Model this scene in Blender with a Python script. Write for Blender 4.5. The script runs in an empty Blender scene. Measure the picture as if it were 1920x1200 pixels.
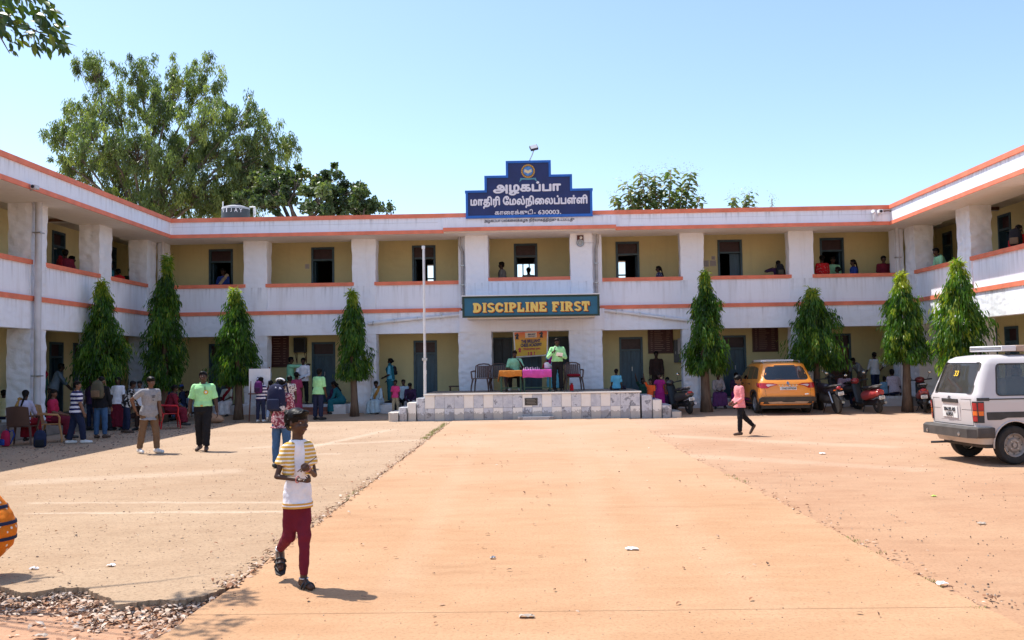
import bpy, bmesh, math, random
import numpy as np
from mathutils import Vector, Matrix, Euler
from mathutils.geometry import tessellate_polygon
from mathutils.bvhtree import BVHTree
R = math.radians
SC = bpy.context.scene
COL = SC.collection
rnd = random.Random(7)
# -- camera, sky, sun, exposure
F_PX, IMG_W, IMG_H, EYE = 1700.0, 1920.0, 1200.0, 1.65
cam_d = bpy.data.cameras.new('camera')
cam_d.sensor_width = 36.0
cam_d.lens = 36.0 * F_PX / IMG_W
cam_d.clip_start, cam_d.clip_end = 0.1, 5000.0
cam = bpy.data.objects.new('camera', cam_d)
COL.objects.link(cam)
CAM_M = (Matrix.Translation((0, 0, EYE)) @ Matrix.Rotation(R(1.18), 4, 'Z')
   @ Matrix.Rotation(R(90 + 2.81), 4, 'X') @ Matrix.Rotation(-0.0158, 4, 'Z'))
cam.matrix_world = CAM_M
SC.camera = cam
SUN_DX, SUN_DY = 0.43, 0.235            # shadow run per metre of height
SUN_EL = math.atan2(1.0, math.hypot(SUN_DX, SUN_DY))
SUN_AZ = math.atan2(-SUN_DX, SUN_DY)   # clockwise from +Y (negative = towards -X)
world = bpy.data.worlds.new('World')
SC.world = world
world.use_nodes = True
wn, wl = world.node_tree.nodes, world.node_tree.links
bg = wn['Background']
sky = wn.new('ShaderNodeTexSky')
sky.sky_type = 'NISHITA'
sky.sun_disc = False
sky.sun_elevation = SUN_EL
sky.sun_rotation = SUN_AZ
sky.altitude = 60
sky.air_density = 1.0
sky.dust_density = 0.9
sky.ozone_density = 2.2
wl.new(sky.outputs[0], bg.inputs[0])
bg.inputs[1].default_value = 0.113
sun_d = bpy.data.lights.new('sun', 'SUN')
sun_d.energy = 2.95
sun_d.angle = R(0.55)
sun_d.color = (1.0, 0.955, 0.88)
sun = bpy.data.objects.new('sun', sun_d)
COL.objects.link(sun)
sun.location = (-20, 14, 40)
sun.rotation_euler = Vector((SUN_DX, -SUN_DY, -1.0)).to_track_quat('-Z', 'Y').to_euler()
SC.view_settings.view_transform = 'Standard'
SC.view_settings.look = 'None'
SC.view_settings.exposure = 1.18
SC.view_settings.gamma = 1.0
SC.view_settings.use_curve_mapping = False
SC.cycles.max_bounces = 6
SC.cycles.diffuse_bounces = 4
# -- surveying helpers (photo point -> point of the place)
CAM_LOC = CAM_M.translation.copy()
CAM_R = CAM_M.to_3x3()
def ray(px, py):
 return (CAM_R @ Vector(((px - IMG_W / 2) / F_PX, -(py - IMG_H / 2) / F_PX, -1.0))).normalized()
def on_z(px, py, z=0.0):
 d = ray(px, py); t = (z - CAM_LOC.z) / d.z
 return CAM_LOC + d * t
def on_y(px, py, y):
 d = ray(px, py); t = (y - CAM_LOC.y) / d.y
 return CAM_LOC + d * t
def on_x(px, py, x):
 d = ray(px, py); t = (x - CAM_LOC.x) / d.x
 return CAM_LOC + d * t
# -- mesh helpers
class MB:
 def __init__(s):
  s.v, s.f, s.m = [], [], []
  s.mi = 0
 def add(s, vs, fs):
  b = len(s.v)
  s.v.extend([tuple(p) for p in vs])
  for f in fs:
   s.f.append(tuple(b + i for i in f)); s.m.append(s.mi)
  return b
 def box(s, x0, x1, y0, y1, z0, z1, M=None):
  vs = [Vector((x, y, z)) for z in (z0, z1) for y in (y0, y1) for x in (x0, x1)]
  if M is not None: vs = [M @ p for p in vs]
  s.add(vs, [(0, 2, 3, 1), (4, 5, 7, 6), (0, 1, 5, 4), (2, 6, 7, 3), (0, 4, 6, 2), (1, 3, 7, 5)])
  return s
 def bbox(s, x0, x1, y0, y1, z0, z1, b=0.01, M=None):
  bm = bmesh.new()
  bmesh.ops.create_cube(bm, size=1.0)
  for v in bm.verts:
   v.co = Vector(((x0 + x1) / 2 + v.co.x * (x1 - x0), (y0 + y1) / 2 + v.co.y * (y1 - y0), (z0 + z1) / 2 + v.co.z * (z1 - z0)))
  bmesh.ops.bevel(bm, geom=bm.edges[:] , offset=b, segments=2, affect='EDGES', profile=0.5)
  bm.verts.index_update()
  s.add([(M @ v.co) if M is not None else v.co for v in bm.verts], [[v.index for v in f.verts] for f in bm.faces])
  bm.free()
  return s
 def rings(s, rings, cap=True):
  n = len(rings[0]); b = len(s.v)
  vs = [p for r in rings for p in r]
  fs = []
  for k in range(len(rings) - 1):
   for i in range(n):
    j = (i + 1) % n
    fs.append((k * n + i, k * n + j, (k + 1) * n + j, (k + 1) * n + i))
  if cap:
   fs.append(tuple(range(n - 1, -1, -1)))
   fs.append(tuple((len(rings) - 1) * n + i for i in range(n)))
  s.add(vs, fs)
  return s
 def tube(s, pts, rad, n=8, cap=True):
  pts = [Vector(p) for p in pts]
  if not isinstance(rad, (list, tuple)): rad = [rad] * len(pts)
  rg = []
  ref = None
  for i, p in enumerate(pts):
   a = pts[max(0, i - 1)]; c = pts[min(len(pts) - 1, i + 1)]
   d = (c - a)
   if d.length < 1e-9: d = Vector((0, 0, 1))
   d.normalize()
   if ref is None:
    ref = Vector((1, 0, 0)) if abs(d.x) < 0.8 else Vector((0, 1, 0))
   u = (ref - d * ref.dot(d)); u.normalize(); w = d.cross(u); ref = u
   rg.append([p + (u * math.cos(2 * math.pi * k / n) + w * math.sin(2 * math.pi * k / n)) * rad[i] for k in range(n)])
  return s.rings(rg, cap)
 def lathe(s, prof, n=16, M=None, cap=True):
  rg = []
  for r, z in prof:
   r = max(r, 1e-4)
   ring = [Vector((r * math.cos(2 * math.pi * k / n), r * math.sin(2 * math.pi * k / n), z)) for k in range(n)]
   rg.append([M @ p for p in ring] if M is not None else ring)
  return s.rings(rg, cap)
 def ell(s, c, rx, ry=None, rz=None, M=None, nu=10, nv=7):
  ry = rx if ry is None else ry; rz = rx if rz is None else rz
  rg = []
  for j in range(nv + 1):
   t = -math.pi / 2 + math.pi * (j + 0.02) / (nv + 0.04)
   ring = []
   for k in range(nu):
    a = 2 * math.pi * k / nu
    p = Vector((rx * math.cos(t) * math.cos(a), ry * math.cos(t) * math.sin(a), rz * math.sin(t)))
    if M is not None: p = M @ p
    ring.append(Vector(c) + p)
   rg.append(ring)
  return s.rings(rg)
 def prism(s, poly, d):
  n = len(poly); d = Vector(d); poly = [Vector(p) for p in poly]
  vs = poly + [p + d for p in poly]
  tris = tessellate_polygon([poly])
  fs = [tuple(t) for t in tris] + [tuple(i + n for i in reversed(t)) for t in tris]
  for i in range(n):
   j = (i + 1) % n
   fs.append((i, j, j + n, i + n))
  s.add(vs, fs)
  return s
 def mesh(s, name, mats, smooth=False):
  me = bpy.data.meshes.new(name)
  me.from_pydata(s.v, [], s.f)
  if not isinstance(mats, (list, tuple)): mats = [mats]
  for m in mats: me.materials.append(m)
  if len(mats) > 1: me.polygons.foreach_set('material_index', s.m)
  bm = bmesh.new(); bm.from_mesh(me)
  bmesh.ops.recalc_face_normals(bm, faces=bm.faces)
  bm.to_mesh(me); bm.free()
  if smooth is True:
   me.polygons.foreach_set('use_smooth', [True] * len(me.polygons))
  elif smooth:
   me.polygons.foreach_set('use_smooth', [True] * len(me.polygons))
   me.set_sharp_from_angle(angle=R(smooth))
  me.update()
  return me
 def build(s, name, mats, parent=None, smooth=False, world=True):
  o = bpy.data.objects.new(name, s.mesh(name, mats, smooth))
  COL.objects.link(o)
  attach(o, parent, world)
  return o
def root_matrix(o):
 M = Matrix.LocRotScale(o.location, o.rotation_euler, o.scale)
 if o.parent is not None:
  M = root_matrix(o.parent) @ o.matrix_parent_inverse @ M
 return M
def attach(o, parent, world=True):
 if parent is not None:
  o.parent = parent
  if world: o.matrix_parent_inverse = root_matrix(parent).inverted()
 return o
def tag(o, label=None, cat=None, group=None, kind=None):
 if label: o['label'] = label
 if cat: o['category'] = cat
 if group: o['group'] = group
 if kind: o['kind'] = kind
 return o
def thing(name, label, cat, loc=(0, 0, 0), rz=0.0, group=None):
 o = bpy.data.objects.new(name, None)
 o.empty_display_size = 0.2
 COL.objects.link(o)
 o.location = loc; o.rotation_euler = (0, 0, rz)
 return tag(o, label, cat, group)
def copy_tree(o, parent=None):
 c = o.copy(); COL.objects.link(c)
 c.parent = parent
 for ch in list(o.children): copy_tree(ch, c)
 return c
def obj(name, me, parent=None, world=False):
 o = bpy.data.objects.new(name, me); COL.objects.link(o)
 return attach(o, parent, world)
# -- materials
MATS = {}
def nodes_of(m):
 m.use_nodes = True
 return m.node_tree.nodes, m.node_tree.links, m.node_tree.nodes['Principled BSDF']
def mat(name, col, rough=0.7, metal=0.0, var=0.0, scale=8.0, bump=0.0, bscale=60.0, coat=0.0, spec=0.5, col2=None, stretch=None, trans=0.0, coords='Object'):
 """plain procedural material: colour broken up by noise, optional relief"""
 if name in MATS: return MATS[name]
 m = bpy.data.materials.new(name); MATS[name] = m
 n, l, p = nodes_of(m)
 p.inputs['Roughness'].default_value = rough
 p.inputs['Metallic'].default_value = metal
 p.inputs['Specular IOR Level'].default_value = spec
 p.inputs['Coat Weight'].default_value = coat
 p.inputs['Coat Roughness'].default_value = 0.06
 p.inputs['Transmission Weight'].default_value = trans
 tc = n.new('ShaderNodeTexCoord')
 src = tc.outputs[coords]
 if stretch:
  mp = n.new('ShaderNodeMapping'); mp.inputs['Scale'].default_value = stretch
  l.new(src, mp.inputs[0]); src = mp.outputs[0]
 if var > 0 or col2:
  ns = n.new('ShaderNodeTexNoise'); ns.inputs['Scale'].default_value = scale; ns.inputs['Detail'].default_value = 5
  l.new(src, ns.inputs['Vector'])
  rp = n.new('ShaderNodeValToRGB')
  a = col2 if col2 else tuple(c * (1 - var) for c in col)
  b = col if col2 else tuple(min(1, c * (1 + var)) for c in col)
  rp.color_ramp.elements[0].position = 0.3; rp.color_ramp.elements[1].position = 0.7
  rp.color_ramp.elements[0].color = (*a, 1); rp.color_ramp.elements[1].color = (*b, 1)
  l.new(ns.outputs[0], rp.inputs[0]); l.new(rp.outputs[0], p.inputs['Base Color'])
 else:
  p.inputs['Base Color'].default_value = (*col, 1)
 if bump > 0:
  nb = n.new('ShaderNodeTexNoise'); nb.inputs['Scale'].default_value = bscale; nb.inputs['Detail'].default_value = 4
  l.new(src, nb.inputs['Vector'])
  bp = n.new('ShaderNodeBump'); bp.inputs['Strength'].default_value = bump; bp.inputs['Distance'].default_value = 0.02
  l.new(nb.outputs[0], bp.inputs['Height']); l.new(bp.outputs[0], p.inputs['Normal'])
 return m
def mix_node(n, l, fac, a, b, mode='MIX'):
 x = n.new('ShaderNodeMix'); x.data_type = 'RGBA'; x.blend_type = mode
 for val, sock in ((fac, x.inputs[0]), (a, x.inputs[6]), (b, x.inputs[7])):
  if hasattr(val, 'links'): l.new(val, sock)
  elif isinstance(val, (int, float)): sock.default_value = val
  else: sock.default_value = (*val, 1)
 return x.outputs[2]
def noise(n, l, src, scale, detail=5, stretch=None, rough=0.55):
 if stretch:
  mp = n.new('ShaderNodeMapping'); mp.inputs['Scale'].default_value = stretch
  l.new(src, mp.inputs[0]); src = mp.outputs[0]
 ns = n.new('ShaderNodeTexNoise'); ns.inputs['Scale'].default_value = scale
 ns.inputs['Detail'].default_value = detail; ns.inputs['Roughness'].default_value = rough
 l.new(src, ns.inputs['Vector'])
 return ns.outputs[0]
def ramp(n, l, src, stops):
 rp = n.new('ShaderNodeValToRGB')
 el = rp.color_ramp.elements
 while len(el) < len(stops): el.new(0.5)
 for e, (pos, c) in zip(el, stops):
  e.position = pos
  e.color = (c, c, c, 1) if isinstance(c, (int, float)) else (*c, 1)
 l.new(src, rp.inputs[0])
 return rp.outputs[0]
def bump_in(n, l, p, heights):
 """chain of (height socket, strength, distance)"""
 prev = None
 for h, st, di in heights:
  b = n.new('ShaderNodeBump'); b.inputs['Strength'].default_value = st; b.inputs['Distance'].default_value = di
  l.new(h, b.inputs['Height'])
  if prev is not None: l.new(prev, b.inputs['Normal'])
  prev = b.outputs[0]
 l.new(prev, p.inputs['Normal'])
Z_DRIPS = (4.40, 3.46, 6.49)
def wall_material(name, base, dirt, lump=0.0, streak=0.35, patch=0.25):
 m = bpy.data.materials.new(name); MATS[name] = m
 n, l, p = nodes_of(m)
 p.inputs['Roughness'].default_value = 0.85
 p.inputs['Specular IOR Level'].default_value = 0.25
 g = n.new('ShaderNodeNewGeometry').outputs['Position']
 big = noise(n, l, g, 0.7, 6)
 fine = noise(n, l, g, 9.0, 6)
 strk = noise(n, l, g, 1.0, 6, stretch=(5.0, 5.0, 0.35))
 c = mix_node(n, l, ramp(n, l, big, [(0.35, 0.0), (0.75, patch)]), base, dirt)
 c = mix_node(n, l, ramp(n, l, strk, [(0.52, 0.0), (0.8, streak)]), c, dirt)
 c = mix_node(n, l, ramp(n, l, fine, [(0.55, 0.0), (0.75, 0.18)]), c, tuple(x * 0.75 for x in base))
 sep = n.new('ShaderNodeSeparateXYZ'); l.new(g, sep.inputs[0])
 ad = n.new('ShaderNodeMath'); ad.operation = 'MULTIPLY_ADD'; ad.inputs[1].default_value = -0.6; l.new(fine, ad.inputs[0]); l.new(sep.outputs[2], ad.inputs[2])
 c = mix_node(n, l, ramp(n, l, ad.outputs[0], [(0.0, 0.45), (0.22, 0.0)]), c, (0.42, 0.30, 0.21))
 drip = noise(n, l, g, 1.0, 4, stretch=(9.0, 9.0, 0.5), rough=0.6)
 for zt, ln in ((Z_DRIPS[0], 0.55), (Z_DRIPS[1], 0.4), (Z_DRIPS[2], 0.35)):
  mr = n.new('ShaderNodeMapRange'); mr.inputs[1].default_value = zt - ln; mr.inputs[2].default_value = zt; l.new(sep.outputs[2], mr.inputs[0])
  top = ramp(n, l, mr.outputs[0], [(0.0, 0.0), (0.97, 1.0), (1.0, 0.0)])
  mu = n.new('ShaderNodeMath'); mu.operation = 'MULTIPLY'; l.new(top, mu.inputs[0]); l.new(ramp(n, l, drip, [(0.50, 0.0), (0.68, 0.5)]), mu.inputs[1])
  c = mix_node(n, l, mu.outputs[0], c, tuple(x * 0.42 for x in base))
 l.new(c, p.inputs['Base Color'])
 hs = [(fine, 0.25, 0.01)]
 if lump:
  v = n.new('ShaderNodeTexVoronoi'); v.inputs['Scale'].default_value = 4.2; v.feature = 'SMOOTH_F1'
  mp = n.new('ShaderNodeMapping'); mp.inputs['Scale'].default_value = (1, 1, 1.5); l.new(g, mp.inputs[0]); l.new(mp.outputs[0], v.inputs['Vector'])
  hs = [(v.outputs[0], lump, 0.10), (noise(n, l, g, 3.5, 5), lump * 0.9, 0.08), (fine, 0.3, 0.012)]
 bump_in(n, l, p, hs)
 return m
M_WHITE = wall_material('limewash_smooth', (0.85, 0.88, 0.95), (0.52, 0.49, 0.48), streak=0.36, patch=0.08)
M_ROUGH = wall_material('limewash_rough_stone', (0.83, 0.855, 0.91), (0.54, 0.51, 0.49), lump=0.5)
M_ROUGHLITE = wall_material('limewash_uneven', (0.85, 0.88, 0.94), (0.54, 0.51, 0.51), lump=0.22, streak=0.36, patch=0.10)
M_SOFFIT = wall_material('soffit_limewash', (0.80, 0.76, 0.71), (0.52, 0.47, 0.42))
M_YELLOW = wall_material('ochre_wall', (0.80, 0.70, 0.37), (0.58, 0.49, 0.27), lump=0.10, streak=0.4, patch=0.4)
M_SALMON = mat('salmon_trim', (0.78, 0.21, 0.115), 0.7, var=0.14, scale=3, bump=0.3, bscale=30, coords='Object')
M_CEIL = wall_material('veranda_ceiling', (0.64, 0.60, 0.54), (0.42, 0.38, 0.33))
M_FLOOR = mat('veranda_floor', (0.24, 0.20, 0.17), 0.75, var=0.25, scale=3, bump=0.2)
M_REDOX = mat('red_oxide_step', (0.26, 0.09, 0.06), 0.6, var=0.25, scale=5, bump=0.2)
M_DOOR = mat('door_blue_grey', (0.035, 0.085, 0.125), 0.45, var=0.25, scale=4, bump=0.1, stretch=(3, 3, 0.5))
M_FRAME = mat('door_frame_blue', (0.05, 0.10, 0.13), 0.45, var=0.2, scale=6)
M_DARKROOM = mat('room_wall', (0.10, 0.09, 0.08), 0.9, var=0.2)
M_BROWNDOOR = mat('door_brown', (0.13, 0.045, 0.025), 0.5, var=0.25, scale=4)
M_PVC = mat('pvc_grey_pipe', (0.52, 0.52, 0.54), 0.45, var=0.12, scale=3)
M_PIPEG = mat('pipe_weathered', (0.40, 0.39, 0.39), 0.55, var=0.2, scale=5)
M_PVCW = mat('pvc_white', (0.72, 0.72, 0.73), 0.4, var=0.1, scale=3)
M_STEEL = mat('steel', (0.45, 0.45, 0.46), 0.35, metal=0.9, var=0.1)
M_BLACK = mat('black_plastic', (0.018, 0.018, 0.02), 0.45, var=0.2, scale=20)
M_RUBBER = mat('tyre_rubber', (0.025, 0.022, 0.02), 0.85, var=0.3, scale=12, bump=0.3, bscale=40)
M_WHITEP = mat('white_paint', (0.80, 0.80, 0.79), 0.45, var=0.08, scale=6)
M_PAPER = mat('white_paper', (0.82, 0.82, 0.84), 0.8, var=0.06)
# -- lettering from the built-in font
def text_polys(s):
 c = bpy.data.curves.new('lettering', 'FONT'); c.body = s; c.size = 1.0; c.resolution_u = 4
 o = bpy.data.objects.new('lettering', c); COL.objects.link(o)
 bpy.context.view_layer.update()
 dg = bpy.context.evaluated_depsgraph_get()
 cu = o.to_curve(dg)
 polys = []
 for sp in cu.splines:
  pts = []
  if sp.type == 'BEZIER':
   bp = sp.bezier_points; nb = len(bp)
   for i in range(nb):
    a, b = bp[i], bp[(i + 1) % nb]
    straight = (a.handle_right - a.co).cross(b.co - a.co).length < 1e-5 and (b.handle_left - b.co).cross(b.co - a.co).length < 1e-5
    k = 1 if straight else 5
    for t in range(k):
     u = t / k
     q = a.co * (1 - u) ** 3 + a.handle_right * 3 * u * (1 - u) ** 2 + b.handle_left * 3 * u * u * (1 - u) + b.co * u ** 3
     pts.append((q.x, q.y))
  else:
   pts = [(p.co.x, p.co.y) for p in sp.points]
  cl = []
  for p in pts:
   if not cl or math.hypot(p[0] - cl[-1][0], p[1] - cl[-1][1]) > 1e-4: cl.append(p)
  if len(cl) > 2: polys.append(cl)
 o.to_curve_clear()
 bpy.data.objects.remove(o)
 return polys
def lettering(name, s, material, origin, e1, e2, width, height=None, bold=0.0, depth=0.008, parent=None, squeeze=None, world=True):
 """words laid in the plane (e1, e2) through origin (left end of the base line), scaled to the given width"""
 polys = text_polys(s)
 xs = [p[0] for q in polys for p in q]; ys = [p[1] for q in polys for p in q]
 x0, x1, y0, y1 = min(xs), max(xs), min(ys), max(ys)
 RES = 44
 padc = int(bold * RES) + 2
 nw, nh = int((x1 - x0) * RES) + 2 * padc + 1, int((y1 - y0) * RES) + 2 * padc + 1
 wind = np.zeros((nh, nw), dtype=np.int32)
 cx = (np.arange(nw) - padc + 0.5) / RES + x0
 for q in polys:                      # non-zero winding, scan line by scan line
  for i in range(len(q)):
   (ax, ay), (bx, by) = q[i], q[(i + 1) % len(q)]
   if ay == by: continue
   sg = 1 if by > ay else -1
   lo, hi = min(ay, by), max(ay, by)
   r0 = max(0, math.ceil((lo - y0) * RES + padc - 0.5)); r1 = min(nh, math.ceil((hi - y0) * RES + padc - 0.5))
   for r_ in range(r0, r1):
    yy = (r_ - padc + 0.5) / RES + y0
    wind[r_] += sg * (cx > ax + (bx - ax) * (yy - ay) / (by - ay))
 img = wind != 0
 k = int(round(bold * RES))
 if k > 0:
  src = img.copy()
  for dx in range(-k, k + 1):
   for dy in range(-k, k + 1):
    if dx * dx + dy * dy <= k * k + 0.5: img |= np.roll(np.roll(src, dx, 1), dy, 0)
 sx = width / (nw - 2 * padc); sy = sx if height is None else height / (nh - 2 * padc)
 base = padc if height is not None else padc - y0 * RES
 e1, e2 = Vector(e1).normalized(), Vector(e2).normalized(); nrm = e1.cross(e2)
 mb = MB(); O = Vector(origin)
 open_runs = {}
 def emit(c0, c1, ra, rb):
  pts = [O + e1 * ((c - padc) * sx) + e2 * ((r_ - base) * sy) for c, r_ in ((c0, ra), (c1, ra), (c1, rb), (c0, rb))]
  mb.add([p + nrm * depth for p in pts] + pts, [(0, 1, 2, 3), (0, 4, 5, 1), (1, 5, 6, 2), (2, 6, 7, 3), (3, 7, 4, 0)])
 for r_ in range(nh + 1):
  runs = set()
  if r_ < nh:
   d = np.diff(np.concatenate(([0], img[r_].astype(np.int8), [0])))
   runs = set(zip(np.where(d == 1)[0].tolist(), np.where(d == -1)[0].tolist()))
  for run in [q for q in open_runs if q not in runs]: emit(run[0], run[1], open_runs.pop(run), r_)
  for run in runs: open_runs.setdefault(run, r_)
 return mb.build(name, material, parent, world=world)
# == GROUND
def gz(y):
 t = min(1.0, max(0.0, (y - 27.6) / 2.4))
 return 0.12 * t * t * (3 - 2 * t)
def earth_material(name, c_a, c_b, c_speck, grain=1.0, tracks=(), pale=None, speck=0.5):
 m = bpy.data.materials.new(name); MATS[name] = m
 n, l, p = nodes_of(m)
 p.inputs['Roughness'].default_value = 0.95
 p.inputs['Specular IOR Level'].default_value = 0.1
 g = n.new('ShaderNodeNewGeometry').outputs['Position']
 big = noise(n, l, g, 0.35, 7, rough=0.62)
 mid = noise(n, l, g, 2.6, 8, stretch=(0.6, 1.7, 1), rough=0.65)
 fine = noise(n, l, g, 38.0, 4, rough=0.7)
 c = mix_node(n, l, ramp(n, l, big, [(0.36, 0.0), (0.64, 1.0)]), c_a, c_b)
 patchy = noise(n, l, g, 0.9, 6, stretch=(0.5, 1.3, 1), rough=0.7)
 c = mix_node(n, l, ramp(n, l, patchy, [(0.28, 0.55), (0.45, 0.0)]), c, tuple(x * 0.78 for x in c_a))
 c = mix_node(n, l, ramp(n, l, mid, [(0.42, 0.0), (0.72, 0.55)]), c, tuple(min(1, x * 1.14) for x in c_b))
 c = mix_node(n, l, ramp(n, l, fine, [(0.36, 0.4 * grain), (0.5, 0.0)]), c, tuple(x * 0.62 for x in c_a))
 vo = n.new('ShaderNodeTexVoronoi'); vo.inputs['Scale'].default_value = 11.0; l.new(g, vo.inputs['Vector'])
 c = mix_node(n, l, ramp(n, l, vo.outputs['Distance'], [(0.06, speck), (0.13, 0.0)]), c, c_speck)
 vo2 = n.new('ShaderNodeTexVoronoi'); vo2.inputs['Scale'].default_value = 27.0; l.new(g, vo2.inputs['Vector'])
 c = mix_node(n, l, ramp(n, l, vo2.outputs['Distance'], [(0.10, speck * 0.8), (0.2, 0.0)]), c, tuple(x * 0.8 for x in c_speck))
 sep = n.new('ShaderNodeSeparateXYZ'); l.new(g, sep.inputs[0])
 for (ax, ay, bx, by, w, st) in tracks:      # chalk lines and wheel marks pressed into the surface
  dx, dy = bx - ax, by - ay; L = math.hypot(dx, dy); dx /= L; dy /= L
  def lin(cx, cy, c0):
   a = n.new('ShaderNodeMath'); a.operation = 'MULTIPLY_ADD'; a.inputs[1].default_value = cx; a.inputs[2].default_value = c0; l.new(sep.outputs[0], a.inputs[0])
   b = n.new('ShaderNodeMath'); b.operation = 'MULTIPLY_ADD'; b.inputs[1].default_value = cy; l.new(sep.outputs[1], b.inputs[0]); l.new(a.outputs[0], b.inputs[2])
   return b.outputs[0]
  across = lin(-dy, dx, dy * ax - dx * ay); along = lin(dx, dy, -dx * ax - dy * ay)
  wob = n.new('ShaderNodeMath'); wob.operation = 'MULTIPLY_ADD'; wob.inputs[1].default_value = 0.35; l.new(mid, wob.inputs[0]); l.new(across, wob.inputs[2])
  ab = n.new('ShaderNodeMath'); ab.operation = 'ABSOLUTE'
  sb = n.new('ShaderNodeMath'); sb.operation = 'SUBTRACT'; sb.inputs[1].default_value = 0.175; l.new(wob.outputs[0], sb.inputs[0]); l.new(sb.outputs[0], ab.inputs[0])
  band = ramp(n, l, ab.outputs[0], [(w * 0.3, st), (w, 0.0)])
  mr = n.new('ShaderNodeMapRange'); mr.inputs[1].default_value = 0; mr.inputs[2].default_value = L; l.new(along, mr.inputs[0])
  ends = ramp(n, l, mr.outputs[0], [(0.0, 0.0), (0.06, 1.0), (0.94, 1.0), (1.0, 0.0)])
  mu = n.new('ShaderNodeMath'); mu.operation = 'MULTIPLY'; l.new(band, mu.inputs[0]); l.new(ends, mu.inputs[1])
  br = n.new('ShaderNodeMath'); br.operation = 'MULTIPLY'; l.new(mu.outputs[0], br.inputs[0]); l.new(ramp(n, l, fine, [(0.3, 0.35), (0.6, 1.0)]), br.inputs[1])
  c = mix_node(n, l, br.outputs[0], c, pale or (0.72, 0.6, 0.48))
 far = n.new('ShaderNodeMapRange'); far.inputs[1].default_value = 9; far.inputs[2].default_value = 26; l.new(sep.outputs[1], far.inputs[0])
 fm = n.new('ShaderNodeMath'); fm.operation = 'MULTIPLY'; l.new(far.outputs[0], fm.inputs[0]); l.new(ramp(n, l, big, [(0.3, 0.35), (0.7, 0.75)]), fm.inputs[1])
 c = mix_node(n, l, fm.outputs[0], c, (0.47, 0.345, 0.255))      # haze and gloss of the far ground painted in as a paler colour
 l.new(c, p.inputs['Base Color'])
 bump_in(n, l, p, [(mid, 0.35, 0.03), (noise(n, l, g, 14.0, 6), 0.4 * grain, 0.02), (fine, 0.5 * grain, 0.008)])
 return m
def seg(a, b, z=0.0):
 p, q = on_z(*a, z), on_z(*b, z)
 return (p.x, p.y, q.x, q.y)
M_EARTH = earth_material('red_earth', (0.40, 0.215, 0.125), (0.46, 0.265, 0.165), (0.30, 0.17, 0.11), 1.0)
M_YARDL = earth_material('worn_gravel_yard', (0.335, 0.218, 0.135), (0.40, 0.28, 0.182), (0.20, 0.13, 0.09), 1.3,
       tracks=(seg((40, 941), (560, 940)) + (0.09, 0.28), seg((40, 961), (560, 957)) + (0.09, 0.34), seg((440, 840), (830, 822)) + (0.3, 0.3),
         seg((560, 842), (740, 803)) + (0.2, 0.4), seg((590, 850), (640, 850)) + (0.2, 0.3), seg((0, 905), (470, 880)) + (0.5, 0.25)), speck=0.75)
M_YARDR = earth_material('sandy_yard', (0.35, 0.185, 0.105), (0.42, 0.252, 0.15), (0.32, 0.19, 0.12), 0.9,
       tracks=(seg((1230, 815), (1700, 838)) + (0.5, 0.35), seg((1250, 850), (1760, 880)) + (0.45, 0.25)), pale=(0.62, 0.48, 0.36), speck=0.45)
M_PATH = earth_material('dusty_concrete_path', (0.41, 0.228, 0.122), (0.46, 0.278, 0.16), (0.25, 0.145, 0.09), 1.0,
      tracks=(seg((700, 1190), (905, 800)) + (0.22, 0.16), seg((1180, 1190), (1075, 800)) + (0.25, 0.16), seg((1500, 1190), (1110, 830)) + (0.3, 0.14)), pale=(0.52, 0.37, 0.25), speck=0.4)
mb = MB()
E_ = 2500.0
mb.add([(-E_, -E_, -0.10), (E_, -E_, -0.10), (E_, E_, -0.10), (-E_, E_, -0.10)], [(0, 1, 2, 3)])
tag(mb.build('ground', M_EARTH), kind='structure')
def densify(pts, step, jit, seed):
 r_ = random.Random(seed); out = []
 for i in range(len(pts) - 1):
  a, b = Vector(pts[i]), Vector(pts[i + 1]); k = max(1, int((b - a).length / step))
  for t in range(k):
   q = a.lerp(b, t / k); out.append(Vector((q.x + r_.uniform(-jit, jit), q.y + r_.uniform(-jit, jit))))
 out.append(Vector(pts[-1]))
 return out
PL = [on_z(x, y) for x, y in ((840, 795), (740, 872), (640, 948), (443, 1095), (337, 1168), (290, 1200))]
PL = [(p.x, p.y) for p in PL]
PL = [(PL[0][0] + (PL[0][0] - PL[1][0]) * 0.4, 28.3)] + PL + [(PL[-1][0] + (PL[-1][0] - PL[-2][0]) * 8, 2.6)]
PR = [on_z(x, y) for x, y in ((1180, 785), (1280, 848), (1476, 948), (1570, 999), (1658, 1046), (1780, 1109), (1840, 1137), (1920, 1175))]
PR = [(p.x, p.y) for p in PR]
PR = [(PR[0][0], 28.3)] + PR + [(PR[-1][0] + 0.9, 2.6)]
def x_at(poly, y):
 for (a, b) in zip(poly[:-1], poly[1:]):
  if (a[1] - y) * (b[1] - y) <= 0 and a[1] != b[1]:
   t = (y - a[1]) / (b[1] - a[1]); return a[0] + (b[0] - a[0]) * t
 return poly[0][0] if abs(poly[0][1] - y) < abs(poly[-1][1] - y) else poly[-1][0]
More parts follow.
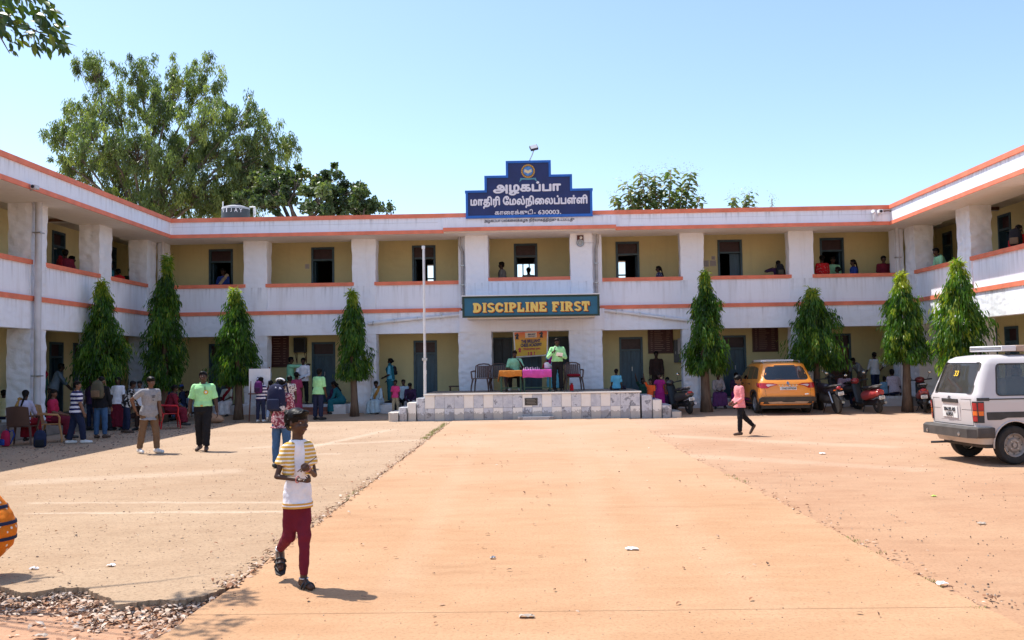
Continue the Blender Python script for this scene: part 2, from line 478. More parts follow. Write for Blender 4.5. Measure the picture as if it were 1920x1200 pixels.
# the path: concrete bays with open joints
path = tag(thing('path', None, None), kind='structure')
cuts = [2.6, on_z(960, 1147).y, on_z(900, 823).y, 28.3]
for ci in range(len(cuts) - 1):
 y0, y1 = cuts[ci] + 0.0035, cuts[ci + 1] - 0.0035
 ny = max(4, int((y1 - y0) / 0.18))
 r_ = random.Random(40 + ci)
 L, Rr = [], []
 for k in range(ny + 1):
  y = y0 + (y1 - y0) * k / ny
  L.append(Vector((x_at(PL, y) + r_.uniform(-0.018, 0.018), y, 0))); Rr.append(Vector((x_at(PR, y) + r_.uniform(-0.02, 0.02), y, 0)))
 mb = MB(); vs, fs = [], []
 for a, b in zip(L, Rr):
  vs += [a, b, a + Vector((0.01, 0, -0.1)), b + Vector((-0.01, 0, -0.1))]
 for k in range(ny):
  i = 4 * k
  fs += [(i, i + 1, i + 5, i + 4), (i + 2, i, i + 4, i + 6), (i + 1, i + 3, i + 7, i + 5)]
 fs += [(0, 2, 3, 1), (4 * ny, 4 * ny + 1, 4 * ny + 3, 4 * ny + 2)]
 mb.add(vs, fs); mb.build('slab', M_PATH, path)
# right yard: soft sheet, rising a little to the buildings
ys = [2.6 + 0.5 * k for k in range(64)]
mb = MB(); vs, fs = [], []
nx = 12
r_ = random.Random(3)
for y in ys:
 xa = x_at(PR, min(y, 28.3)) - 0.05
 for k in range(nx + 1):
  x = xa + (16.0 - xa) * (k / nx) ** 1.8
  z = gz(y) - 0.022 + (-0.022 if k == 0 else 0.012 * math.sin(x * 1.7 + y * 0.9) * math.sin(y * 0.63 - x * 0.4))
  vs.append((x, y, z))
for j in range(len(ys) - 1):
 for k in range(nx):
  a = j * (nx + 1) + k; fs.append((a, a + 1, a + nx + 2, a + nx + 1))
mb.add(vs, fs)
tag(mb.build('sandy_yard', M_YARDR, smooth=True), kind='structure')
# apron between the stage and the facade
mb = MB()
mb.box(-2.5, 4.6, 28.3, 30.9, -0.1, 0.10); tag(mb.build('apron_pavement', M_YARDR), kind='structure')
# left yard: worn paved layer with a broken front edge
edge_px = [(-420, 1100), (-200, 1112), (-60, 1100), (0, 1097), (37, 1108), (63, 1107), (117, 1098), (160, 1099), (187, 1113), (207, 1118), (217, 1130), (253, 1127), (283, 1122), (300, 1121), (333, 1123), (367, 1117), (400, 1108), (437, 1093)]
edge = [on_z(*p) for p in edge_px]; edge = [(p.x, p.y) for p in edge]
edge = densify(edge, 0.022, 0.017, 5)
xl = [(x - 0.03, y) for x, y in reversed(PL) if y > edge[-1].y + 0.1]
xl = densify(xl, 0.12, 0.02, 6)
outline = [Vector((-16.0, edge[0].y))] + edge + xl
outline = outline[:-1] + [Vector((xl[-1].x, 28.0)), Vector((-16.0, 28.0))]
mb = MB()
mb.prism([(p.x, p.y, -0.012) for p in outline], (0, 0, -0.1))
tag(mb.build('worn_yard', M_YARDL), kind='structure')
mb = MB(); vs, fs = [], []
for j in range(12):
 y = 28.0 + 0.28 * j
 vs += [(-16.0, y, gz(y) - 0.012), (-2.4, y, gz(y) - 0.012)]
 if j: fs.append((2 * j - 2, 2 * j - 1, 2 * j + 1, 2 * j))
mb.add(vs, fs)
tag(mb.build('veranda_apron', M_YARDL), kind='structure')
# == SCHOOL BUILDING
Z_FL0, Z_OPEN0, Z_BAND, Z_PAR, Z_SOF, Z_CEIL, Z_TOP = 0.40, 2.75, 3.46, 4.40, 5.98, 6.19, 6.62
YF = 30.5
school = thing('school_building', 'white two storey school building with salmon bands and deep verandas round a courtyard', 'building', (0, YF, 0))
class Fr:
 def __init__(s, o, u, n): s.o, s.u, s.n = Vector(o), Vector(u), Vector(n)
 def w(s, u, n, z): return s.o + s.u * u + s.n * n + Vector((0, 0, z))
MAIN = Fr((0, YF, 0), (1, 0, 0), (0, -1, 0))
XL, XR = -12.7, 12.55
LEFT = Fr((XL, 0, 0), (0, 1, 0), (1, 0, 0))
RIGHT = Fr((XR, 0, 0), (0, 1, 0), (-1, 0, 0))
NB = -1.9                      # back wall behind the pillar line
def fbox(mb, fr, u0, u1, n0, n1, z0, z1):
 vs = [fr.w(u, n, z) for z in (z0, z1) for n in (n0, n1) for u in (u0, u1)]
 mb.add(vs, [(0, 2, 3, 1), (4, 5, 7, 6), (0, 1, 5, 4), (2, 6, 7, 3), (0, 4, 6, 2), (1, 3, 7, 5)])
 return mb
def part(name, m, fr, boxes, parent=None, smooth=False):
 mb = MB()
 for b in boxes: fbox(mb, fr, *b)
 return mb.build(name, m, parent or school, smooth)
def pillar(fr, u0, u1, n0, n1, z0, z1, jit, m, seed, name='pillar', capital=False, parent=None):
 r_ = random.Random(seed); mb = MB(); rings = []
 nz = max(2, int((z1 - z0) / 0.16))
 per = []
 for (a, b) in (((u0, n0), (u1, n0)), ((u1, n0), (u1, n1)), ((u1, n1), (u0, n1)), ((u0, n1), (u0, n0))):
  for k in range(3):
   t = (0.02, 0.35, 0.68)[k]; per.append((a[0] + (b[0] - a[0]) * t, a[1] + (b[1] - a[1]) * t))
 cu, cn = (u0 + u1) / 2, (n0 + n1) / 2
 for k in range(nz + 1):
  z = z0 + (z1 - z0) * k / nz
  j = jit if 0 < k < nz else 0
  ring = []
  for (u, n) in per:
   e = 1.0 + (0.035 if capital and z > z1 - 0.34 else 0)
   ring.append(fr.w(cu + (u - cu) * e + r_.uniform(-j, j), cn + (n - cn) * e + r_.uniform(-j, j), z))
  rings.append(ring)
 mb.rings(rings)
 return mb.build(name, m, parent or school, smooth=40)
def ux(px, py=520, y=YF): return on_y(px, py, y).x
def uyl(px, py=450): return on_x(px, py, XL).y
def uyr(px, py=450): return on_x(px, py, XR).y
# -- main block
pm = [(ux(457), ux(501)), (ux(660), ux(705)), (ux(1277), ux(1321)), (ux(1481), ux(1527))]
pc = [(ux(874), ux(917)), (ux(1069), ux(1111))]
UL, UR = XL + 0.02, XR - 0.02
CN = 0.35
sd = 100
for (a, b) in pm:
 pillar(MAIN, a, b, -0.5, 0.0, gz(30.4), Z_OPEN0, 0.015, M_ROUGH, sd, capital=False); sd += 1
 pillar(MAIN, a, b, -0.5, 0.0, Z_BAND + 0.1, Z_SOF, 0.012, M_ROUGHLITE, sd, capital=True); sd += 1
 part('plinth_block', M_ROUGHLITE, MAIN, [(a - 0.07, b + 0.07, -0.55, 0.07, 0.0, 0.46)])
for (a, b) in pc:
 pillar(MAIN, a, b, -0.5, CN, Z_BAND + 0.1, Z_SOF + 0.03, 0.010, M_ROUGHLITE, sd); sd += 1
pcg = [(ux(861, 700), ux(924, 700)), (ux(1068, 700), ux(1131, 700))]
for (a, b) in pcg:
 pillar(MAIN, a, b, -0.5, CN * 0.5, 0.0, Z_OPEN0 + 0.02, 0.014, M_ROUGH, sd, name='pier'); sd += 1
# slim pilasters behind the two central pillars carry the rain pipes
for (a, b) in ((ux(860), pc[0][0]), (pc[1][1], ux(1129))):
 part('pilaster', M_WHITE, MAIN, [(a, b, -0.5, 0.02, Z_BAND + 0.1, Z_SOF)])
# corner pillars
pillar(MAIN, UL, ux(308), -0.5, 0.0, 0.05, Z_OPEN0, 0.014, M_ROUGH, 210); pillar(MAIN, UL, ux(308), -0.5, 0.0, Z_BAND + 0.1, Z_SOF, 0.012, M_ROUGHLITE, 211, capital=True)
pillar(MAIN, ux(1680), UR, -0.5, 0.0, 0.05, Z_OPEN0, 0.014, M_ROUGH, 212); pillar(MAIN, ux(1680), UR, -0.5, 0.0, Z_BAND + 0.1, Z_SOF, 0.012, M_ROUGHLITE, 213, capital=True)
# spandrel, band, balcony walls and copings
part('spandrel_wall', M_ROUGHLITE, MAIN, [(UL, UR, -0.28, 0.02, Z_OPEN0, Z_BAND)])
part('spandrel_wall', M_WHITE, MAIN, [(ux(861), ux(1131), 0.021, CN * 0.5 + 0.02, Z_OPEN0 + 0.02, Z_BAND + 0.02)])
cs0, cs1 = ux(866, 575), ux(1124, 575)
part('floor_band', M_SALMON, MAIN, [(UL, cs0 - 0.02, -0.2, 0.06, Z_BAND, Z_BAND + 0.125)])
part('floor_band', M_SALMON, MAIN, [(cs1 + 0.02, UR, -0.2, 0.06, Z_BAND, Z_BAND + 0.125)])
edges = [(ux(308), pm[0][0]), (pm[0][1], pm[1][0]), (pm[1][1], ux(860)), (ux(1129), pm[2][0]), (pm[2][1], pm[3][0]), (pm[3][1], ux(1680))]
for (a, b) in edges:
 part('balcony_wall', M_WHITE, MAIN, [(a - 0.01, b + 0.01, -0.22, -0.05, Z_BAND + 0.125, Z_PAR)])
 part('coping', M_SALMON, MAIN, [(a - 0.06, b + 0.06, -0.28, 0.012, Z_PAR, Z_PAR + 0.115)])
part('balcony_wall', M_WHITE, MAIN, [(pc[0][1] - 0.01, pc[1][0] + 0.01, -0.2, CN - 0.06, Z_BAND + 0.1, Z_PAR + 0.05)])
part('coping', M_SALMON, MAIN, [(pc[0][1] - 0.015, pc[1][0] + 0.015, -0.24, CN - 0.03, Z_PAR + 0.05, Z_PAR + 0.16)])
# eaves: soffit slab, fascia, drip line, coping
CL, CR = -11.8, 11.7
CO = 1.06
part('soffit', M_SOFFIT, MAIN, [(XL - 0.8, XR + 0.8, -0.55, CO, Z_SOF, Z_SOF + 0.1)])
e0, e1 = ux(832, 436, YF - CO), ux(1154, 429, YF - CO)
part('fascia', M_WHITE, MAIN, [(CL, CR, CO - 0.14, CO, Z_SOF + 0.1, Z_TOP - 0.13)])
part('fascia', M_WHITE, MAIN, [(e0, e1, CO + 0.001, CO + 0.18, Z_SOF + 0.13, Z_TOP - 0.2)])
part('soffit', M_SOFFIT, MAIN, [(e0, e1, CO + 0.001, CO + 0.2, Z_SOF + 0.03, Z_SOF + 0.13)])
part('drip_band', M_SALMON, MAIN, [(CL, e0 - 0.002, CO + 0.002, CO + 0.035, Z_SOF - 0.012, Z_SOF + 0.105)])
part('drip_band', M_SALMON, MAIN, [(e1 + 0.002, CR, CO + 0.002, CO + 0.035, Z_SOF - 0.012, Z_SOF + 0.105)])
part('drip_band', M_SALMON, MAIN, [(e0, e1, CO + 0.202, CO + 0.235, Z_SOF + 0.02, Z_SOF + 0.14)])
part('roof_coping', M_SALMON, MAIN, [(CL, CR, CO - 0.2, CO + 0.045, Z_TOP - 0.13, Z_TOP)])
part('mortar_line', mat('old_mortar_line', (0.55, 0.54, 0.56), 0.9), MAIN, [(CL, e0 - 0.2, CO + 0.001, CO + 0.004, 6.33, 6.337)])
part('mortar_line', MATS['old_mortar_line'], MAIN, [(e1 + 0.2, CR, CO + 0.001, CO + 0.004, 6.33, 6.337)])
part('roof_slab', M_CEIL, MAIN, [(XL - 8, XR + 8, -10.5, CO - 0.16, Z_CEIL, Z_CEIL + 0.12)])
part('upper_floor_slab', M_CEIL, MAIN, [(XL - 8, XR + 8, -10.5, -0.29, 3.30, 3.48)])
part('veranda_floor', M_FLOOR, MAIN, [(XL - 8, XR + 8, -10.5, -0.02, 0.0, Z_FL0)])
part('plinth_edge', M_ROUGHLITE, MAIN, [(UL, ux(861, 760), -0.02, 0.1, 0.0, Z_FL0 + 0.02)])
part('plinth_edge', M_ROUGHLITE, MAIN, [(ux(1131, 760), UR, -0.02, 0.1, 0.0, Z_FL0 + 0.02)])
# red oxide steps up to the veranda
for (pa, pb) in ((535, 622), (1140, 1200)):
 part('step', M_REDOX, MAIN, [(ux(pa, 770), ux(pb, 770), 0.101, 0.42, 0.0, 0.33)])
 part('step', M_REDOX, MAIN, [(ux(pa, 770), ux(pb, 770), 0.421, 0.74, 0.0, 0.20)])
part('ledge', M_ROUGHLITE, MAIN, [(ux(625, 770), ux(655, 770), 0.101, 0.6, 0.0, 0.42)])
part('ledge', M_ROUGHLITE, MAIN, [(ux(690, 770), ux(745, 770), 0.101, 0.65, 0.0, 0.40)])
part('ledge', M_ROUGHLITE, MAIN, [(ux(1560, 755), ux(1698, 755), 0.101, 0.5, 0.0, 0.42)])
# -- back walls with door openings
def wall_holes(name, m, fr, u0, u1, n0, n1, z0, z1, holes):
 us = sorted({u0, u1} | {h[0] for h in holes} | {h[1] for h in holes})
 zs = sorted({z0, z1} | {h[2] for h in holes} | {h[3] for h in holes})
 boxes = []
 for a, b in zip(us[:-1], us[1:]):
  run = None
  for c, d in zip(zs[:-1], zs[1:]):
   hit = any(h[0] <= a + 1e-6 and b <= h[1] + 1e-6 and h[2] <= c + 1e-6 and d <= h[3] + 1e-6 for h in holes)
   if hit:
    if run: boxes.append((a, b, n0, n1, run[0], run[1]))
    run = None
   else:
    run = (run[0], d) if run else (c, d)
  if run: boxes.append((a, b, n0, n1, run[0], run[1]))
 return part(name, m, fr, boxes)
YB = YF - NB
def ub(px, py=500): return on_y(px, py, YB).x
def zb(px, py): return on_y(px, py, YB).z
up_doors = [(392, 437, 'open'), (584, 627, 'open'), (773, 817, 'open'), (964, 1008, 'open'), (1155, 1199, 'open'), (1346, 1392, 'ajar'), (1538, 1583, 'open')]
gr_doors = [(392, 437, 'closed'), (585, 629, 'closed'), (776, 820, 'closed'), (1162, 1206, 'closed'), (1356, 1400, 'closed'), (1553, 1597, 'brown')]
ZD1 = 5.98
H_UP = [(ub(a), ub(b), 3.48, ZD1) for a, b, s in up_doors]
H_GR = [(ub(a, 700), ub(b, 700), Z_FL0, 2.56) for a, b, s in gr_doors]
wall_holes('back_wall', M_YELLOW, MAIN, XL + NB, XR - NB, NB - 0.25, NB, 3.48, Z_CEIL, H_UP)
# ground floor back wall: the bay behind the stage has two windows and a door
win_c = [(ub(922, 645), ub(961, 645), 1.62, 2.62), (ub(1029, 645), ub(1069, 645), 1.62, 2.62)]
door_c = (ub(978, 700), ub(1016, 700), Z_FL0, 2.5)
wall_holes('back_wall', M_YELLOW, MAIN, XL + NB, XR - NB, NB - 0.25, NB, Z_FL0, 3.30, H_GR + win_c + [door_c])
def door(fr, u0, u1, z0, z1, style, n=NB, transom=0.36):
 w = 0.07
 d = part('door', M_FRAME, fr, [(u0, u0 + w, n - 0.2, n + 0.035, z0, z1), (u1 - w, u1, n - 0.2, n + 0.035, z0, z1), (u0 + w, u1 - w, n - 0.2, n + 0.035, z1 - w, z1)])
 zt = z1 - w
 if transom:
  zt = z1 - w - transom
  part('transom_rail', M_FRAME, fr, [(u0 + w, u1 - w, n - 0.18, n + 0.03, zt - 0.06, zt)], d)
  part('transom_panel', mat('transom_board', (0.05, 0.02, 0.022), 0.5, var=0.3, scale=8), fr, [(u0 + w, u1 - w, n - 0.12, n - 0.09, zt, z1 - w)], d)
  zt -= 0.06
 dm = M_BROWNDOOR if style == 'brown' else M_DOOR
 um = (u0 + u1) / 2
 if style in ('closed', 'brown'):
  for (a, b) in ((u0 + w + 0.002, um - 0.004), (um + 0.004, u1 - w - 0.002)):
   lf = part('door_leaf', dm, fr, [(a, b, n - 0.1, n - 0.06, z0 + 0.01, zt - 0.004)], d)
  for (a, b) in ((u0 + w + 0.05, um - 0.05), (um + 0.05, u1 - w - 0.05)):
   hh = (zt - z0)
   for (c, e) in ((0.08, 0.36), (0.42, 0.7), (0.75, 0.95)):
    part('door_panel', dm, fr, [(a, b, n - 0.06, n - 0.045, z0 + hh * c, z0 + hh * e)], d)
  part('handle', M_STEEL, fr, [(um + 0.02, um + 0.04, n - 0.06, n - 0.01, z0 + 0.95, z0 + 1.1)], d)
 else:
  lw = (u1 - u0) / 2 - w
  op = lw if style == 'open' else lw
  part('door_leaf', dm, fr, [(u0 + w + 0.002, u0 + w + 0.04, n - 0.21 - op, n - 0.2, z0 + 0.01, zt - 0.01)], d)
  if style == 'ajar':
   part('door_leaf', dm, fr, [(um + 0.01, u1 - w - 0.002, n - 0.14, n - 0.1, z0 + 0.01, zt - 0.01)], d)
  else:
   part('door_leaf', dm, fr, [(u1 - w - 0.04, u1 - w - 0.002, n - 0.21 - op, n - 0.2, z0 + 0.01, zt - 0.01)], d)
 return d
for (a, b, s), h in zip(up_doors, H_UP): door(MAIN, h[0], h[1], h[2], h[3], s)
for (a, b, s), h in zip(gr_doors, H_GR): door(MAIN, h[0], h[1], h[2], h[3], s)
door(MAIN, *door_c[:2], *door_c[2:], 'closed', transom=0)
for (a, b, c, d_) in win_c:
 w = part('window', M_FRAME, MAIN, [(a, a + 0.05, NB - 0.15, NB + 0.02, c, d_), (b - 0.05, b, NB - 0.15, NB + 0.02, c, d_), (a + 0.05, b - 0.05, NB - 0.15, NB + 0.02, c, c + 0.05), (a + 0.05, b - 0.05, NB - 0.15, NB + 0.02, d_ - 0.05, d_)])
 for k in range(2):
  m0, m1 = a + 0.05 + (b - a - 0.1) * k / 2, a + 0.05 + (b - a - 0.1) * (k + 1) / 2
  part('shutter', mat('window_shutter_dark', (0.025, 0.035, 0.055), 0.4, var=0.2), MAIN, [(m0 + 0.006, m1 - 0.006, NB - 0.1, NB - 0.06, c + 0.05, d_ - 0.05)], w)
# rooms beyond, with barred windows in the rear wall
def yz(px0, px1, py0, py1, y=38.6):
 a, b = on_y(px0, py1, y), on_y(px1, py0, y); return (a.x, b.x, a.z, b.z)
rear_w = [yz(969, 1004, 494, 521), yz(801, 815, 496, 526), yz(1159, 1173, 489, 521)]
rear_w = [(a, b, 3.48 + 0.75, d) for a, b, c, d in rear_w]
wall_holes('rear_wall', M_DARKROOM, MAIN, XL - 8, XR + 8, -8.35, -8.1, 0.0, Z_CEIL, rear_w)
for (a, b, c, d_) in rear_w:
 g = part('window_grille', M_BLACK, MAIN, [(a, b, -8.26, -8.2, c + (d_ - c) * 0.33 - 0.03, c + (d_ - c) * 0.33 + 0.03), (a, b, -8.26, -8.2, c + (d_ - c) * 0.66 - 0.03, c + (d_ - c) * 0.66 + 0.03)])
 k = max(1, round((b - a) / 0.24))
 for q in range(1, k):
  u = a + (b - a) * q / k
  part('window_bar', M_BLACK, MAIN, [(u - 0.025, u + 0.025, -8.197, -8.17, c, d_)], g)
for px in (350, 690, 890, 1090, 1270, 1470, 1620):
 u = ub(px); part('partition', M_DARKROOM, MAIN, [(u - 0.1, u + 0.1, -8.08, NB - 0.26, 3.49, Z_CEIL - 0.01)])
# -- wings
def wing(fr, near, far, pillars, doors_up, doors_gr, co, sgn, seed):
 uc0, uc1 = near, YF - CO - 0.002
 doors_up = [(min(a, b), max(a, b), s) for a, b, s in doors_up]; doors_gr = [(min(a, b), max(a, b), s) for a, b, s in doors_gr]
 for (a, b) in pillars:
  pillar(fr, a, b, -0.62, 0.0, 0.02, Z_OPEN0, 0.017, M_ROUGH, seed); seed += 1
  pillar(fr, a, b, -0.62, 0.0, Z_BAND + 0.1, Z_SOF, 0.016, M_ROUGH, seed, capital=True); seed += 1
  part('plinth_block', M_ROUGHLITE, fr, [(a - 0.07, b + 0.07, -0.68, 0.07, 0.0, 0.46)])
 ue = YF - 0.03
 part('spandrel_wall', M_ROUGHLITE, fr, [(near, ue - 0.0, -0.28, 0.02, Z_OPEN0, Z_BAND)])
 part('floor_band', M_SALMON, fr, [(near, ue - 0.04, -0.2, 0.06, Z_BAND, Z_BAND + 0.125)])
 pr = sorted(pillars)
 for (a, b) in zip([p[1] for p in pr[:-1]], [p[0] for p in pr[1:]]):
  part('balcony_wall', M_WHITE, fr, [(a - 0.01, b + 0.01, -0.22, -0.05, Z_BAND + 0.125, Z_PAR)])
  part('coping', M_SALMON, fr, [(a - 0.06, b + 0.06, -0.28, 0.012, Z_PAR, Z_PAR + 0.115)])
 part('soffit', M_SOFFIT, fr, [(near, uc1, -0.66, co, Z_SOF, Z_SOF + 0.1)])
 part('fascia', M_WHITE, fr, [(near, uc1, co - 0.14, co, Z_SOF + 0.1, Z_TOP - 0.13)])
 part('drip_band', M_SALMON, fr, [(near, uc1 - 0.036, co + 0.002, co + 0.035, Z_SOF - 0.012, Z_SOF + 0.105)])
 part('roof_coping', M_SALMON, fr, [(near, uc1 - 0.046, co - 0.2, co + 0.045, Z_TOP - 0.13, Z_TOP)])
 part('roof_slab', M_CEIL, fr, [(near, YF - CO + 0.15, -9, co - 0.16, Z_CEIL, Z_CEIL + 0.12)])
 part('upper_floor_slab', M_CEIL, fr, [(near, YF + 0.28, -9, -0.29, 3.30, 3.48)])
 part('veranda_floor', M_FLOOR, fr, [(near, YF + 0.01, -9, 0.08, 0.0, Z_FL0 - 0.003)])
 hu = [(a, b, 3.48, ZD1) for a, b, s in doors_up]; hg = [(a, b, Z_FL0, 2.56) for a, b, s in doors_gr]
 wall_holes('back_wall', M_YELLOW, fr, near, YF - NB + 0.0, NB - 0.25, NB, 3.48, Z_CEIL, hu)
 wall_holes('back_wall', M_YELLOW, fr, near, YF - NB + 0.0, NB - 0.25, NB, Z_FL0, 3.30, hg)
 for (a, b, s), h in zip(doors_up, hu): door(fr, *h, s)
 for (a, b, s), h in zip(doors_gr, hg): door(fr, *h, s)
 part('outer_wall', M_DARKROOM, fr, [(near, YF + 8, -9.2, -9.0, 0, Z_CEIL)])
 part('end_wall', M_WHITE, fr, [(near - 0.2, near - 0.002, -9.2, NB, 0, Z_TOP)])
pit = 3.65
la = [(22.75 - pit * k, 23.5 - pit * k) for k in range(0, 5)] + [(26.4, 27.17), (29.72, 30.44)]
def ybl(px, py): return on_x(px, py, XL + NB).y
def ybr(px, py): return on_x(px, py, XR - NB).y
du = [(ybl(97, 470), ybl(121, 470), 'open'), (ybl(199, 490), ybl(217, 490), 'open'), (18.2, 19.1, 'open')]
dg_ = [(ybl(92, 690), ybl(117, 690), 'open'), (28.6, 29.5, 'closed'), (18.2, 19.1, 'closed')]
wing(LEFT, 6.0, YF, la, du, dg_, XL * -1 + CL, 1, 300)
ra = [(25.95, 26.75), (29.7, 30.44)] + [(22.2 - pit * k, 22.98 - pit * k) for k in range(0, 4)]
du = [(ybr(1873, 440), ybr(1897, 440), 'open'), (ybr(1769, 460), ybr(1786, 460), 'open'), (20.0, 20.9, 'open')]
dg_ = [(ybr(1885, 625), ybr(1910, 625), 'closed'), (28.4, 29.3, 'closed')]
wing(RIGHT, 9.0, YF, ra, du, dg_, XR - CR, -1, 400)
# -- rain pipes, conduits and small fixtures
def pipe(name, m, pts, r, parent=None, n=10):
 return MB().tube(pts, r, n).build(name, m, parent or school, smooth=50)
def clamps(p, pts, r):
 for q in pts: MB().box(q[0] - r - 0.02, q[0] + r + 0.02, q[1] - r - 0.02, q[1] + r + 0.02, q[2] - 0.015, q[2] + 0.015).build('pipe_clamp', M_STEEL, p)
def downpipe(x, y, z0, z1, r, m, cz):
 p = pipe('downpipe', m, [(x, y, z0), (x, y, z1)], r); clamps(p, [(x, y, c) for c in cz], r); return p
yl = uyl(60, 500)
downpipe(XL + 0.16, yl, 0.1, Z_SOF, 0.085, M_PVC, (1.55, 5.2))
downpipe(XL + 0.30, YF - 0.22, 0.1, Z_SOF, 0.07, M_PVC, (1.55, 5.0))
downpipe(XR - 0.30, YF - 0.2, 0.1, Z_SOF, 0.07, M_PVC, (1.6, 5.0))
downpipe(ux(699, 730), YF - 0.09, 0.1, 1.55, 0.045, M_PVC, (1.3,))
downpipe(ux(1313, 730), YF - 0.09, 0.1, 1.55, 0.045, M_PVC, (1.3,))
for s, pxs in ((1, (863, 868)), (-1, (1121, 1118))):
 xa, xb = ux(pxs[0]), ux(pxs[1])
 p = pipe('downpipe', M_PIPEG, [(xa, YF - 0.12, Z_SOF), (xa, YF - 0.12, Z_SOF - 0.28), (xb, YF - 0.12, Z_SOF - 0.5), (xb, YF - 0.12, 3.7)], 0.048)
 clamps(p, [(xb, YF - 0.12, 4.35), (xb, YF - 0.12, 5.0)], 0.05)
def pt(px, py, y): return tuple(on_y(px, py, y))
pipe('conduit', M_PVCW, [pt(690, 607, YF - 0.08), pt(864, 590, YF - 0.08)], 0.055)
pipe('conduit', M_PVCW, [pt(1126, 581, YF - 0.08), pt(1288, 601, YF - 0.08)], 0.055)
for a in ((700, 606), (740, 602), (783, 598), (828, 593)): MB().box(-0.015, 0.015, -0.07, 0.07, -0.07, 0.07, Matrix.Translation(pt(a[0], a[1], YF - 0.07))).build('pipe_clamp', M_STEEL, school)
for a in ((1155, 585), (1200, 590), (1245, 596)): MB().box(-0.015, 0.015, -0.07, 0.07, -0.07, 0.07, Matrix.Translation(pt(a[0], a[1], YF - 0.07))).build('pipe_clamp', M_STEEL, school)
# pipe stubs on the eaves
yc = YF - CO - 0.03
pipe('roof_pipe', M_PVCW, [pt(288, 436, yc - 0.1), pt(288, 421, yc - 0.1), pt(314, 421, yc - 0.1)], 0.06)
pipe('roof_pipe', M_PVCW, [(CR - 0.55, yc - 0.08, 6.08), (CR - 0.55, yc - 0.08, 6.36), (CR - 0.62, yc - 0.16, 6.4)], 0.06)
pipe('roof_pipe', M_PVCW, [(ux(858, 420, yc), yc - 0.05, 6.1), (ux(858, 420, yc), yc - 0.05, 6.34), (ux(862, 420, yc), yc - 0.1, 6.4)], 0.045)
pipe('roof_pipe', M_PVCW, [(ux(1119, 415, yc), yc - 0.05, 6.1), (ux(1119, 415, yc), yc - 0.05, 6.34), (ux(1116, 415, yc), yc - 0.1, 6.4)], 0.045)
# == NAME BOARD on the parapet
M_NAVY = mat('sign_navy', (0.010, 0.022, 0.115), 0.5, var=0.15, scale=3, bump=0.1)
M_SKYB = mat('sign_border_blue', (0.012, 0.13, 0.52), 0.5, var=0.12, scale=4)
M_LETW = mat('sign_white_letters', (0.78, 0.76, 0.82), 0.55, var=0.05)
M_LETD = mat('sign_dark_letters', (0.04, 0.05, 0.09), 0.6)
M_GOLD = mat('emblem_gold', (0.62, 0.33, 0.05), 0.45, var=0.15, scale=30)
ys = YF - CO - 0.24
nb = thing('name_board', 'stepped dark blue school name board with round crest above the eaves', 'sign', (on_y(990, 405, ys).x, ys, 6.4))
def S(px, py, y=ys): return on_y(px, py, y)
xl_, xr_ = S(875, 385).x, S(1109, 380).x
x1_, x2_ = S(910, 345).x, S(1071, 340).x
x3_, x4_ = S(950, 310).x, S(1031, 305).x
zb_, z1_, z2_, z3_ = S(990, 406).z, S(990, 357).z, S(990, 330).z, S(990, 303).z
prof = [(xl_, zb_), (xr_, zb_), (xr_, z1_), (x2_, z1_), (x2_, z2_), (x4_, z2_), (x4_, z3_), (x3_, z3_), (x3_, z2_), (x1_, z2_), (x1_, z1_), (xl_, z1_)]
MB().prism([(x, ys, z) for x, z in prof], (0, 0.22, 0)).build('panel', M_NAVY, nb)
bw = 0.075
def bar(x0, x1, z0, z1): MB().box(x0, x1, ys - 0.03, ys + 0.23, z0, z1).build('border', M_SKYB, nb)
bar(xl_ - 0.03, xr_ + 0.03, zb_ - 0.03, zb_ + bw - 0.02)
bar(xl_ - 0.03, xl_ + bw - 0.03, zb_ + bw - 0.018, z1_ - bw + 0.028); bar(xr_ - bw + 0.03, xr_ + 0.03, zb_ + bw - 0.018, z1_ - bw + 0.028)
bar(xl_ - 0.05, x1_ + bw - 0.03, z1_ - bw + 0.03, z1_ + 0.03); bar(x2_ - bw + 0.03, xr_ + 0.05, z1_ - bw + 0.03, z1_ + 0.03)
bar(x1_ - 0.03, x1_ + bw - 0.03, z1_ + 0.032, z2_ - bw + 0.028); bar(x2_ - bw + 0.03, x2_ + 0.03, z1_ + 0.032, z2_ - bw + 0.028)
bar(x1_ - 0.03, x3_ + bw - 0.03, z2_ - bw + 0.03, z2_ + 0.03); bar(x4_ - bw + 0.03, x2_ + 0.03, z2_ - bw + 0.03, z2_ + 0.03)
bar(x3_ - 0.03, x3_ + bw - 0.03, z2_ + 0.032, z3_ - bw + 0.028); bar(x4_ - bw + 0.03, x4_ + 0.03, z2_ + 0.032, z3_ - bw + 0.028)
bar(x3_ - 0.03, x4_ + 0.03, z3_ - bw + 0.03, z3_ + 0.03)
EX, EZ = (1, 0, 0), (0, 0, 1)
def words(s, px0, px1, py_base, py_top, m, y, parent, bold, name='lettering', depth=0.012):
 a, b = on_y(px0, py_base, y), on_y(px1, py_base, y); t = on_y((px0 + px1) / 2, py_top, y); c = on_y((px0 + px1) / 2, py_base, y)
 return lettering(name, s, m, (a.x, y, c.z), EX, EZ, b.x - a.x, t.z - c.z, bold, depth, parent)
words('அழகப்பா', 926, 1051, 365, 341, M_LETW, ys - 0.003, nb, 0.045)
words('மாதிரி ேமல்நிைலப்பள்ளி', 883, 1101, 389, 367, M_LETW, ys - 0.003, nb, 0.035)
words('காைரக்குடி', 928, 999, 404, 393, M_LETW, ys - 0.003, nb, 0.03)
words('- 630003.', 1001, 1052, 401.5, 394, M_LETW, ys - 0.003, nb, 0.03)
words('அழகப்பா பல்கைலக்கழக நிர்வாகத்திற்கு உட்பட்டது', 908, 1077, 417.5, 409, M_LETD, YF - CO - 0.184, nb, 0.01)
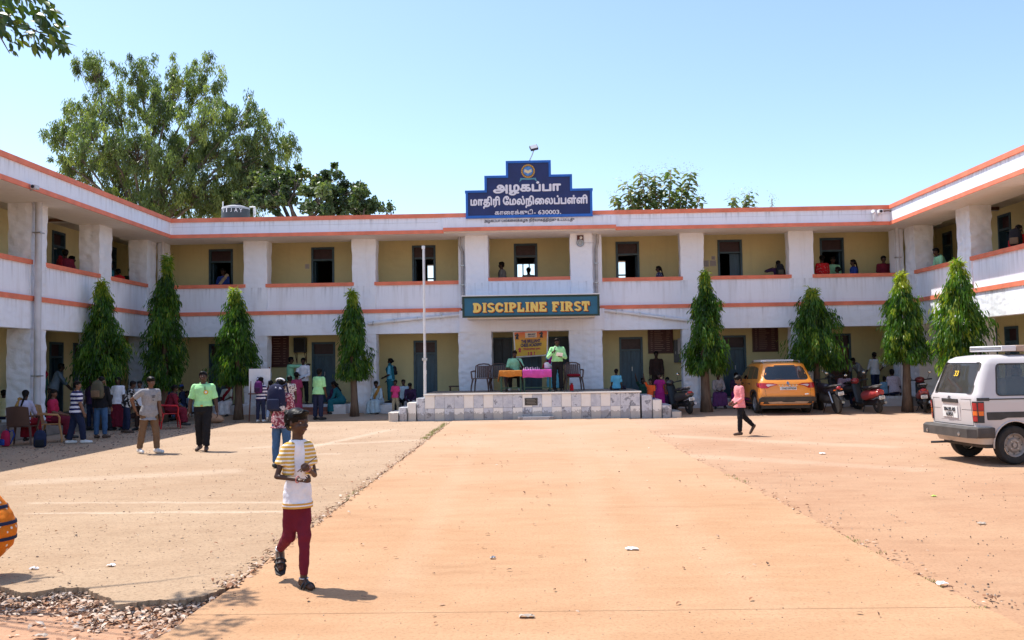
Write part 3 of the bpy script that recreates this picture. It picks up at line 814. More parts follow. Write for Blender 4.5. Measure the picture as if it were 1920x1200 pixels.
# crest: gold ring, blue field, open book, ribbon
ec = S(990, 321); er = 0.225
def disc(name, m, r, y0, y1, c=ec, n=28, par=None):
 mb = MB(); mb.rings([[Vector((c.x + r * math.cos(2 * math.pi * k / n), y, c.z + r * math.sin(2 * math.pi * k / n))) for k in range(n)] for y in (y0, y1)])
 return mb.build(name, m, par or nb)
disc('crest_ring', M_GOLD, er, ys - 0.014, ys - 0.001)
disc('crest_band', mat('emblem_dark', (0.10, 0.06, 0.04), 0.6), er * 0.78, ys - 0.018, ys - 0.0145)
disc('crest_field', mat('emblem_blue', (0.07, 0.22, 0.52), 0.5, var=0.3, scale=20), er * 0.70, ys - 0.022, ys - 0.0185)
for k in range(20):
 a = 2 * math.pi * k / 20
 MB().box(-0.010, 0.010, -0.003, 0.0, -0.018, 0.018, Matrix.Translation((ec.x + er * 0.89 * math.cos(a), ys - 0.0145, ec.z + er * 0.89 * math.sin(a))) @ Matrix.Rotation(-a + math.pi / 2, 4, 'Y')).build('crest_letter', mat('emblem_letter', (0.16, 0.07, 0.03), 0.6), nb)
for s in (-1, 1):
 MB().prism([(ec.x, ys - 0.0225, ec.z - 0.08), (ec.x + s * 0.12, ys - 0.0225, ec.z - 0.03), (ec.x + s * 0.115, ys - 0.0225, ec.z + 0.06), (ec.x + s * 0.05, ys - 0.0225, ec.z + 0.045), (ec.x, ys - 0.0225, ec.z + 0.01)], (0, -0.004, 0)).build('crest_book', mat('emblem_cream', (0.72, 0.6, 0.36), 0.6), nb)
M_RIB = mat('emblem_ribbon', (0.10, 0.30, 0.38), 0.6, var=0.2, scale=30)
for s in (-1, 1):
 MB().prism([(ec.x, ys - 0.002, ec.z - 0.285), (ec.x + s * 0.2, ys - 0.002, ec.z - 0.27), (ec.x + s * 0.29, ys - 0.002, ec.z - 0.36), (ec.x + s * 0.27, ys - 0.002, ec.z - 0.30), (ec.x + s * 0.25, ys - 0.002, ec.z - 0.22), (ec.x, ys - 0.002, ec.z - 0.235)], (0, -0.006, 0)).build('crest_ribbon', M_RIB, nb)
# floodlight on a bent arm above the board
fl = thing('floodlight', 'small black floodlight on a bent arm above the name board', 'floodlight', (S(992, 302).x, ys + 0.1, z3_ + 0.02))
q0 = S(992, 303, ys + 0.1); q1 = S(998, 290, ys + 0.1); q2 = S(1001, 281, ys + 0.1)
pipe('arm', M_STEEL, [q0, q1, q2], 0.018, fl)
MB().bbox(-0.13, 0.13, -0.04, 0.05, -0.09, 0.1, 0.012, Matrix.Translation(S(1001, 277, ys + 0.08)) @ Matrix.Rotation(R(-35), 4, 'X') @ Matrix.Rotation(R(-18), 4, 'Y')).build('housing', M_BLACK, fl)
MB().box(-0.11, 0.11, -0.047, -0.041, -0.075, 0.085, Matrix.Translation(S(1001, 277, ys + 0.08)) @ Matrix.Rotation(R(-35), 4, 'X') @ Matrix.Rotation(R(-18), 4, 'Y')).build('lens', mat('lamp_lens', (0.5, 0.5, 0.52), 0.2), fl)
# == CANOPY SIGN
yk = YF - 1.45
M_TEAL = mat('sign_teal', (0.012, 0.12, 0.20), 0.5, var=0.1, scale=3)
M_DGREEN = mat('sign_dark_green', (0.010, 0.035, 0.022), 0.5, var=0.15)
M_YEL = mat('sign_yellow_letters', (0.80, 0.58, 0.14), 0.55, var=0.05)
M_ORG = mat('sign_orange_shadow', (0.62, 0.16, 0.02), 0.55)
cp = thing('canopy_sign', 'teal canopy fascia with yellow block letters DISCIPLINE FIRST over the stage', 'sign', (on_y(995, 590, yk).x, yk, 3.2))
a_, b_ = on_y(868, 575, yk), on_y(1123, 571, yk)
zt_, zl_ = on_y(995, 554, yk).z, on_y(995, 594, yk).z
MB().box(a_.x, b_.x, yk, YF - 0.4, zl_ + 0.06, zt_).build('canopy_slab', M_WHITE, cp)
MB().box(a_.x + 0.12, b_.x - 0.12, yk + 0.12, YF - 0.4, zl_ - 0.04, zl_ + 0.058).build('canopy_underside', M_SOFFIT, cp)
MB().box(a_.x + 0.05, b_.x - 0.05, yk - 0.014, yk - 0.001, zl_ + 0.06, zt_ - 0.06).build('face_panel', M_TEAL, cp)
for (x0, x1, z0, z1) in ((a_.x - 0.02, b_.x + 0.02, zl_, zl_ + 0.06), (a_.x - 0.02, b_.x + 0.02, zt_ - 0.06, zt_ + 0.0), (a_.x - 0.02, a_.x + 0.05, zl_ + 0.061, zt_ - 0.061), (b_.x - 0.05, b_.x + 0.02, zl_ + 0.061, zt_ - 0.061)):
 MB().box(x0, x1, yk - 0.03, yk - 0.002, z0, z1).build('border', M_DGREEN, cp)
MB().box(a_.x - 0.04, b_.x + 0.04, yk - 0.06, YF - 0.42, zt_ + 0.001, zt_ + 0.03).build('top_edge', M_WHITEP, cp)
bl = on_y(995, 584.5, yk).z; tl = on_y(995, 566.5, yk).z
def block_letters(dx, dz, m, dy, name):
 for w, p0, p1 in (('DISCIPLINE', 887, 1026), ('FIRST', 1035, 1106)):
  x0, x1 = on_y(p0, 575, yk).x, on_y(p1, 573, yk).x
  n_ = len(w)
  wd = {'I': 0.62, 'S': 0.95, 'D': 1.1, 'C': 1.05, 'P': 1.0, 'L': 0.95, 'N': 1.1, 'E': 0.98, 'F': 0.95, 'R': 1.08, 'T': 1.0}
  tot = sum(wd[c] for c in w); x = x0
  for c in w:
   ww = (x1 - x0) * wd[c] / tot
   mb_l = slab_letter(c, ww * 0.93, tl - bl)
   o = mb_l.build(name, m, None, world=False)
   o.location = (x + dx, yk - 0.0145 - dy, bl + dz); o.parent = cp; o.matrix_parent_inverse = root_matrix(cp).inverted()
   x += ww
def slab_letter(c, w, h):
 """heavy poster letters made of bars and bowls, in the x-z plane, 12 mm thick"""
 mb = MB(); t = w * 0.34 if c != 'I' else w * 0.52; th = h * 0.25; dd = [0.010]
 def rect(x0, x1, z0, z1):
  dd[0] += 0.00012; mb.box(x0, x1, -dd[0], 0, z0, z1)
 def poly(p):
  dd[0] += 0.00012; mb.prism([(x, 0, z) for x, z in p], (0, -dd[0], 0))
 def bowl(cx, cz, rx, rz, tx, tz, a0, a1, n=12):
  o_ = [(cx + rx * math.cos(a0 + (a1 - a0) * k / n), cz + rz * math.sin(a0 + (a1 - a0) * k / n)) for k in range(n + 1)]
  i_ = [(cx + (rx - tx) * math.cos(a0 + (a1 - a0) * k / n), cz + (rz - tz) * math.sin(a0 + (a1 - a0) * k / n)) for k in range(n + 1)]
  for k in range(n): poly([o_[k], o_[k + 1], i_[k + 1], i_[k]])
 pi = math.pi
 if c == 'I': rect(w * .24, w * .76, 0, h); rect(w * .08, w * .92, 0, th * .45); rect(w * .08, w * .92, h - th * .45, h)
 elif c == 'D': rect(0.08 * w, 0.08 * w + t, 0, h); bowl(.42 * w, h / 2, .54 * w, h / 2, t, th, -pi / 2, pi / 2); rect(0, .45 * w, 0, th * .9); rect(0, .45 * w, h - th * .9, h)
 elif c == 'C': bowl(.52 * w, h / 2, .52 * w, h / 2, t, th, pi * .28, pi * 1.72, 16); rect(.72 * w, .96 * w, h * .60, h * .86); rect(.72 * w, .96 * w, h * .14, h * .34)
 elif c == 'P': rect(.08 * w, .08 * w + t, 0, h); bowl(.45 * w, h * .69, .5 * w, h * .31, t, th * .8, -pi / 2, pi / 2); rect(0, .48 * w, h - th * .8, h); rect(.1 * w, .48 * w, h * .38, h * .38 + th * .8); rect(0, .55 * w, 0, th * .45)
 elif c == 'R': rect(.06 * w, .06 * w + t, 0, h); bowl(.42 * w, h * .71, .46 * w, h * .29, t, th * .75, -pi / 2, pi / 2); rect(0, .45 * w, h - th * .75, h); rect(.1 * w, .45 * w, h * .42, h * .42 + th * .75); poly([(.4 * w, h * .45), (.68 * w, h * .48), (1.0 * w, 0), (.66 * w, 0)]); rect(0, .48 * w, 0, th * .4)
 elif c == 'L': rect(.08 * w, .08 * w + t, 0, h); rect(0, .92 * w, 0, th); rect(.74 * w, .95 * w, 0, h * .42); rect(0, .55 * w, h - th * .45, h)
 elif c in 'EF':
  rect(.08 * w, .08 * w + t, 0, h); rect(0, .92 * w, h - th, h); rect(.74 * w, .93 * w, h * .66, h); rect(.1 * w, .68 * w, h * .42, h * .62)
  if c == 'E': rect(0, .94 * w, 0, th); rect(.76 * w, .96 * w, 0, h * .36)
  else: rect(0, .58 * w, 0, th * .45)
 elif c == 'N': rect(.05 * w, .05 * w + t * .85, 0, h); rect(.95 * w - t * .85, .95 * w, 0, h); poly([(.05 * w, h), (.05 * w + t, h), (.95 * w, 0), (.95 * w - t, 0)]); rect(0, .42 * w, 0, th * .4)
 elif c == 'T': rect(.5 * w - t / 2, .5 * w + t / 2, 0, h); rect(0, w, h - th, h); rect(0, .2 * w, h * .58, h); rect(.8 * w, w, h * .58, h); rect(.22 * w, .78 * w, 0, th * .45)
 elif c == 'S': bowl(.5 * w, h * .72, .48 * w, h * .28, t * .95, th * .8, pi * .1, pi * 1.5, 14); bowl(.5 * w, h * .28, .48 * w, h * .28, t * .95, th * .8, -pi * .9, pi * .5, 14)
 return mb
block_letters(0.040, -0.035, mat('sign_black_shadow', (0.02, 0.015, 0.012), 0.6), 0.0, 'letter_shadow')
block_letters(0.022, -0.016, M_ORG, 0.0125, 'letter_side')
block_letters(0.0, 0.0, M_YEL, 0.025, 'letter')
# == STAGE with tiled front
ST_Y, ST_Z = 27.35, 0.80
sx0, sx1 = on_y(797, 762, ST_Y).x, on_y(1200, 756, ST_Y).x
def marble(name, vein, seed):
 m = bpy.data.materials.new(name); MATS[name] = m
 n, l, p = nodes_of(m)
 p.inputs['Roughness'].default_value = 0.35
 g = n.new('ShaderNodeNewGeometry').outputs['Position']
 mp = n.new('ShaderNodeMapping'); mp.inputs['Location'].default_value = (seed, seed * 2.1, 0); l.new(g, mp.inputs[0]); g2 = mp.outputs[0]
 a = noise(n, l, g2, 3.2, 8, rough=0.7); b = noise(n, l, g2, 9.0, 6, rough=0.7)
 if vein:
  c = mix_node(n, l, ramp(n, l, a, [(0.35, 0.0), (0.62, 1.0)]), (0.46, 0.48, 0.54), (0.74, 0.75, 0.79))
  c = mix_node(n, l, ramp(n, l, a, [(0.54, 0.0), (0.60, 0.9), (0.70, 0.25)]), c, (0.12, 0.13, 0.17))
 else:
  c = mix_node(n, l, ramp(n, l, b, [(0.35, 0.0), (0.7, 1.0)]), (0.86, 0.81, 0.74), (0.90, 0.87, 0.82))
 sp = n.new('ShaderNodeSeparateXYZ'); l.new(n.new('ShaderNodeNewGeometry').outputs['Position'], sp.inputs[0])
 ad = n.new('ShaderNodeMath'); ad.operation = 'MULTIPLY_ADD'; ad.inputs[1].default_value = -0.45; l.new(b, ad.inputs[0]); l.new(sp.outputs[2], ad.inputs[2])
 c = mix_node(n, l, ramp(n, l, ad.outputs[0], [(-0.34, 0.5), (-0.13, 0.0)]), c, (0.13, 0.10, 0.08))
 l.new(c, p.inputs['Base Color'])
 return m
M_MARB = [marble('marble_veined', True, s) if s else None for s in (0,)][0] or marble('marble_veined', True, 3.1)
M_MARB2 = marble('marble_dark_vein', True, 7.7)
M_CREAM = marble('marble_cream', False, 1.0)
M_GROUT = mat('grout', (0.45, 0.42, 0.39), 0.9, var=0.2)
stage = thing('stage_platform', 'raised concrete stage faced with chequered marble tiles below the canopy', 'stage', ((sx0 + sx1) / 2, ST_Y, 0))
MB().box(sx0, sx1, ST_Y, YF - 0.18, -0.05, ST_Z - 0.05).build('core', M_GROUT, stage)
MB().box(sx0 - 0.03, sx1 + 0.03, ST_Y - 0.045, YF - 0.16, ST_Z - 0.049, ST_Z).build('deck', M_FLOOR, stage)
MB().bbox(sx0 - 0.04, sx1 + 0.04, ST_Y - 0.075, ST_Y - 0.047, ST_Z - 0.045, ST_Z - 0.004, 0.008).build('nosing', M_CREAM, stage)
ncol = 22
tw = (sx1 - sx0) / ncol
zmid = 0.36
tile_me = {}
def tile(x0, x1, z0, z1, m, y=ST_Y, r_=None):
 j = rnd.uniform(0, 0.004)
 return MB().bbox(x0 + 0.003, x1 - 0.003, y - 0.022 - j, y - 0.001, z0 + 0.003, z1 - 0.003, 0.003).build('tile', m, stage)
for c in range(ncol):
 for r_ in range(2):
  vein = (c + r_) % 2 == 0
  m = (M_MARB if rnd.random() < 0.6 else M_MARB2) if vein else M_CREAM
  if r_ and rnd.random() < 0.25 and not vein: m = M_MARB
  z0, z1 = ((-0.02, zmid) if r_ == 0 else (zmid, ST_Z - 0.05))
  tile(sx0 + tw * c, sx0 + tw * (c + 1), z0, z1, m)
# side stairs: tiled blocks with rounded corners falling away from the platform
def stair_block(x0, x1, z1, m, y0, y1, rz):
 mb = MB(); rr = 0.10
 poly = []
 sgn = -1 if rz else 1
 for k in range(5):
  a = math.pi / 2 * k / 4
  poly.append((x0 + rr - rr * math.sin(math.pi / 2 - a), y0 + rr - rr * math.sin(a)) if sgn == 1 else (x1 - rr + rr * math.sin(math.pi / 2 - a), y0 + rr - rr * math.sin(a)))
 if sgn == 1: poly = poly + [(x1 - 0.004, y0), (x1 - 0.004, y1), (x0, y1)]
 else: poly = poly + [(x0 + 0.004, y0), (x0 + 0.004, y1), (x1, y1)]
 mb.prism([(x, y, -0.05) for x, y in poly], (0, 0, z1 + 0.05))
 return mb.build('stair_block', m, stage, smooth=35)
lx = [728, 747, 763, 780, 797]; lz = [0.26, 0.40, 0.54, 0.67]
for k in range(4):
 x0, x1 = on_y(lx[k], 770, ST_Y).x, on_y(lx[k + 1], 770, ST_Y).x
 stair_block(x0, x1, lz[k], (M_CREAM, M_MARB, M_CREAM, M_MARB2)[k], ST_Y - 0.05 + 0.02 * k, ST_Y + 1.5, 0)
rx = [1203, 1224, 1242, 1260, 1279]; rz = [0.66, 0.52, 0.36, 0.16]
for k in range(4):
 x0, x1 = on_y(rx[k], 760, ST_Y).x, on_y(rx[k + 1], 760, ST_Y).x
 stair_block(x0, x1, rz[k], (M_MARB, M_CREAM, M_MARB2, M_CREAM)[k], ST_Y - 0.02 + 0.02 * k, ST_Y + 1.5, 1)
pa, pb = on_y(984, 760, ST_Y), on_y(1008, 746, ST_Y)
pq = MB().bbox(pa.x, pb.x, ST_Y - 0.045, ST_Y - 0.027, pa.z, pb.z, 0.006).build('plaque', mat('plaque_granite', (0.035, 0.03, 0.026), 0.3, var=0.3, scale=60), stage)
for k in range(4):
 z = pb.z - 0.045 - 0.042 * k
 MB().box(pa.x + 0.05 + 0.02 * (k % 2), pb.x - 0.05 - 0.03 * ((k + 1) % 2), ST_Y - 0.047, ST_Y - 0.0455, z - 0.007, z + 0.007).build('engraved_line', mat('plaque_text', (0.25, 0.22, 0.18), 0.6), pq)
fa, fb = on_y(971, 783, ST_Y - 0.2), on_y(1039, 778, ST_Y - 0.2)
MB().bbox(fa.x, fb.x, ST_Y - 0.34, ST_Y - 0.03, -0.05, 0.09, 0.01).build('foot_step', M_MARB, stage)
# == FLAGPOLE
fp = on_y(797, 741, ST_Y + 0.2)
ftop = on_y(792.5, 461, ST_Y + 0.2)
pole = thing('flagpole', 'tall white flagpole rising beside the stage stairs', 'flagpole', (fp.x, ST_Y + 0.2, 0.62))
zmidp = on_y(796, 673, ST_Y + 0.2).z
MB().tube([(fp.x, ST_Y + 0.2, 0.6), (fp.x, ST_Y + 0.2, zmidp)], 0.042, 12).build('lower_pole', M_WHITEP, pole, smooth=50)
MB().tube([(fp.x, ST_Y + 0.2, zmidp), (fp.x, ST_Y + 0.2, ftop.z - 0.1)], 0.032, 12).build('upper_pole', M_WHITEP, pole, smooth=50)
MB().tube([(fp.x, ST_Y + 0.2, ftop.z - 0.1), (fp.x, ST_Y + 0.2, ftop.z)], 0.05, 12).build('cap', M_WHITEP, pole, smooth=50)
MB().box(fp.x - 0.075, fp.x + 0.075, ST_Y + 0.14, ST_Y + 0.26, zmidp - 0.05, zmidp + 0.03).build('collar', M_STEEL, pole)
MB().tube([(fp.x + 0.045, ST_Y + 0.16, 0.75), (fp.x + 0.045, ST_Y + 0.16, ftop.z - 0.05)], 0.004, 5).build('halyard', M_WHITEP, pole)
# == FIXTURES on walls
M_BOARD = mat('honour_board_maroon', (0.085, 0.022, 0.018), 0.5, var=0.2, scale=5)
M_BTEXT = mat('honour_board_text', (0.32, 0.20, 0.15), 0.6)
M_BROWNF = mat('honour_board_frame', (0.11, 0.05, 0.03), 0.5, var=0.2, scale=10)
def honour_board(px0, px1, py0, py1, label):
 y = YB - 0.05
 a, b = on_y(px0, py1, y), on_y(px1, py0, y)
 t = thing('honour_board', label, 'board', ((a.x + b.x) / 2, y, a.z), group='honour boards on the veranda wall')
 MB().box(a.x, b.x, y, y + 0.045, a.z, b.z).build('panel', M_BOARD, t)
 for (x0, x1, z0, z1) in ((a.x - 0.03, b.x + 0.03, b.z, b.z + 0.04), (a.x - 0.03, b.x + 0.03, a.z - 0.04, a.z), (a.x - 0.03, a.x, a.z + 0.001, b.z - 0.001), (b.x, b.x + 0.03, a.z + 0.001, b.z - 0.001)):
  MB().box(x0, x1, y - 0.012, y + 0.045, z0, z1).build('frame', M_BROWNF, t)
 nl = 11; r_ = random.Random(px0)
 for k in range(nl):
  z = b.z - (b.z - a.z) * (k + 1) / (nl + 1)
  for (f0, f1) in ((0.08, r_.uniform(0.14, 0.18)), (0.24, r_.uniform(0.5, 0.68)), (0.75, r_.uniform(0.86, 0.93))):
   MB().box(a.x + (b.x - a.x) * f0, a.x + (b.x - a.x) * f1, y - 0.003, y - 0.0005, z - 0.009, z + 0.009).build('painted_line', M_BTEXT, t)
honour_board(504, 540, 630, 687, 'tall maroon honour board with painted lines beside the wall speaker')
honour_board(1217, 1260, 617, 661, 'maroon honour board between a double door and the grey meter box')
honour_board(1413, 1457, 613, 658, 'square maroon honour board on the wall beyond the orange car')
# wall speaker / cabinet on brackets
a, b = on_y(551, 661, YB - 0.3), on_y(573, 633, YB - 0.3)
spk = thing('wall_cabinet', 'black wall mounted loudspeaker cabinet on a rusty bracket', 'loudspeaker', ((a.x + b.x) / 2, YB - 0.2, a.z))
MB().bbox(a.x, b.x, YB - 0.36, YB - 0.08, a.z, b.z, 0.015).build('cabinet', M_BLACK, spk)
MB().box(a.x + 0.04, b.x - 0.04, YB - 0.368, YB - 0.3605, a.z + 0.05, b.z - 0.05).build('grille', mat('speaker_cloth', (0.02, 0.018, 0.018), 0.9, var=0.3, scale=80), spk)
M_RUST = mat('rusty_iron', (0.13, 0.06, 0.035), 0.8, var=0.4, scale=14)
for x in (a.x + 0.04, b.x - 0.04):
 MB().tube([(x, YB - 0.34, a.z - 0.015), (x, YB - 0.02, a.z - 0.015), (x, YB - 0.02, a.z - 0.38), (x, YB - 0.32, a.z - 0.03)], 0.014, 6).build('bracket', M_RUST, spk)
# grey meter box
a, b = on_y(1265, 680, YB - 0.2), on_y(1282, 637, YB - 0.2)
mbx = thing('meter_box', 'grey electric meter box on the ochre wall behind the black scooter', 'electric box', ((a.x + b.x) / 2, YB - 0.1, a.z))
MB().bbox(a.x, b.x, YB - 0.2, YB - 0.005, a.z, b.z, 0.012).build('cabinet', mat('meter_box_grey', (0.11, 0.12, 0.13), 0.5, var=0.2), mbx)
MB().bbox(a.x + 0.12, b.x - 0.01, YB - 0.225, YB - 0.205, b.z - 0.5, b.z + 0.05, 0.006).build('meter_cover', M_PVC, mbx)
MB().box(a.x + 0.03, a.x + 0.05, YB - 0.215, YB - 0.201, a.z + 0.3, a.z + 0.4).build('latch', M_STEEL, mbx)
# round lamp with brown backplate on the pillar
yp = YF - CN - 0.012
bell = thing('wall_lamp', 'round glass bulkhead lamp hanging from a brown plate on the pillar', 'lamp', (on_y(1088, 452, yp).x, yp, on_y(1088, 460, yp).z))
a, b = on_y(1082, 452, yp), on_y(1094, 441, yp)
MB().bbox(a.x, b.x, yp - 0.025, yp + 0.01, a.z, b.z, 0.005).build('back_plate', mat('lamp_brown', (0.09, 0.02, 0.015), 0.5), bell)
MB().ell(((a.x + b.x) / 2 + 0.02, yp - 0.05, b.z - 0.09), 0.05).build('bulb', mat('bulb_white', (0.8, 0.76, 0.7), 0.3), bell, smooth=True)
c = on_y(1088, 455.5, yp)
Mx = Matrix.Translation((c.x, yp - 0.01, c.z)) @ Matrix.Rotation(R(90), 4, 'X')
MB().lathe([(0.02, -0.02), (0.125, -0.015), (0.13, 0.02), (0.105, 0.05), (0.1, 0.035), (0.02, 0.03)], 22, Mx).build('lamp_ring', M_STEEL, bell, smooth=40)
MB().ell((c.x, yp - 0.04, c.z), 0.085, 0.04, 0.085).build('glass', mat('lamp_glass', (0.35, 0.37, 0.38), 0.1, var=0.2, scale=20), bell, smooth=True)
MB().tube([(c.x + 0.12, yp - 0.005, c.z), (ux(1112, 456), yp - 0.005, c.z - 0.005)], 0.006, 5).build('cable', M_PIPEG, bell)
# camera and conduit at the right corner, birds on the wire bracket, camera on the left eaves
yv = YF - CO - 0.04
cc = thing('security_camera', 'white security camera on the eaves at the sunny corner', 'camera', tuple(on_y(1652, 400, yv - 0.1)))
p0 = on_y(1650, 397, yv - 0.12)
MB().bbox(-0.07, 0.07, -0.1, 0.1, -0.06, 0.06, 0.015, Matrix.Translation(p0)).build('body', M_WHITEP, cc)
MB().tube([p0 + Vector((0, -0.1, 0)), p0 + Vector((0, -0.115, 0))], 0.045, 14).build('lens', M_BLACK, cc)
MB().tube([p0 + Vector((0, 0.05, -0.05)), (p0.x, yv, p0.z - 0.12)], 0.015, 6).build('bracket', M_PVCW, cc)
wb = thing('wire_bracket', 'thin rusty iron rod fixed along the eaves at the sunny corner', 'bracket', tuple(on_y(1675, 394, yv)))
pipe('rod', M_RUST, [on_y(1655, 395.5, yv - 0.06), on_y(1700, 394, yv - 0.06)], 0.022, wb)
MB().box(-0.015, 0.015, 0, 0.07, -0.02, 0.02, Matrix.Translation(on_y(1660, 395.5, yv - 0.06))).build('bolt', M_RUST, wb)
MB().box(-0.015, 0.015, 0, 0.07, -0.02, 0.02, Matrix.Translation(on_y(1695, 394.2, yv - 0.06))).build('bolt', M_RUST, wb)
for k, (px, s, lb) in enumerate(((1681, 1, 'grey pigeon with its head up on the iron rod'), (1693, -1, 'smaller grey pigeon hunched on the iron rod'))):
 c = on_y(px, 391.5, yv - 0.06)
 bd = thing('pigeon', lb, 'bird', (c.x, c.y, c.z - 0.04))
 mb = MB()
 M_ = Matrix.Rotation(R(30 * s), 3, 'Y')
 k_ = 1.0 if k == 0 else 0.8
 mb.ell(c, 0.13 * k_, 0.06 * k_, 0.065 * k_, M_.to_4x4(), 12, 8); mb.ell(c + Vector((0.10 * s * k_, 0, 0.09 * k_)), 0.045 * k_); mb.tube([c + Vector((0.13 * s * k_, 0, 0.09 * k_)), c + Vector((0.175 * s * k_, 0, 0.08 * k_))], [0.014, 0.003], 6)
 mb.tube([c + Vector((-0.08 * s * k_, 0, -0.03)), c + Vector((-0.22 * s * k_, 0, -0.07 * k_))], [0.05 * k_, 0.03 * k_], 8)
 mb.tube([c + Vector((0.02, 0.0, -0.03)), c + Vector((0.02, 0.0, -0.05))], 0.008, 5)
 o = mb.build('body', mat('pigeon_grey', (0.13, 0.13, 0.145), 0.7, var=0.3, scale=20), bd, smooth=True)
 md = o.modifiers.new('skin', 'REMESH'); md.mode = 'VOXEL'; md.voxel_size = 0.012; md.use_smooth_shade = True
xv = CL + 0.04
p0 = on_x(65, 351, xv + 0.1)
cc = thing('security_camera', 'small grey security camera on the shaded eaves', 'camera', (xv, p0.y, p0.z - 0.1))
MB().bbox(-0.06, 0.07, -0.09, 0.09, -0.05, 0.05, 0.015, Matrix.Translation(p0)).build('body', M_PVC, cc)
MB().tube([p0 + Vector((0, -0.09, 0)), p0 + Vector((0, -0.105, 0))], 0.04, 14).build('lens', M_BLACK, cc)
MB().tube([p0, (xv - 0.01, p0.y, p0.z - 0.08)], 0.016, 6).build('bracket', M_STEEL, cc)
# tube light brackets under the veranda ceilings, notices on the wall
for (fr_n, x, y) in (('l', XL - 1.2, uyl(140, 430) + 1.5), ('r', XR + 1.1, 27.6)):
 t = thing('tube_light', 'unlit tube light under the %s veranda ceiling' % ('shaded' if fr_n == 'l' else 'sunny side'), 'lamp', (x, y, Z_CEIL - 0.15))
 MB().box(x - 0.6, x + 0.6, y - 0.03, y + 0.03, Z_CEIL - 0.09, Z_CEIL - 0.002).build('batten', M_RUST, t)
 MB().tube([(x - 0.58, y, Z_CEIL - 0.11), (x + 0.58, y, Z_CEIL - 0.11)], 0.016, 8).build('tube', M_PVC, t)
for k, (px0, px1, py0, py1, lb) in enumerate(((1319, 1329, 488, 500, 'printed notice sheet on the wall nearest the pillar'), (1331, 1343, 488, 499, 'printed notice sheet next to the open classroom door'), (1334, 1341, 480, 487, 'small notice above two printed sheets'), (572, 580, 495, 504, 'pale round sticker beside a dark doorway'))):
 a, b = on_y(px0, py1, YB - 0.006), on_y(px1, py0, YB - 0.006)
 t = thing('notice', lb, 'notice', ((a.x + b.x) / 2, YB - 0.006, a.z))
 MB().box(a.x, b.x, YB - 0.006, YB - 0.001, a.z, b.z).build('sheet', mat('notice_paper', (0.52, 0.46, 0.42), 0.8, var=0.1), t)
 for q in range(4):
  z = a.z + (b.z - a.z) * (q + 1) / 5
  MB().box(a.x + 0.02, b.x - 0.02 - 0.02 * (q % 2), YB - 0.0075, YB - 0.0062, z - 0.006, z + 0.006).build('print_line', mat('notice_ink', (0.25, 0.22, 0.24), 0.8), t)
# water tank on the roof
tk = on_y(442, 400, 34.5)
tank = thing('water_tank', 'round black water tank with white lettering on the roof', 'water tank', (tk.x, 34.5, Z_CEIL + 0.12))
rt = 0.54; zt = on_y(446, 387, 34.5).z
M_TANK = mat('tank_black', (0.035, 0.04, 0.05), 0.5, var=0.2, scale=3)
M_TANKW = mat('tank_dusty_top', (0.42, 0.42, 0.44), 0.7, var=0.15, scale=4)
MB().lathe([(rt * .96, 0), (rt, 0.05), (rt * .98, 0.12), (rt, 0.2), (rt * .98, 0.28), (rt, 0.36), (rt * 0.985, zt - 6.31 - 0.14)], 32, Matrix.Translation((tk.x, 34.5, 6.31))).build('barrel', M_TANK, tank, smooth=40)
MB().lathe([(rt * 0.99, zt - 6.31 - 0.139), (rt * .95, zt - 6.31 - 0.06), (rt * .6, zt - 6.31), (rt * .25, zt - 6.31 + 0.02), (0.01, zt - 6.31 + 0.02)], 32, Matrix.Translation((tk.x, 34.5, 6.31))).build('dome', M_TANKW, tank, smooth=40)
MB().lathe([(0.12, 0), (0.13, 0.07), (0.01, 0.08)], 16, Matrix.Translation((tk.x + 0.12, 34.3, zt - 0.03))).build('lid', M_TANK, tank, smooth=40)
wz = zt - 0.30
for k, ch in enumerate('VIJAY'):
 a = R(-90 + (k - 2) * 19)
 e1 = Vector((-math.sin(a), math.cos(a), 0)); o_ = Vector((tk.x + (rt + 0.004) * math.cos(a), 34.5 + (rt + 0.004) * math.sin(a), wz)) - e1 * (0.025 if ch in 'IJ' else 0.06)
 lettering('letter', ch, M_LETW, o_, e1, EZ, 0.05 if ch in 'IJ' else 0.12, 0.15, 0.0, 0.004, tank)
for (px, tp) in ((418, 378), (476, 388)):
 c = on_y(px, 400, 35.0); MB().tube([(c.x, 35.0, 6.31), (c.x, 35.0, on_y(px, tp, 35.0).z)], 0.025, 6).build('pipe', M_PVCW, tank)
MB().tube([tuple(on_y(468, 388, 34.4)), tuple(on_y(478, 388, 34.4)), tuple(on_y(479, 402, 34.4))], 0.03, 6).build('inlet_pipe', M_PVCW, tank)
# == TREES
def leaf_material(name, dark, mid, young, trans=0.25):
 m = bpy.data.materials.new(name); MATS[name] = m
 n, l, p = nodes_of(m)
 at = n.new('ShaderNodeAttribute'); at.attribute_name = 'tone'
 c = ramp(n, l, at.outputs['Fac'], [(0.0, dark), (0.55, mid), (1.0, young)])
 l.new(c, p.inputs['Base Color'])
 p.inputs['Roughness'].default_value = 0.42
 p.inputs['Specular IOR Level'].default_value = 0.45
 tr = n.new('ShaderNodeBsdfTranslucent')
 br = n.new('ShaderNodeMix'); br.data_type = 'RGBA'; br.blend_type = 'MULTIPLY'; br.inputs[0].default_value = 1.0
 l.new(c, br.inputs[6]); br.inputs[7].default_value = (1.7, 1.8, 0.6, 1)
 l.new(br.outputs[2], tr.inputs['Color'])
 ms = n.new('ShaderNodeMixShader'); ms.inputs[0].default_value = trans
 l.new(p.outputs[0], ms.inputs[1]); l.new(tr.outputs[0], ms.inputs[2])
 l.new(ms.outputs[0], n['Material Output'].inputs['Surface'])
 return m
def bark(name, a, b): return mat(name, a, 0.9, col2=b, scale=5, bump=0.7, bscale=14, stretch=(3, 3, 0.6))
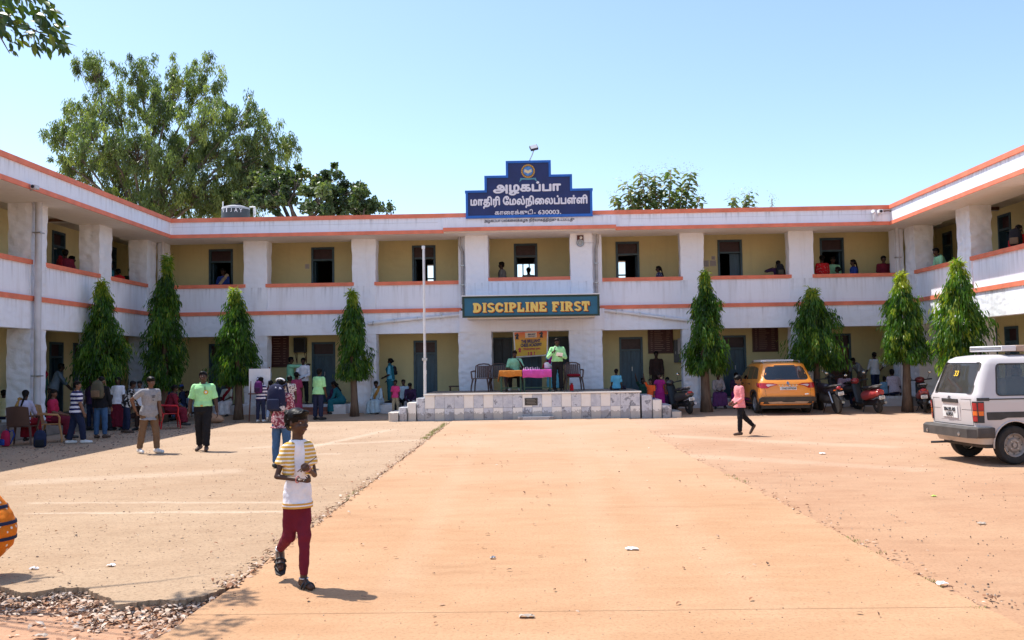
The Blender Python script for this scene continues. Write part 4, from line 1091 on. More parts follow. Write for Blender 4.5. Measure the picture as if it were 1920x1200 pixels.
M_BARK = bark('ashoka_bark', (0.16, 0.11, 0.075), (0.08, 0.05, 0.035))
M_BARKP = bark('pale_bark', (0.34, 0.28, 0.22), (0.17, 0.12, 0.09))
M_BARKG = bark('grey_brown_bark', (0.20, 0.16, 0.13), (0.10, 0.08, 0.065))
M_BARKD = bark('dark_bark', (0.14, 0.11, 0.09), (0.07, 0.05, 0.04))
M_ASHOKA = leaf_material('ashoka_leaf', (0.02, 0.06, 0.009), (0.085, 0.20, 0.022), (0.34, 0.38, 0.045), 0.5)
M_EUC = leaf_material('grey_green_leaf', (0.06, 0.09, 0.04), (0.14, 0.20, 0.075), (0.28, 0.34, 0.11), 0.4)
M_DARKLEAF = leaf_material('dark_round_leaf', (0.03, 0.05, 0.025), (0.07, 0.11, 0.045), (0.17, 0.21, 0.08), 0.3)
M_TEAK = leaf_material('broad_leaf', (0.05, 0.09, 0.03), (0.10, 0.15, 0.045), (0.24, 0.25, 0.09), 0.3)
class Leaves:
 def __init__(s): s.v, s.f, s.t = [], [], []
 def strip(s, p, d, side, L, W, droop, tone):
  """lance-shaped leaf: base p, direction d, bending down along its length"""
  b = len(s.v); k = 3
  q = Vector(p); dd = Vector(d)
  sd = Vector(side)
  ws = (0.35, 1.0, 0.7, 0.0)
  pts = [q.copy()]
  for i in range(k):
   dd = (dd + Vector((0, 0, -droop))).normalized(); q = q + dd * (L / k); pts.append(q.copy())
  s.v += [pts[0] - sd * W * .2, pts[0] + sd * W * .2, pts[1] - sd * W * .5, pts[1] + sd * W * .5, pts[2] - sd * W * .4, pts[2] + sd * W * .4, pts[3]]
  s.f += [(b, b + 1, b + 3, b + 2), (b + 2, b + 3, b + 5, b + 4), (b + 4, b + 5, b + 6)]
  s.t += [tone] * 3
 def card(s, p, d, side, L, W, tone):
  b = len(s.v); p = Vector(p)
  s.v += [p, p + d * L * .45 + side * W * .5, p + d * L, p + d * L * .45 - side * W * .5]
  s.f.append((b, b + 1, b + 2, b + 3)); s.t.append(tone)
 def build(s, name, m, parent):
  me = bpy.data.meshes.new(name)
  me.from_pydata([tuple(v) for v in s.v], [], s.f); me.materials.append(m)
  a = me.attributes.new('tone', 'FLOAT', 'FACE'); a.data.foreach_set('value', s.t)
  o = bpy.data.objects.new(name, me); COL.objects.link(o)
  return attach(o, parent)
def rdir(r_):
 while True:
  v = Vector((r_.uniform(-1, 1), r_.uniform(-1, 1), r_.uniform(-1, 1)))
  if 0.05 < v.length < 1: return v.normalized()
def ashoka(px, base_py, top_py, low_py, half_px, label, seed, lean=0.0, shape=(0.08, 0.47, 0.85, 1.0, 0.9), young=0.3, depth_y=None):
 """mast tree with hanging leaves: widths along the crown are given by shape, from tip to skirt"""
 r_ = random.Random(seed)
 g = on_z(px, base_py, 0.0) if depth_y is None else on_y(px, base_py, depth_y)
 base = Vector((g.x, g.y, gz(g.y) - 0.02))
 top = on_y(px, top_py, g.y).z; low = on_y(px, low_py, g.y).z
 rad = 0.93 * half_px * g.y / F_PX
 t = thing('ashoka_tree', label, 'tree', tuple(base), group='clipped ashoka trees along the verandas')
 pts, rr = [], []
 rb = 0.15 * (0.85 + 0.3 * r_.random())
 for k in range(9):
  u = k / 8
  pts.append(base + Vector((lean * u * u + 0.03 * math.sin(u * 5 + seed), 0.02 * math.cos(u * 4), (top - base.z - 0.15) * u))); rr.append(rb * (1.25 if k == 0 else 1.0) * (1 - 0.88 * u))
 MB().tube(pts, rr, 9).build('trunk', M_BARK, t, smooth=True)
 def axis(z):
  u = min(1, max(0, (z - base.z) / (top - base.z))); return Vector((base.x + lean * u * u, base.y, z))
 def width(s):
  x = s * (len(shape) - 1); i = min(len(shape) - 2, int(x)); f = x - i
  return rad * (shape[i] * (1 - f) + shape[i + 1] * f)
 L = Leaves()
 H = top - low
 ntw = int(190 + 110 * H * (0.5 + rad))
 for k in range(ntw):
  s = r_.random() ** 0.72
  if k < 14: s = 0.004 * k
  z = top - H * s
  a = r_.uniform(0, 2 * math.pi)
  w = width(s) * (1 + 0.30 * math.sin(a * 3 + seed + z) * math.sin(z * 3.1 + seed * 1.7)) * r_.uniform(0.4, 0.98) * (1.25 if r_.random() < 0.14 else 1.0)
  vd = math.sin(a * 2 + z * 3.4 + seed) + math.sin(a * 3 - z * 5.1 + seed * 2.3) * 0.8
  if s > 0.06 and vd < -0.35 and r_.random() < 0.85: continue
  w *= 1 + 0.14 * max(-0.6, vd)
  if 0.02 < s < 0.16: w *= r_.uniform(0.35, 1.25)
  out = Vector((math.cos(a), math.sin(a), 0))
  p0 = axis(min(top - 0.05, z + 0.25 + 0.25 * w)); p1 = axis(z) + out * w
  tone0 = r_.random() * 0.6 + (0.45 if s < 0.14 else 0.0) + (young * 0.55 if r_.random() < young * 0.6 else 0)
  drp = r_.uniform(0.15, 0.5)
  nl = 20 + int(22 * r_.random())
  for q in range(nl):
   u = 1 - 0.45 * r_.random() ** 1.8
   p = p0.lerp(p1, u) + Vector((r_.gauss(0, .05), r_.gauss(0, .05), r_.gauss(0, .04) - drp * r_.random() ** 1.3))
   if p.z < low - 0.12: continue
   d = (out * r_.uniform(0.1, 0.75) + rdir(r_) * 0.45 + Vector((0, 0, -0.75 if s > 0.03 else 0.25))).normalized()
   sd = d.cross(rdir(r_)); sd.normalize()
   L.strip(p, d, sd, r_.uniform(0.10, 0.21), r_.uniform(0.020, 0.040), r_.uniform(0.12, 0.5), min(1, max(0, tone0 + r_.gauss(0, 0.13))))
 L.build('crown', M_ASHOKA, t)
 return t
ashoka(190, 781, 527, 716, 50, 'broad ashoka tree with a full skirt in front of the shaded wing', 11, shape=(0.05, 0.36, 0.62, 0.80, 1.0, 0.86), depth_y=25.6)
ashoka(306, 778, 480, 722, 38, 'tallest ashoka tree with a thin bare leader at the shaded inner corner', 12, lean=0.12, shape=(0.05, 0.24, 0.62, 0.95, 1.0, 1.0, 0.8), depth_y=28.3)
ashoka(446, 778, 544, 712, 40, 'ashoka tree beside the whiteboard easel', 13, lean=-0.1, shape=(0.12, 0.58, 0.85, 0.95, 1.0, 0.9), depth_y=28.7)
ashoka(663, 775, 545, 702, 31, 'slim ashoka tree by the stage stairs with a thick bare trunk', 14, lean=-0.02, shape=(0.07, 0.26, 0.75, 0.85, 0.95, 1.0, 0.8), depth_y=29.1)
ashoka(1324, 764, 508, 692, 38, 'ashoka tree with a pale twisted leader beside the black scooter', 15, lean=0.06, shape=(0.06, 0.26, 0.66, 0.85, 0.95, 1.0, 0.9), young=0.4, depth_y=29.0)
ashoka(1536, 760, 541, 684, 56, 'wide skirted ashoka tree behind the orange car', 16, lean=-0.12, shape=(0.11, 0.38, 0.6, 0.75, 0.95, 1.0, 0.9), depth_y=29.3)
ashoka(1704, 765, 512, 672, 48, 'half sunlit ashoka tree at the sunny inner corner', 17, lean=-0.1, shape=(0.06, 0.38, 0.62, 0.68, 0.75, 1.0, 0.95), young=0.6, depth_y=28.3)
ashoka(1802, 770, 488, 690, 48, 'sunlit ashoka tree rising behind the white van', 18, lean=0.05, shape=(0.07, 0.47, 0.72, 0.9, 0.95, 1.0, 0.9), young=0.6, depth_y=24.6)
def limb(mb, p, d, L, r0, r_, depth, tips, spread, up, kids, first=False):
 """recursive branch; collects twig tips"""
 pts, rad = [p.copy()], [r0]
 q = p.copy(); dd = d.copy(); k = 5
 for i in range(k):
  dd = (dd + rdir(r_) * 0.16 + Vector((0, 0, up))).normalized()
  q = q + dd * (L / k); pts.append(q.copy()); rad.append(r0 * (1 - 0.5 * (i + 1) / k))
 mb.tube(pts, rad, 7 if r0 > 0.06 else 4)
 if depth == 0:
  tips.append((pts[-1], dd)); tips.append((pts[3], dd)); return
 for c in range(kids if not first else kids + 1):
  nd = (dd + rdir(r_) * spread + Vector((0, 0, 0.1))).normalized()
  i = 5 if c == 0 else r_.choice((3, 4, 5))
  limb(mb, pts[i], nd, L * r_.uniform(0.62, 0.82), rad[i] * 0.72, r_, depth - 1, tips, spread, up, kids)
 if depth <= 2: tips.append((pts[3], dd))
def clouds_tree(name, label, px, y, base_z, lobes, trunk_m, leaf_m, seed, n_leaf, leafL, leafW, droop, young=0.25, trunk_r=0.3, group=None, strip=True, stem_px=None):
 """open crown: limbs run from the trunk into each lobe of foliage; leaves hang in clumps round the twigs"""
 r_ = random.Random(seed)
 b = on_y(px, 500, y); base = Vector((b.x, y, base_z))
 t = thing(name, label, 'tree', tuple(base), group=group)
 wood = MB(); L = Leaves()
 lob = []
 for (lx, ly, rx_, rz_, dy) in lobes:
  c = on_y(lx, ly, y + dy); lob.append((c, rx_ * (y + dy) / F_PX, rz_ * (y + dy) / F_PX))
 cz = min(c.z for c, a_, b_ in lob)
 fork = Vector((base.x, base.y, max(base.z + 2, cz - 1.5)))
 wood.tube([base, base.lerp(fork, 0.5) + Vector((0.1, 0, 0)), fork], [trunk_r * 1.2, trunk_r, trunk_r * 0.85], 10)
 tot = sum(a_ * b_ for c, a_, b_ in lob)
 for (c, rx_, rz_) in lob:
  mid = fork.lerp(c, 0.55) + Vector((r_.uniform(-.5, .5), r_.uniform(-.4, .4), r_.uniform(0, .9)))
  wood.tube([fork, fork.lerp(mid, .5) + rdir(r_) * .2, mid, mid.lerp(c, .6), c + Vector((0, 0, rz_ * .3))], [trunk_r * .6, trunk_r * .45, trunk_r * .32, trunk_r * .2, trunk_r * .07], 7)
  ncl = max(5, int((84 if droop > 0.3 else 36) * (rx_ * rz_) / 4.0 + 6))
  per = max(6, int(n_leaf * rx_ * rz_ / tot / ncl))
  for k in range(ncl):
   d = rdir(r_); rr = r_.random() ** 0.4 * r_.choice((1.0, 1.0, 1.12))
   cc = c + Vector((d.x * rx_, d.y * rx_ * 0.9, d.z * rz_)) * rr
   st = mid.lerp(c, r_.uniform(0.2, 1.0))
   wood.tube([st, st.lerp(cc, .55) + rdir(r_) * .12, cc], [trunk_r * .11, trunk_r * .06, 0.012], 4)
   cr = r_.uniform(0.16, 0.5) * min(1.0, 0.45 + 0.25 * rx_)
   tone0 = r_.random() * 0.7 + (0.35 if r_.random() < young else 0)
   for q in range(per):
    e = rdir(r_) * cr * r_.random() ** 0.5; e.z *= 1.7 if droop > 0.3 else 0.9
    dd = (rdir(r_) + Vector((0, 0, -droop * 2))).normalized(); sd = dd.cross(rdir(r_)); sd.normalize()
    tn = min(1, max(0, tone0 + r_.gauss(0, 0.12)))
    if strip and q % 2: L.strip(cc + e, dd, sd, leafL * r_.uniform(.7, 1.3), leafW * r_.uniform(.7, 1.2), droop * .4, tn)
    else: L.card(cc + e, dd, sd, leafL * r_.uniform(.7, 1.3), leafW * r_.uniform(.8, 1.3), tn)
 wood.build('trunk', trunk_m, t, smooth=True)
 L.build('crown', leaf_m, t)
 return t
GT = 'trees rising behind the roof'
clouds_tree('eucalyptus_tree', 'huge airy grey green tree towering over the roof behind the shaded corner', 262, 47, -0.1,
 [(185, 128, 46, 38, 0), (262, 148, 40, 52, 1), (330, 160, 40, 58, 0), (385, 150, 34, 46, 1), (150, 215, 52, 40, 1), (215, 200, 50, 42, -1), (300, 215, 52, 40, 0), (390, 215, 52, 50, -1), (455, 215, 44, 36, 0),
  (125, 262, 42, 34, 0), (195, 270, 60, 44, -2), (262, 278, 60, 48, -2), (360, 285, 56, 48, 1), (430, 280, 56, 50, 0), (505, 262, 48, 34, 0), (540, 272, 28, 24, 1), (475, 310, 58, 44, 0), (150, 320, 52, 34, 1), (230, 345, 50, 40, 0), (300, 340, 50, 50, -1), (385, 350, 56, 44, 0), (460, 365, 56, 36, 1), (215, 375, 34, 26, 0), (115, 300, 22, 16, 0), (270, 385, 46, 30, -1), (335, 385, 46, 34, 1), (405, 390, 46, 28, 1), (330, 300, 50, 44, 2), (230, 310, 50, 40, 1), (500, 330, 44, 36, 1)],
 M_BARKG, M_EUC, 31, 92000, 0.20, 0.05, 0.6, 0.4, 0.17, GT)
clouds_tree('dark_tree', 'dense dark round leaved tree spilling over the roof right of the water tank', 560, 43, -0.1,
 [(560, 345, 48, 36, 0), (615, 335, 40, 30, 0), (600, 375, 58, 32, -1), (655, 365, 40, 30, 0), (520, 365, 50, 40, 0), (478, 375, 44, 30, 1), (510, 335, 36, 30, 1), (650, 392, 46, 18, 0), (440, 345, 40, 40, 5), (400, 380, 44, 30, 5), (470, 310, 34, 34, 5), (690, 385, 24, 18, 0)],
 M_BARKD, M_DARKLEAF, 32, 21000, 0.19, 0.14, 0.2, 0.25, 0.22, GT, strip=False)
clouds_tree('small_tree', 'small dark bushy treetop peeping over the roof coping', 682, 42, -0.1, [(682, 378, 24, 22, 0), (668, 390, 20, 14, 0)], M_BARKD, M_DARKLEAF, 33, 1500, 0.16, 0.11, 0.2, 0.3, 0.12, GT, strip=False)
clouds_tree('twig_tree', 'tiny wispy treetop just above the roof coping', 728, 42, -0.1, [(732, 388, 7, 9, 0), (718, 392, 7, 6, 0)], M_BARKD, M_DARKLEAF, 34, 150, 0.15, 0.1, 0.2, 0.3, 0.08, GT, strip=False)
def teak(px, y, shoots, label, seed, leafL):
 """upright shoots clothed in big drooping leaves, dry flower sprays at the tips"""
 r_ = random.Random(seed)
 b = on_y(px, 400, y); base = Vector((b.x, y, -0.1))
 t = thing('teak_tree', label, 'tree', tuple(base), group=GT)
 wood = MB(); L = Leaves(); fork = Vector((base.x, y, 5.6))
 wood.tube([base, fork], [0.2, 0.14], 9)
 D = Leaves()
 for (tx, ty, w, dy) in shoots:
  tip = on_y(tx, ty, y + dy); st = Vector((base.x + (tip.x - base.x) * 0.45, y, 6.0))
  wood.tube([fork, st, tip], [0.08, 0.06, 0.02], 6)
  ww = w * y / F_PX; n_ = int((tip.z - st.z) * 44) + 24
  for k in range(n_):
   u = k / n_; p = st.lerp(tip, u) ; a = k * 2.4 + r_.random()
   out = Vector((math.cos(a), math.sin(a), 0.25)).normalized()
   d = (out + Vector((0, 0, r_.uniform(-0.3, 0.3)))).normalized(); sd = Vector((-math.sin(a), math.cos(a), 0))
   L.strip(p + out * ww * r_.uniform(0.1, 0.7), d, sd, leafL * r_.uniform(.7, 1.2), leafL * 0.62, r_.uniform(0.25, 0.6), min(1, max(0, r_.gauss(0.5, 0.25))))
  for k in range(46):
   p = tip + Vector((r_.gauss(0, ww * .6), r_.gauss(0, ww * .4), abs(r_.gauss(0, 0.22)) - 0.02)); d = rdir(r_); sd = d.cross(rdir(r_)); sd.normalize()
   D.card(p, d, sd, 0.09, 0.022, r_.random())
 wood.build('trunk', M_BARKP, t, smooth=True); L.build('crown', M_TEAK, t)
 D.build('dry_sprays', leaf_material('dry_flower_spray_%d' % seed, (0.2, 0.17, 0.16), (0.3, 0.26, 0.25), (0.4, 0.36, 0.33), 0.1), t); tag(t.children[-1], kind='stuff')
teak(1235, 43, [(1152, 368, 14, 0), (1176, 345, 20, 0), (1203, 325, 20, 0.5), (1228, 328, 17, 0), (1258, 318, 24, -0.5), (1296, 322, 18, 0), (1280, 350, 18, 0), (1312, 368, 16, 0.5), (1190, 362, 18, 0), (1240, 355, 22, 0), (1268, 362, 22, 1), (1214, 360, 20, 0)], 'teak tree with big leaves and dry flower sprays above the roof', 35, 0.34)
teak(1390, 46, [(1374, 370, 12, 0), (1405, 362, 16, 0), (1398, 372, 12, 0)], 'small teak treetop with dry brown sprays above the roof', 36, 0.28)
teak(1447, 48, [(1447, 372, 8, 0)], 'single dry teak spray peeping over the roof', 37, 0.12)
# the tree whose bough hangs in from the left: trunk stands out of view, leaves are big enough to tell apart
near = thing('overhanging_tree', 'leafy bough with broad dark leaves reaching in over the yard', 'tree', (-7.4, 7.9, -0.1))
nt = Vector((-7.4, 7.9, -0.1))
wood = MB()
wood.tube([nt, nt + Vector((0.1, 0, 1.6)), nt + Vector((0.3, 0.05, 3.2)), nt + Vector((0.6, 0.0, 4.6))], [0.26, 0.2, 0.17, 0.12], 10)
tipa = on_y(40, 45, 7.7); tipb = on_y(118, 82, 7.7); tipc = on_y(18, 100, 7.7)
wood.tube([nt + Vector((0.5, 0, 4.1)), on_y(-260, -10, 7.8), on_y(-60, 10, 7.7), tipa, tipb], [0.1, 0.05, 0.014, 0.008, 0.003], 7)
wood.tube([on_y(-60, 10, 7.7), on_y(-10, 50, 7.7), tipc], [0.02, 0.01, 0.003], 6)
wood.tube([nt + Vector((0.5, 0, 4.3)), on_y(-300, -160, 8.2), on_y(-90, -150, 8.6), on_y(0, -120, 8.8)], [0.08, 0.03, 0.012, 0.006], 7)
wood.tube([nt + Vector((0.4, 0, 3.6)), nt + Vector((1.2, -0.9, 4.6)), nt + Vector((1.9, -1.4, 5.0))], [0.07, 0.02, 0.008], 7)
wood.build('trunk', M_BARKD, near, smooth=True)
M_NEARLEAF = leaf_material('broad_near_leaf', (0.018, 0.045, 0.012), (0.045, 0.095, 0.02), (0.12, 0.17, 0.03), 0.25)
r_ = random.Random(77)
leaf_me = []
for k in range(5):
 Lf = Leaves(); b = 0
 rows = [(0.0, 0.10), (0.18, 0.75), (0.45, 1.0), (0.75, 0.7), (1.0, 0.02)]
 vs, fs = [], []
 for i, (u, w) in enumerate(rows):
  z = -0.25 * u * u
  vs += [(-w * 0.21, u, z + 0.05 * w), (0, u, z), (w * 0.21, u, z + 0.05 * w)]
 for i in range(4):
  a = 3 * i; fs += [(a, a + 1, a + 4, a + 3), (a + 1, a + 2, a + 5, a + 4)]
 me = bpy.data.meshes.new('leaf'); me.from_pydata(vs, [], fs); me.materials.append(M_NEARLEAF)
 at_ = me.attributes.new('tone', 'FLOAT', 'FACE'); at_.data.foreach_set('value', [0.1 + 0.2 * k + r_.uniform(-.05, .05) for f in fs])
 me.polygons.foreach_set('use_smooth', [True] * len(fs)); leaf_me.append(me)
HID = Leaves()
def near_leaf(p, size, hid=False):
 d = (Vector((r_.uniform(0.1, 1.0), r_.uniform(-.7, .7), r_.uniform(-1.3, 0.25)))).normalized()
 q = d.to_track_quat('Y', 'Z')
 if hid:      # leaves out of view are too many to list: one mesh
  M_ = Matrix.Translation(p) @ q.to_matrix().to_4x4() @ Matrix.Rotation(r_.uniform(-1.4, 1.4), 4, 'Y') @ Matrix.Scale(size, 4); b = len(HID.v); tn = r_.random()
  HID.v += [M_ @ v.co for v in leaf_me[0].vertices]
  for f in leaf_me[0].polygons: HID.f.append(tuple(b + i for i in f.vertices)); HID.t.append(tn)
  return
 o = bpy.data.objects.new('leaf', r_.choice(leaf_me)); COL.objects.link(o); o.rotation_mode = 'XYZ'
 o.rotation_euler = (q.to_matrix() @ Matrix.Rotation(r_.uniform(-1.4, 1.4), 3, 'Y')).to_euler()
 o.location = p; o.scale = (size, size, size)
 attach(o, near)
for k in range(270):
 u = r_.random()
 y_ = 7.7 + r_.gauss(0, 0.12)
 px = -30 + 150 * u; lo = 95 - 0.05 * px if px < 60 else 92
 hi = -40 if px < 55 else -40 + (px - 55) * 1.35
 py = r_.uniform(hi, lo if px > 30 else 60)
 near_leaf(on_y(px, py, y_), r_.uniform(0.085, 0.125))
for k in range(9): near_leaf(on_y(r_.uniform(8, 26), r_.uniform(60, 108), 7.7), r_.uniform(0.06, 0.09))
# boughs out of view to the left whose shade falls on the foreground
def shade_clump(gx, gy, h, n_, sp):
 c = on_z(gx, gy, -0.05); c = Vector((c.x - SUN_DX * h, c.y + SUN_DY * h, h))
 s0 = nt + Vector((0.45, 0, 4.0)); MB().tube([s0, s0.lerp(c, 0.5) + Vector((0, 0, 0.25)), c], [0.03, 0.014, 0.004], 5).build('branch', M_BARKD, near, smooth=True)
 for k in range(n_): near_leaf(c + Vector((r_.gauss(0, sp), r_.gauss(0, sp), r_.gauss(0, sp * 0.5))), r_.uniform(0.09, 0.13), True)
shade_clump(390, 1192, 4.75, 46, 0.11); shade_clump(425, 1180, 4.8, 22, 0.06); shade_clump(290, 1200, 4.75, 40, 0.12)
shade_clump(20, 1095, 4.75, 60, 0.11); shade_clump(-40, 1110, 4.75, 45, 0.14); shade_clump(62, 1094, 4.8, 8, 0.03)
tag(HID.build('foliage', M_NEARLEAF, near), kind='stuff')
# == PEOPLE
def skin(name, c): return mat(name, c, 0.5, var=0.10, scale=6, spec=0.4)
SKIN = [skin('skin_deep', (0.06, 0.026, 0.015)), skin('skin_brown', (0.14, 0.062, 0.034)), skin('skin_tan', (0.21, 0.10, 0.058))]
M_HAIR = mat('hair_black', (0.006, 0.005, 0.005), 0.46, var=0.3, scale=40, stretch=(4, 4, 1), spec=0.12)
M_EYEW = mat('eye_white', (0.30, 0.26, 0.24), 0.3)
M_EYED = mat('eye_dark', (0.012, 0.008, 0.007), 0.2)
M_LIP = mat('lip', (0.12, 0.035, 0.030), 0.45)
M_GOLDJ = mat('gold_jewel', (0.55, 0.35, 0.10), 0.3, metal=0.9)
def cloth(name, c, **k):
 k.setdefault('var', 0.12); k.setdefault('scale', 9); k.setdefault('bump', 0.35); k.setdefault('bscale', 18)
 return mat('cloth_' + name, c, 0.85, spec=0.2, **k)
def cloth_pat(name, base, accent, kind, sc_=10.0, thr=0.5, soft=0.03):
 """patterned cloth: horizontal stripes, checks of blobs or dots"""
 if 'cloth_' + name in MATS: return MATS['cloth_' + name]
 m = bpy.data.materials.new('cloth_' + name); MATS['cloth_' + name] = m
 n, l, p = nodes_of(m); p.inputs['Roughness'].default_value = 0.85; p.inputs['Specular IOR Level'].default_value = 0.2
 o = n.new('ShaderNodeTexCoord').outputs['Object']
 if kind == 'stripe':
  w = n.new('ShaderNodeTexWave'); w.bands_direction = 'Z'; w.inputs['Scale'].default_value = sc_; w.inputs['Distortion'].default_value = 0.6; w.inputs['Detail Scale'].default_value = 3; l.new(o, w.inputs['Vector']); s = w.outputs['Fac']
 elif kind == 'dot':
  w = n.new('ShaderNodeTexVoronoi'); w.inputs['Scale'].default_value = sc_; l.new(o, w.inputs['Vector']); s = w.outputs['Distance']
 elif kind == 'print':
  s = noise(n, l, o, sc_, 3)
 fac = ramp(n, l, s, [(thr - soft, 0.0), (thr + soft, 1.0)])
 if kind == 'dot': c = mix_node(n, l, fac, accent, base)
 else: c = mix_node(n, l, fac, base, accent)
 l.new(c, p.inputs['Base Color'])
 bump_in(n, l, p, [(noise(n, l, o, 14, 3), 0.3, 0.02)])
 return m
def dirv(a, b, side, F=Vector((0, 1, 0)), U=Vector((0, 0, 1)), Rt=Vector((1, 0, 0))):
 a, b = R(a), R(b)
 return Rt * (side * math.sin(b)) + F * (math.sin(a) * math.cos(b)) - U * (math.cos(a) * math.cos(b))
def cap(mb, p0, p1, r0, r1, n=10, flat0=False, flat1=False, e=1.0, ax=None):
 """tapered limb with rounded (or cut) ends; e flattens it along ax"""
 p0, p1 = Vector(p0), Vector(p1); d = p1 - p0; L = d.length
 if L < 1e-5: return
 d.normalize()
 ref = ax if ax is not None else (Vector((1, 0, 0)) if abs(d.x) < 0.8 else Vector((0, 1, 0)))
 u = ref - d * ref.dot(d); u.normalize(); w = d.cross(u)
 rg = []
 def ring(c, r): rg.append([c + (u * math.cos(2 * math.pi * k / n) * e + w * math.sin(2 * math.pi * k / n)) * r for k in range(n)])
 if not flat0:
  for t in (0.95, 0.7, 0.35): ring(p0 - d * r0 * math.sin(t * math.pi / 2), r0 * math.cos(t * math.pi / 2))
 ring(p0, r0); ring(p0.lerp(p1, 0.5), (r0 + r1) / 2); ring(p1, r1)
 if not flat1:
  for t in (0.35, 0.7, 0.95): ring(p1 + d * r1 * math.sin(t * math.pi / 2), r1 * math.cos(t * math.pi / 2))
 mb.rings(rg)
def oval(mb, secs, n=14):
 """stack of elliptical sections: (centre, right axis vector, forward axis vector)"""
 mb.rings([[c + a * math.cos(2 * math.pi * k / n) + b * math.sin(2 * math.pi * k / n) for k in range(n)] for c, a, b in secs])
FOLD = bpy.data.textures.new('cloth_folds', 'CLOUDS'); FOLD.noise_scale = 0.075; FOLD.noise_depth = 1
CLOTHES = ('top', 'trousers', 'skirt', 'drape', 'loose_trousers', 'striped_bolero')
def skinned(mb, name, m, parent, vox, smooth=4, attrs=None):
 o = mb.build(name, m, parent, smooth=True, world=False)
 md = o.modifiers.new('weld', 'REMESH'); md.mode = 'VOXEL'; md.voxel_size = vox; md.use_smooth_shade = True
 if smooth:
  sm = o.modifiers.new('soften', 'SMOOTH'); sm.iterations = smooth; sm.factor = 0.5
 if name in CLOTHES:
  dm = o.modifiers.new('folds', 'DISPLACE'); dm.texture = FOLD; dm.texture_coords = 'LOCAL'; dm.strength = 0.02; dm.mid_level = 0.42
 return o
NPERS = [0]
def hand(mb, wr, d, palm_n, side, s, curl=25, spread=8, fing=True):
 """palm, four unequal bent fingers and a thumb leaving the side of the palm"""
 d = d.normalized(); pn = (palm_n - d * palm_n.dot(d)).normalized(); ac = d.cross(pn) * side      # ac: towards the thumb side
 pc = wr + d * 0.042 * s
 cap(mb, wr - d * 0.01 * s, wr + d * 0.075 * s, 0.030 * s, 0.036 * s, 10, e=0.42, ax=pn)
 if not fing:
  cap(mb, wr + d * 0.07 * s, wr + d * 0.075 * s + (d * math.cos(R(curl)) + pn * math.sin(R(curl))) * 0.07 * s, 0.032 * s, 0.02 * s, 8, e=0.45, ax=pn)
  cap(mb, wr + d * 0.02 * s + ac * 0.025 * s, wr + d * 0.06 * s + ac * 0.05 * s, 0.012 * s, 0.009 * s, 6); return
 for k, (o, L) in enumerate(((0.027, 0.070), (0.009, 0.080), (-0.009, 0.074), (-0.026, 0.058))):
  p = wr + d * (0.078 - abs(o) * 0.25) * s + ac * o * s
  dd = (d + ac * (o * spread * 0.25)).normalized(); c = 0
  for j, f in enumerate((0.42, 0.32, 0.26)):
   c += curl * (0.7, 1.0, 0.8)[j]
   nd = dd * math.cos(R(c)) + pn * math.sin(R(c))
   q = p + nd * L * f * s; cap(mb, p, q, (0.0090 - 0.001 * j) * s, (0.0082 - 0.001 * j) * s, 7); p = q
 p = wr + d * 0.018 * s + ac * 0.026 * s
 q = p + (d * 0.7 + ac * 0.6 + pn * 0.35).normalized() * 0.036 * s; cap(mb, p, q, 0.0125 * s, 0.0105 * s, 8)
 q2 = q + (d * 0.95 + ac * 0.1 + pn * (0.3 + curl * 0.008)).normalized() * 0.03 * s; cap(mb, q, q2, 0.0105 * s, 0.008 * s, 7)
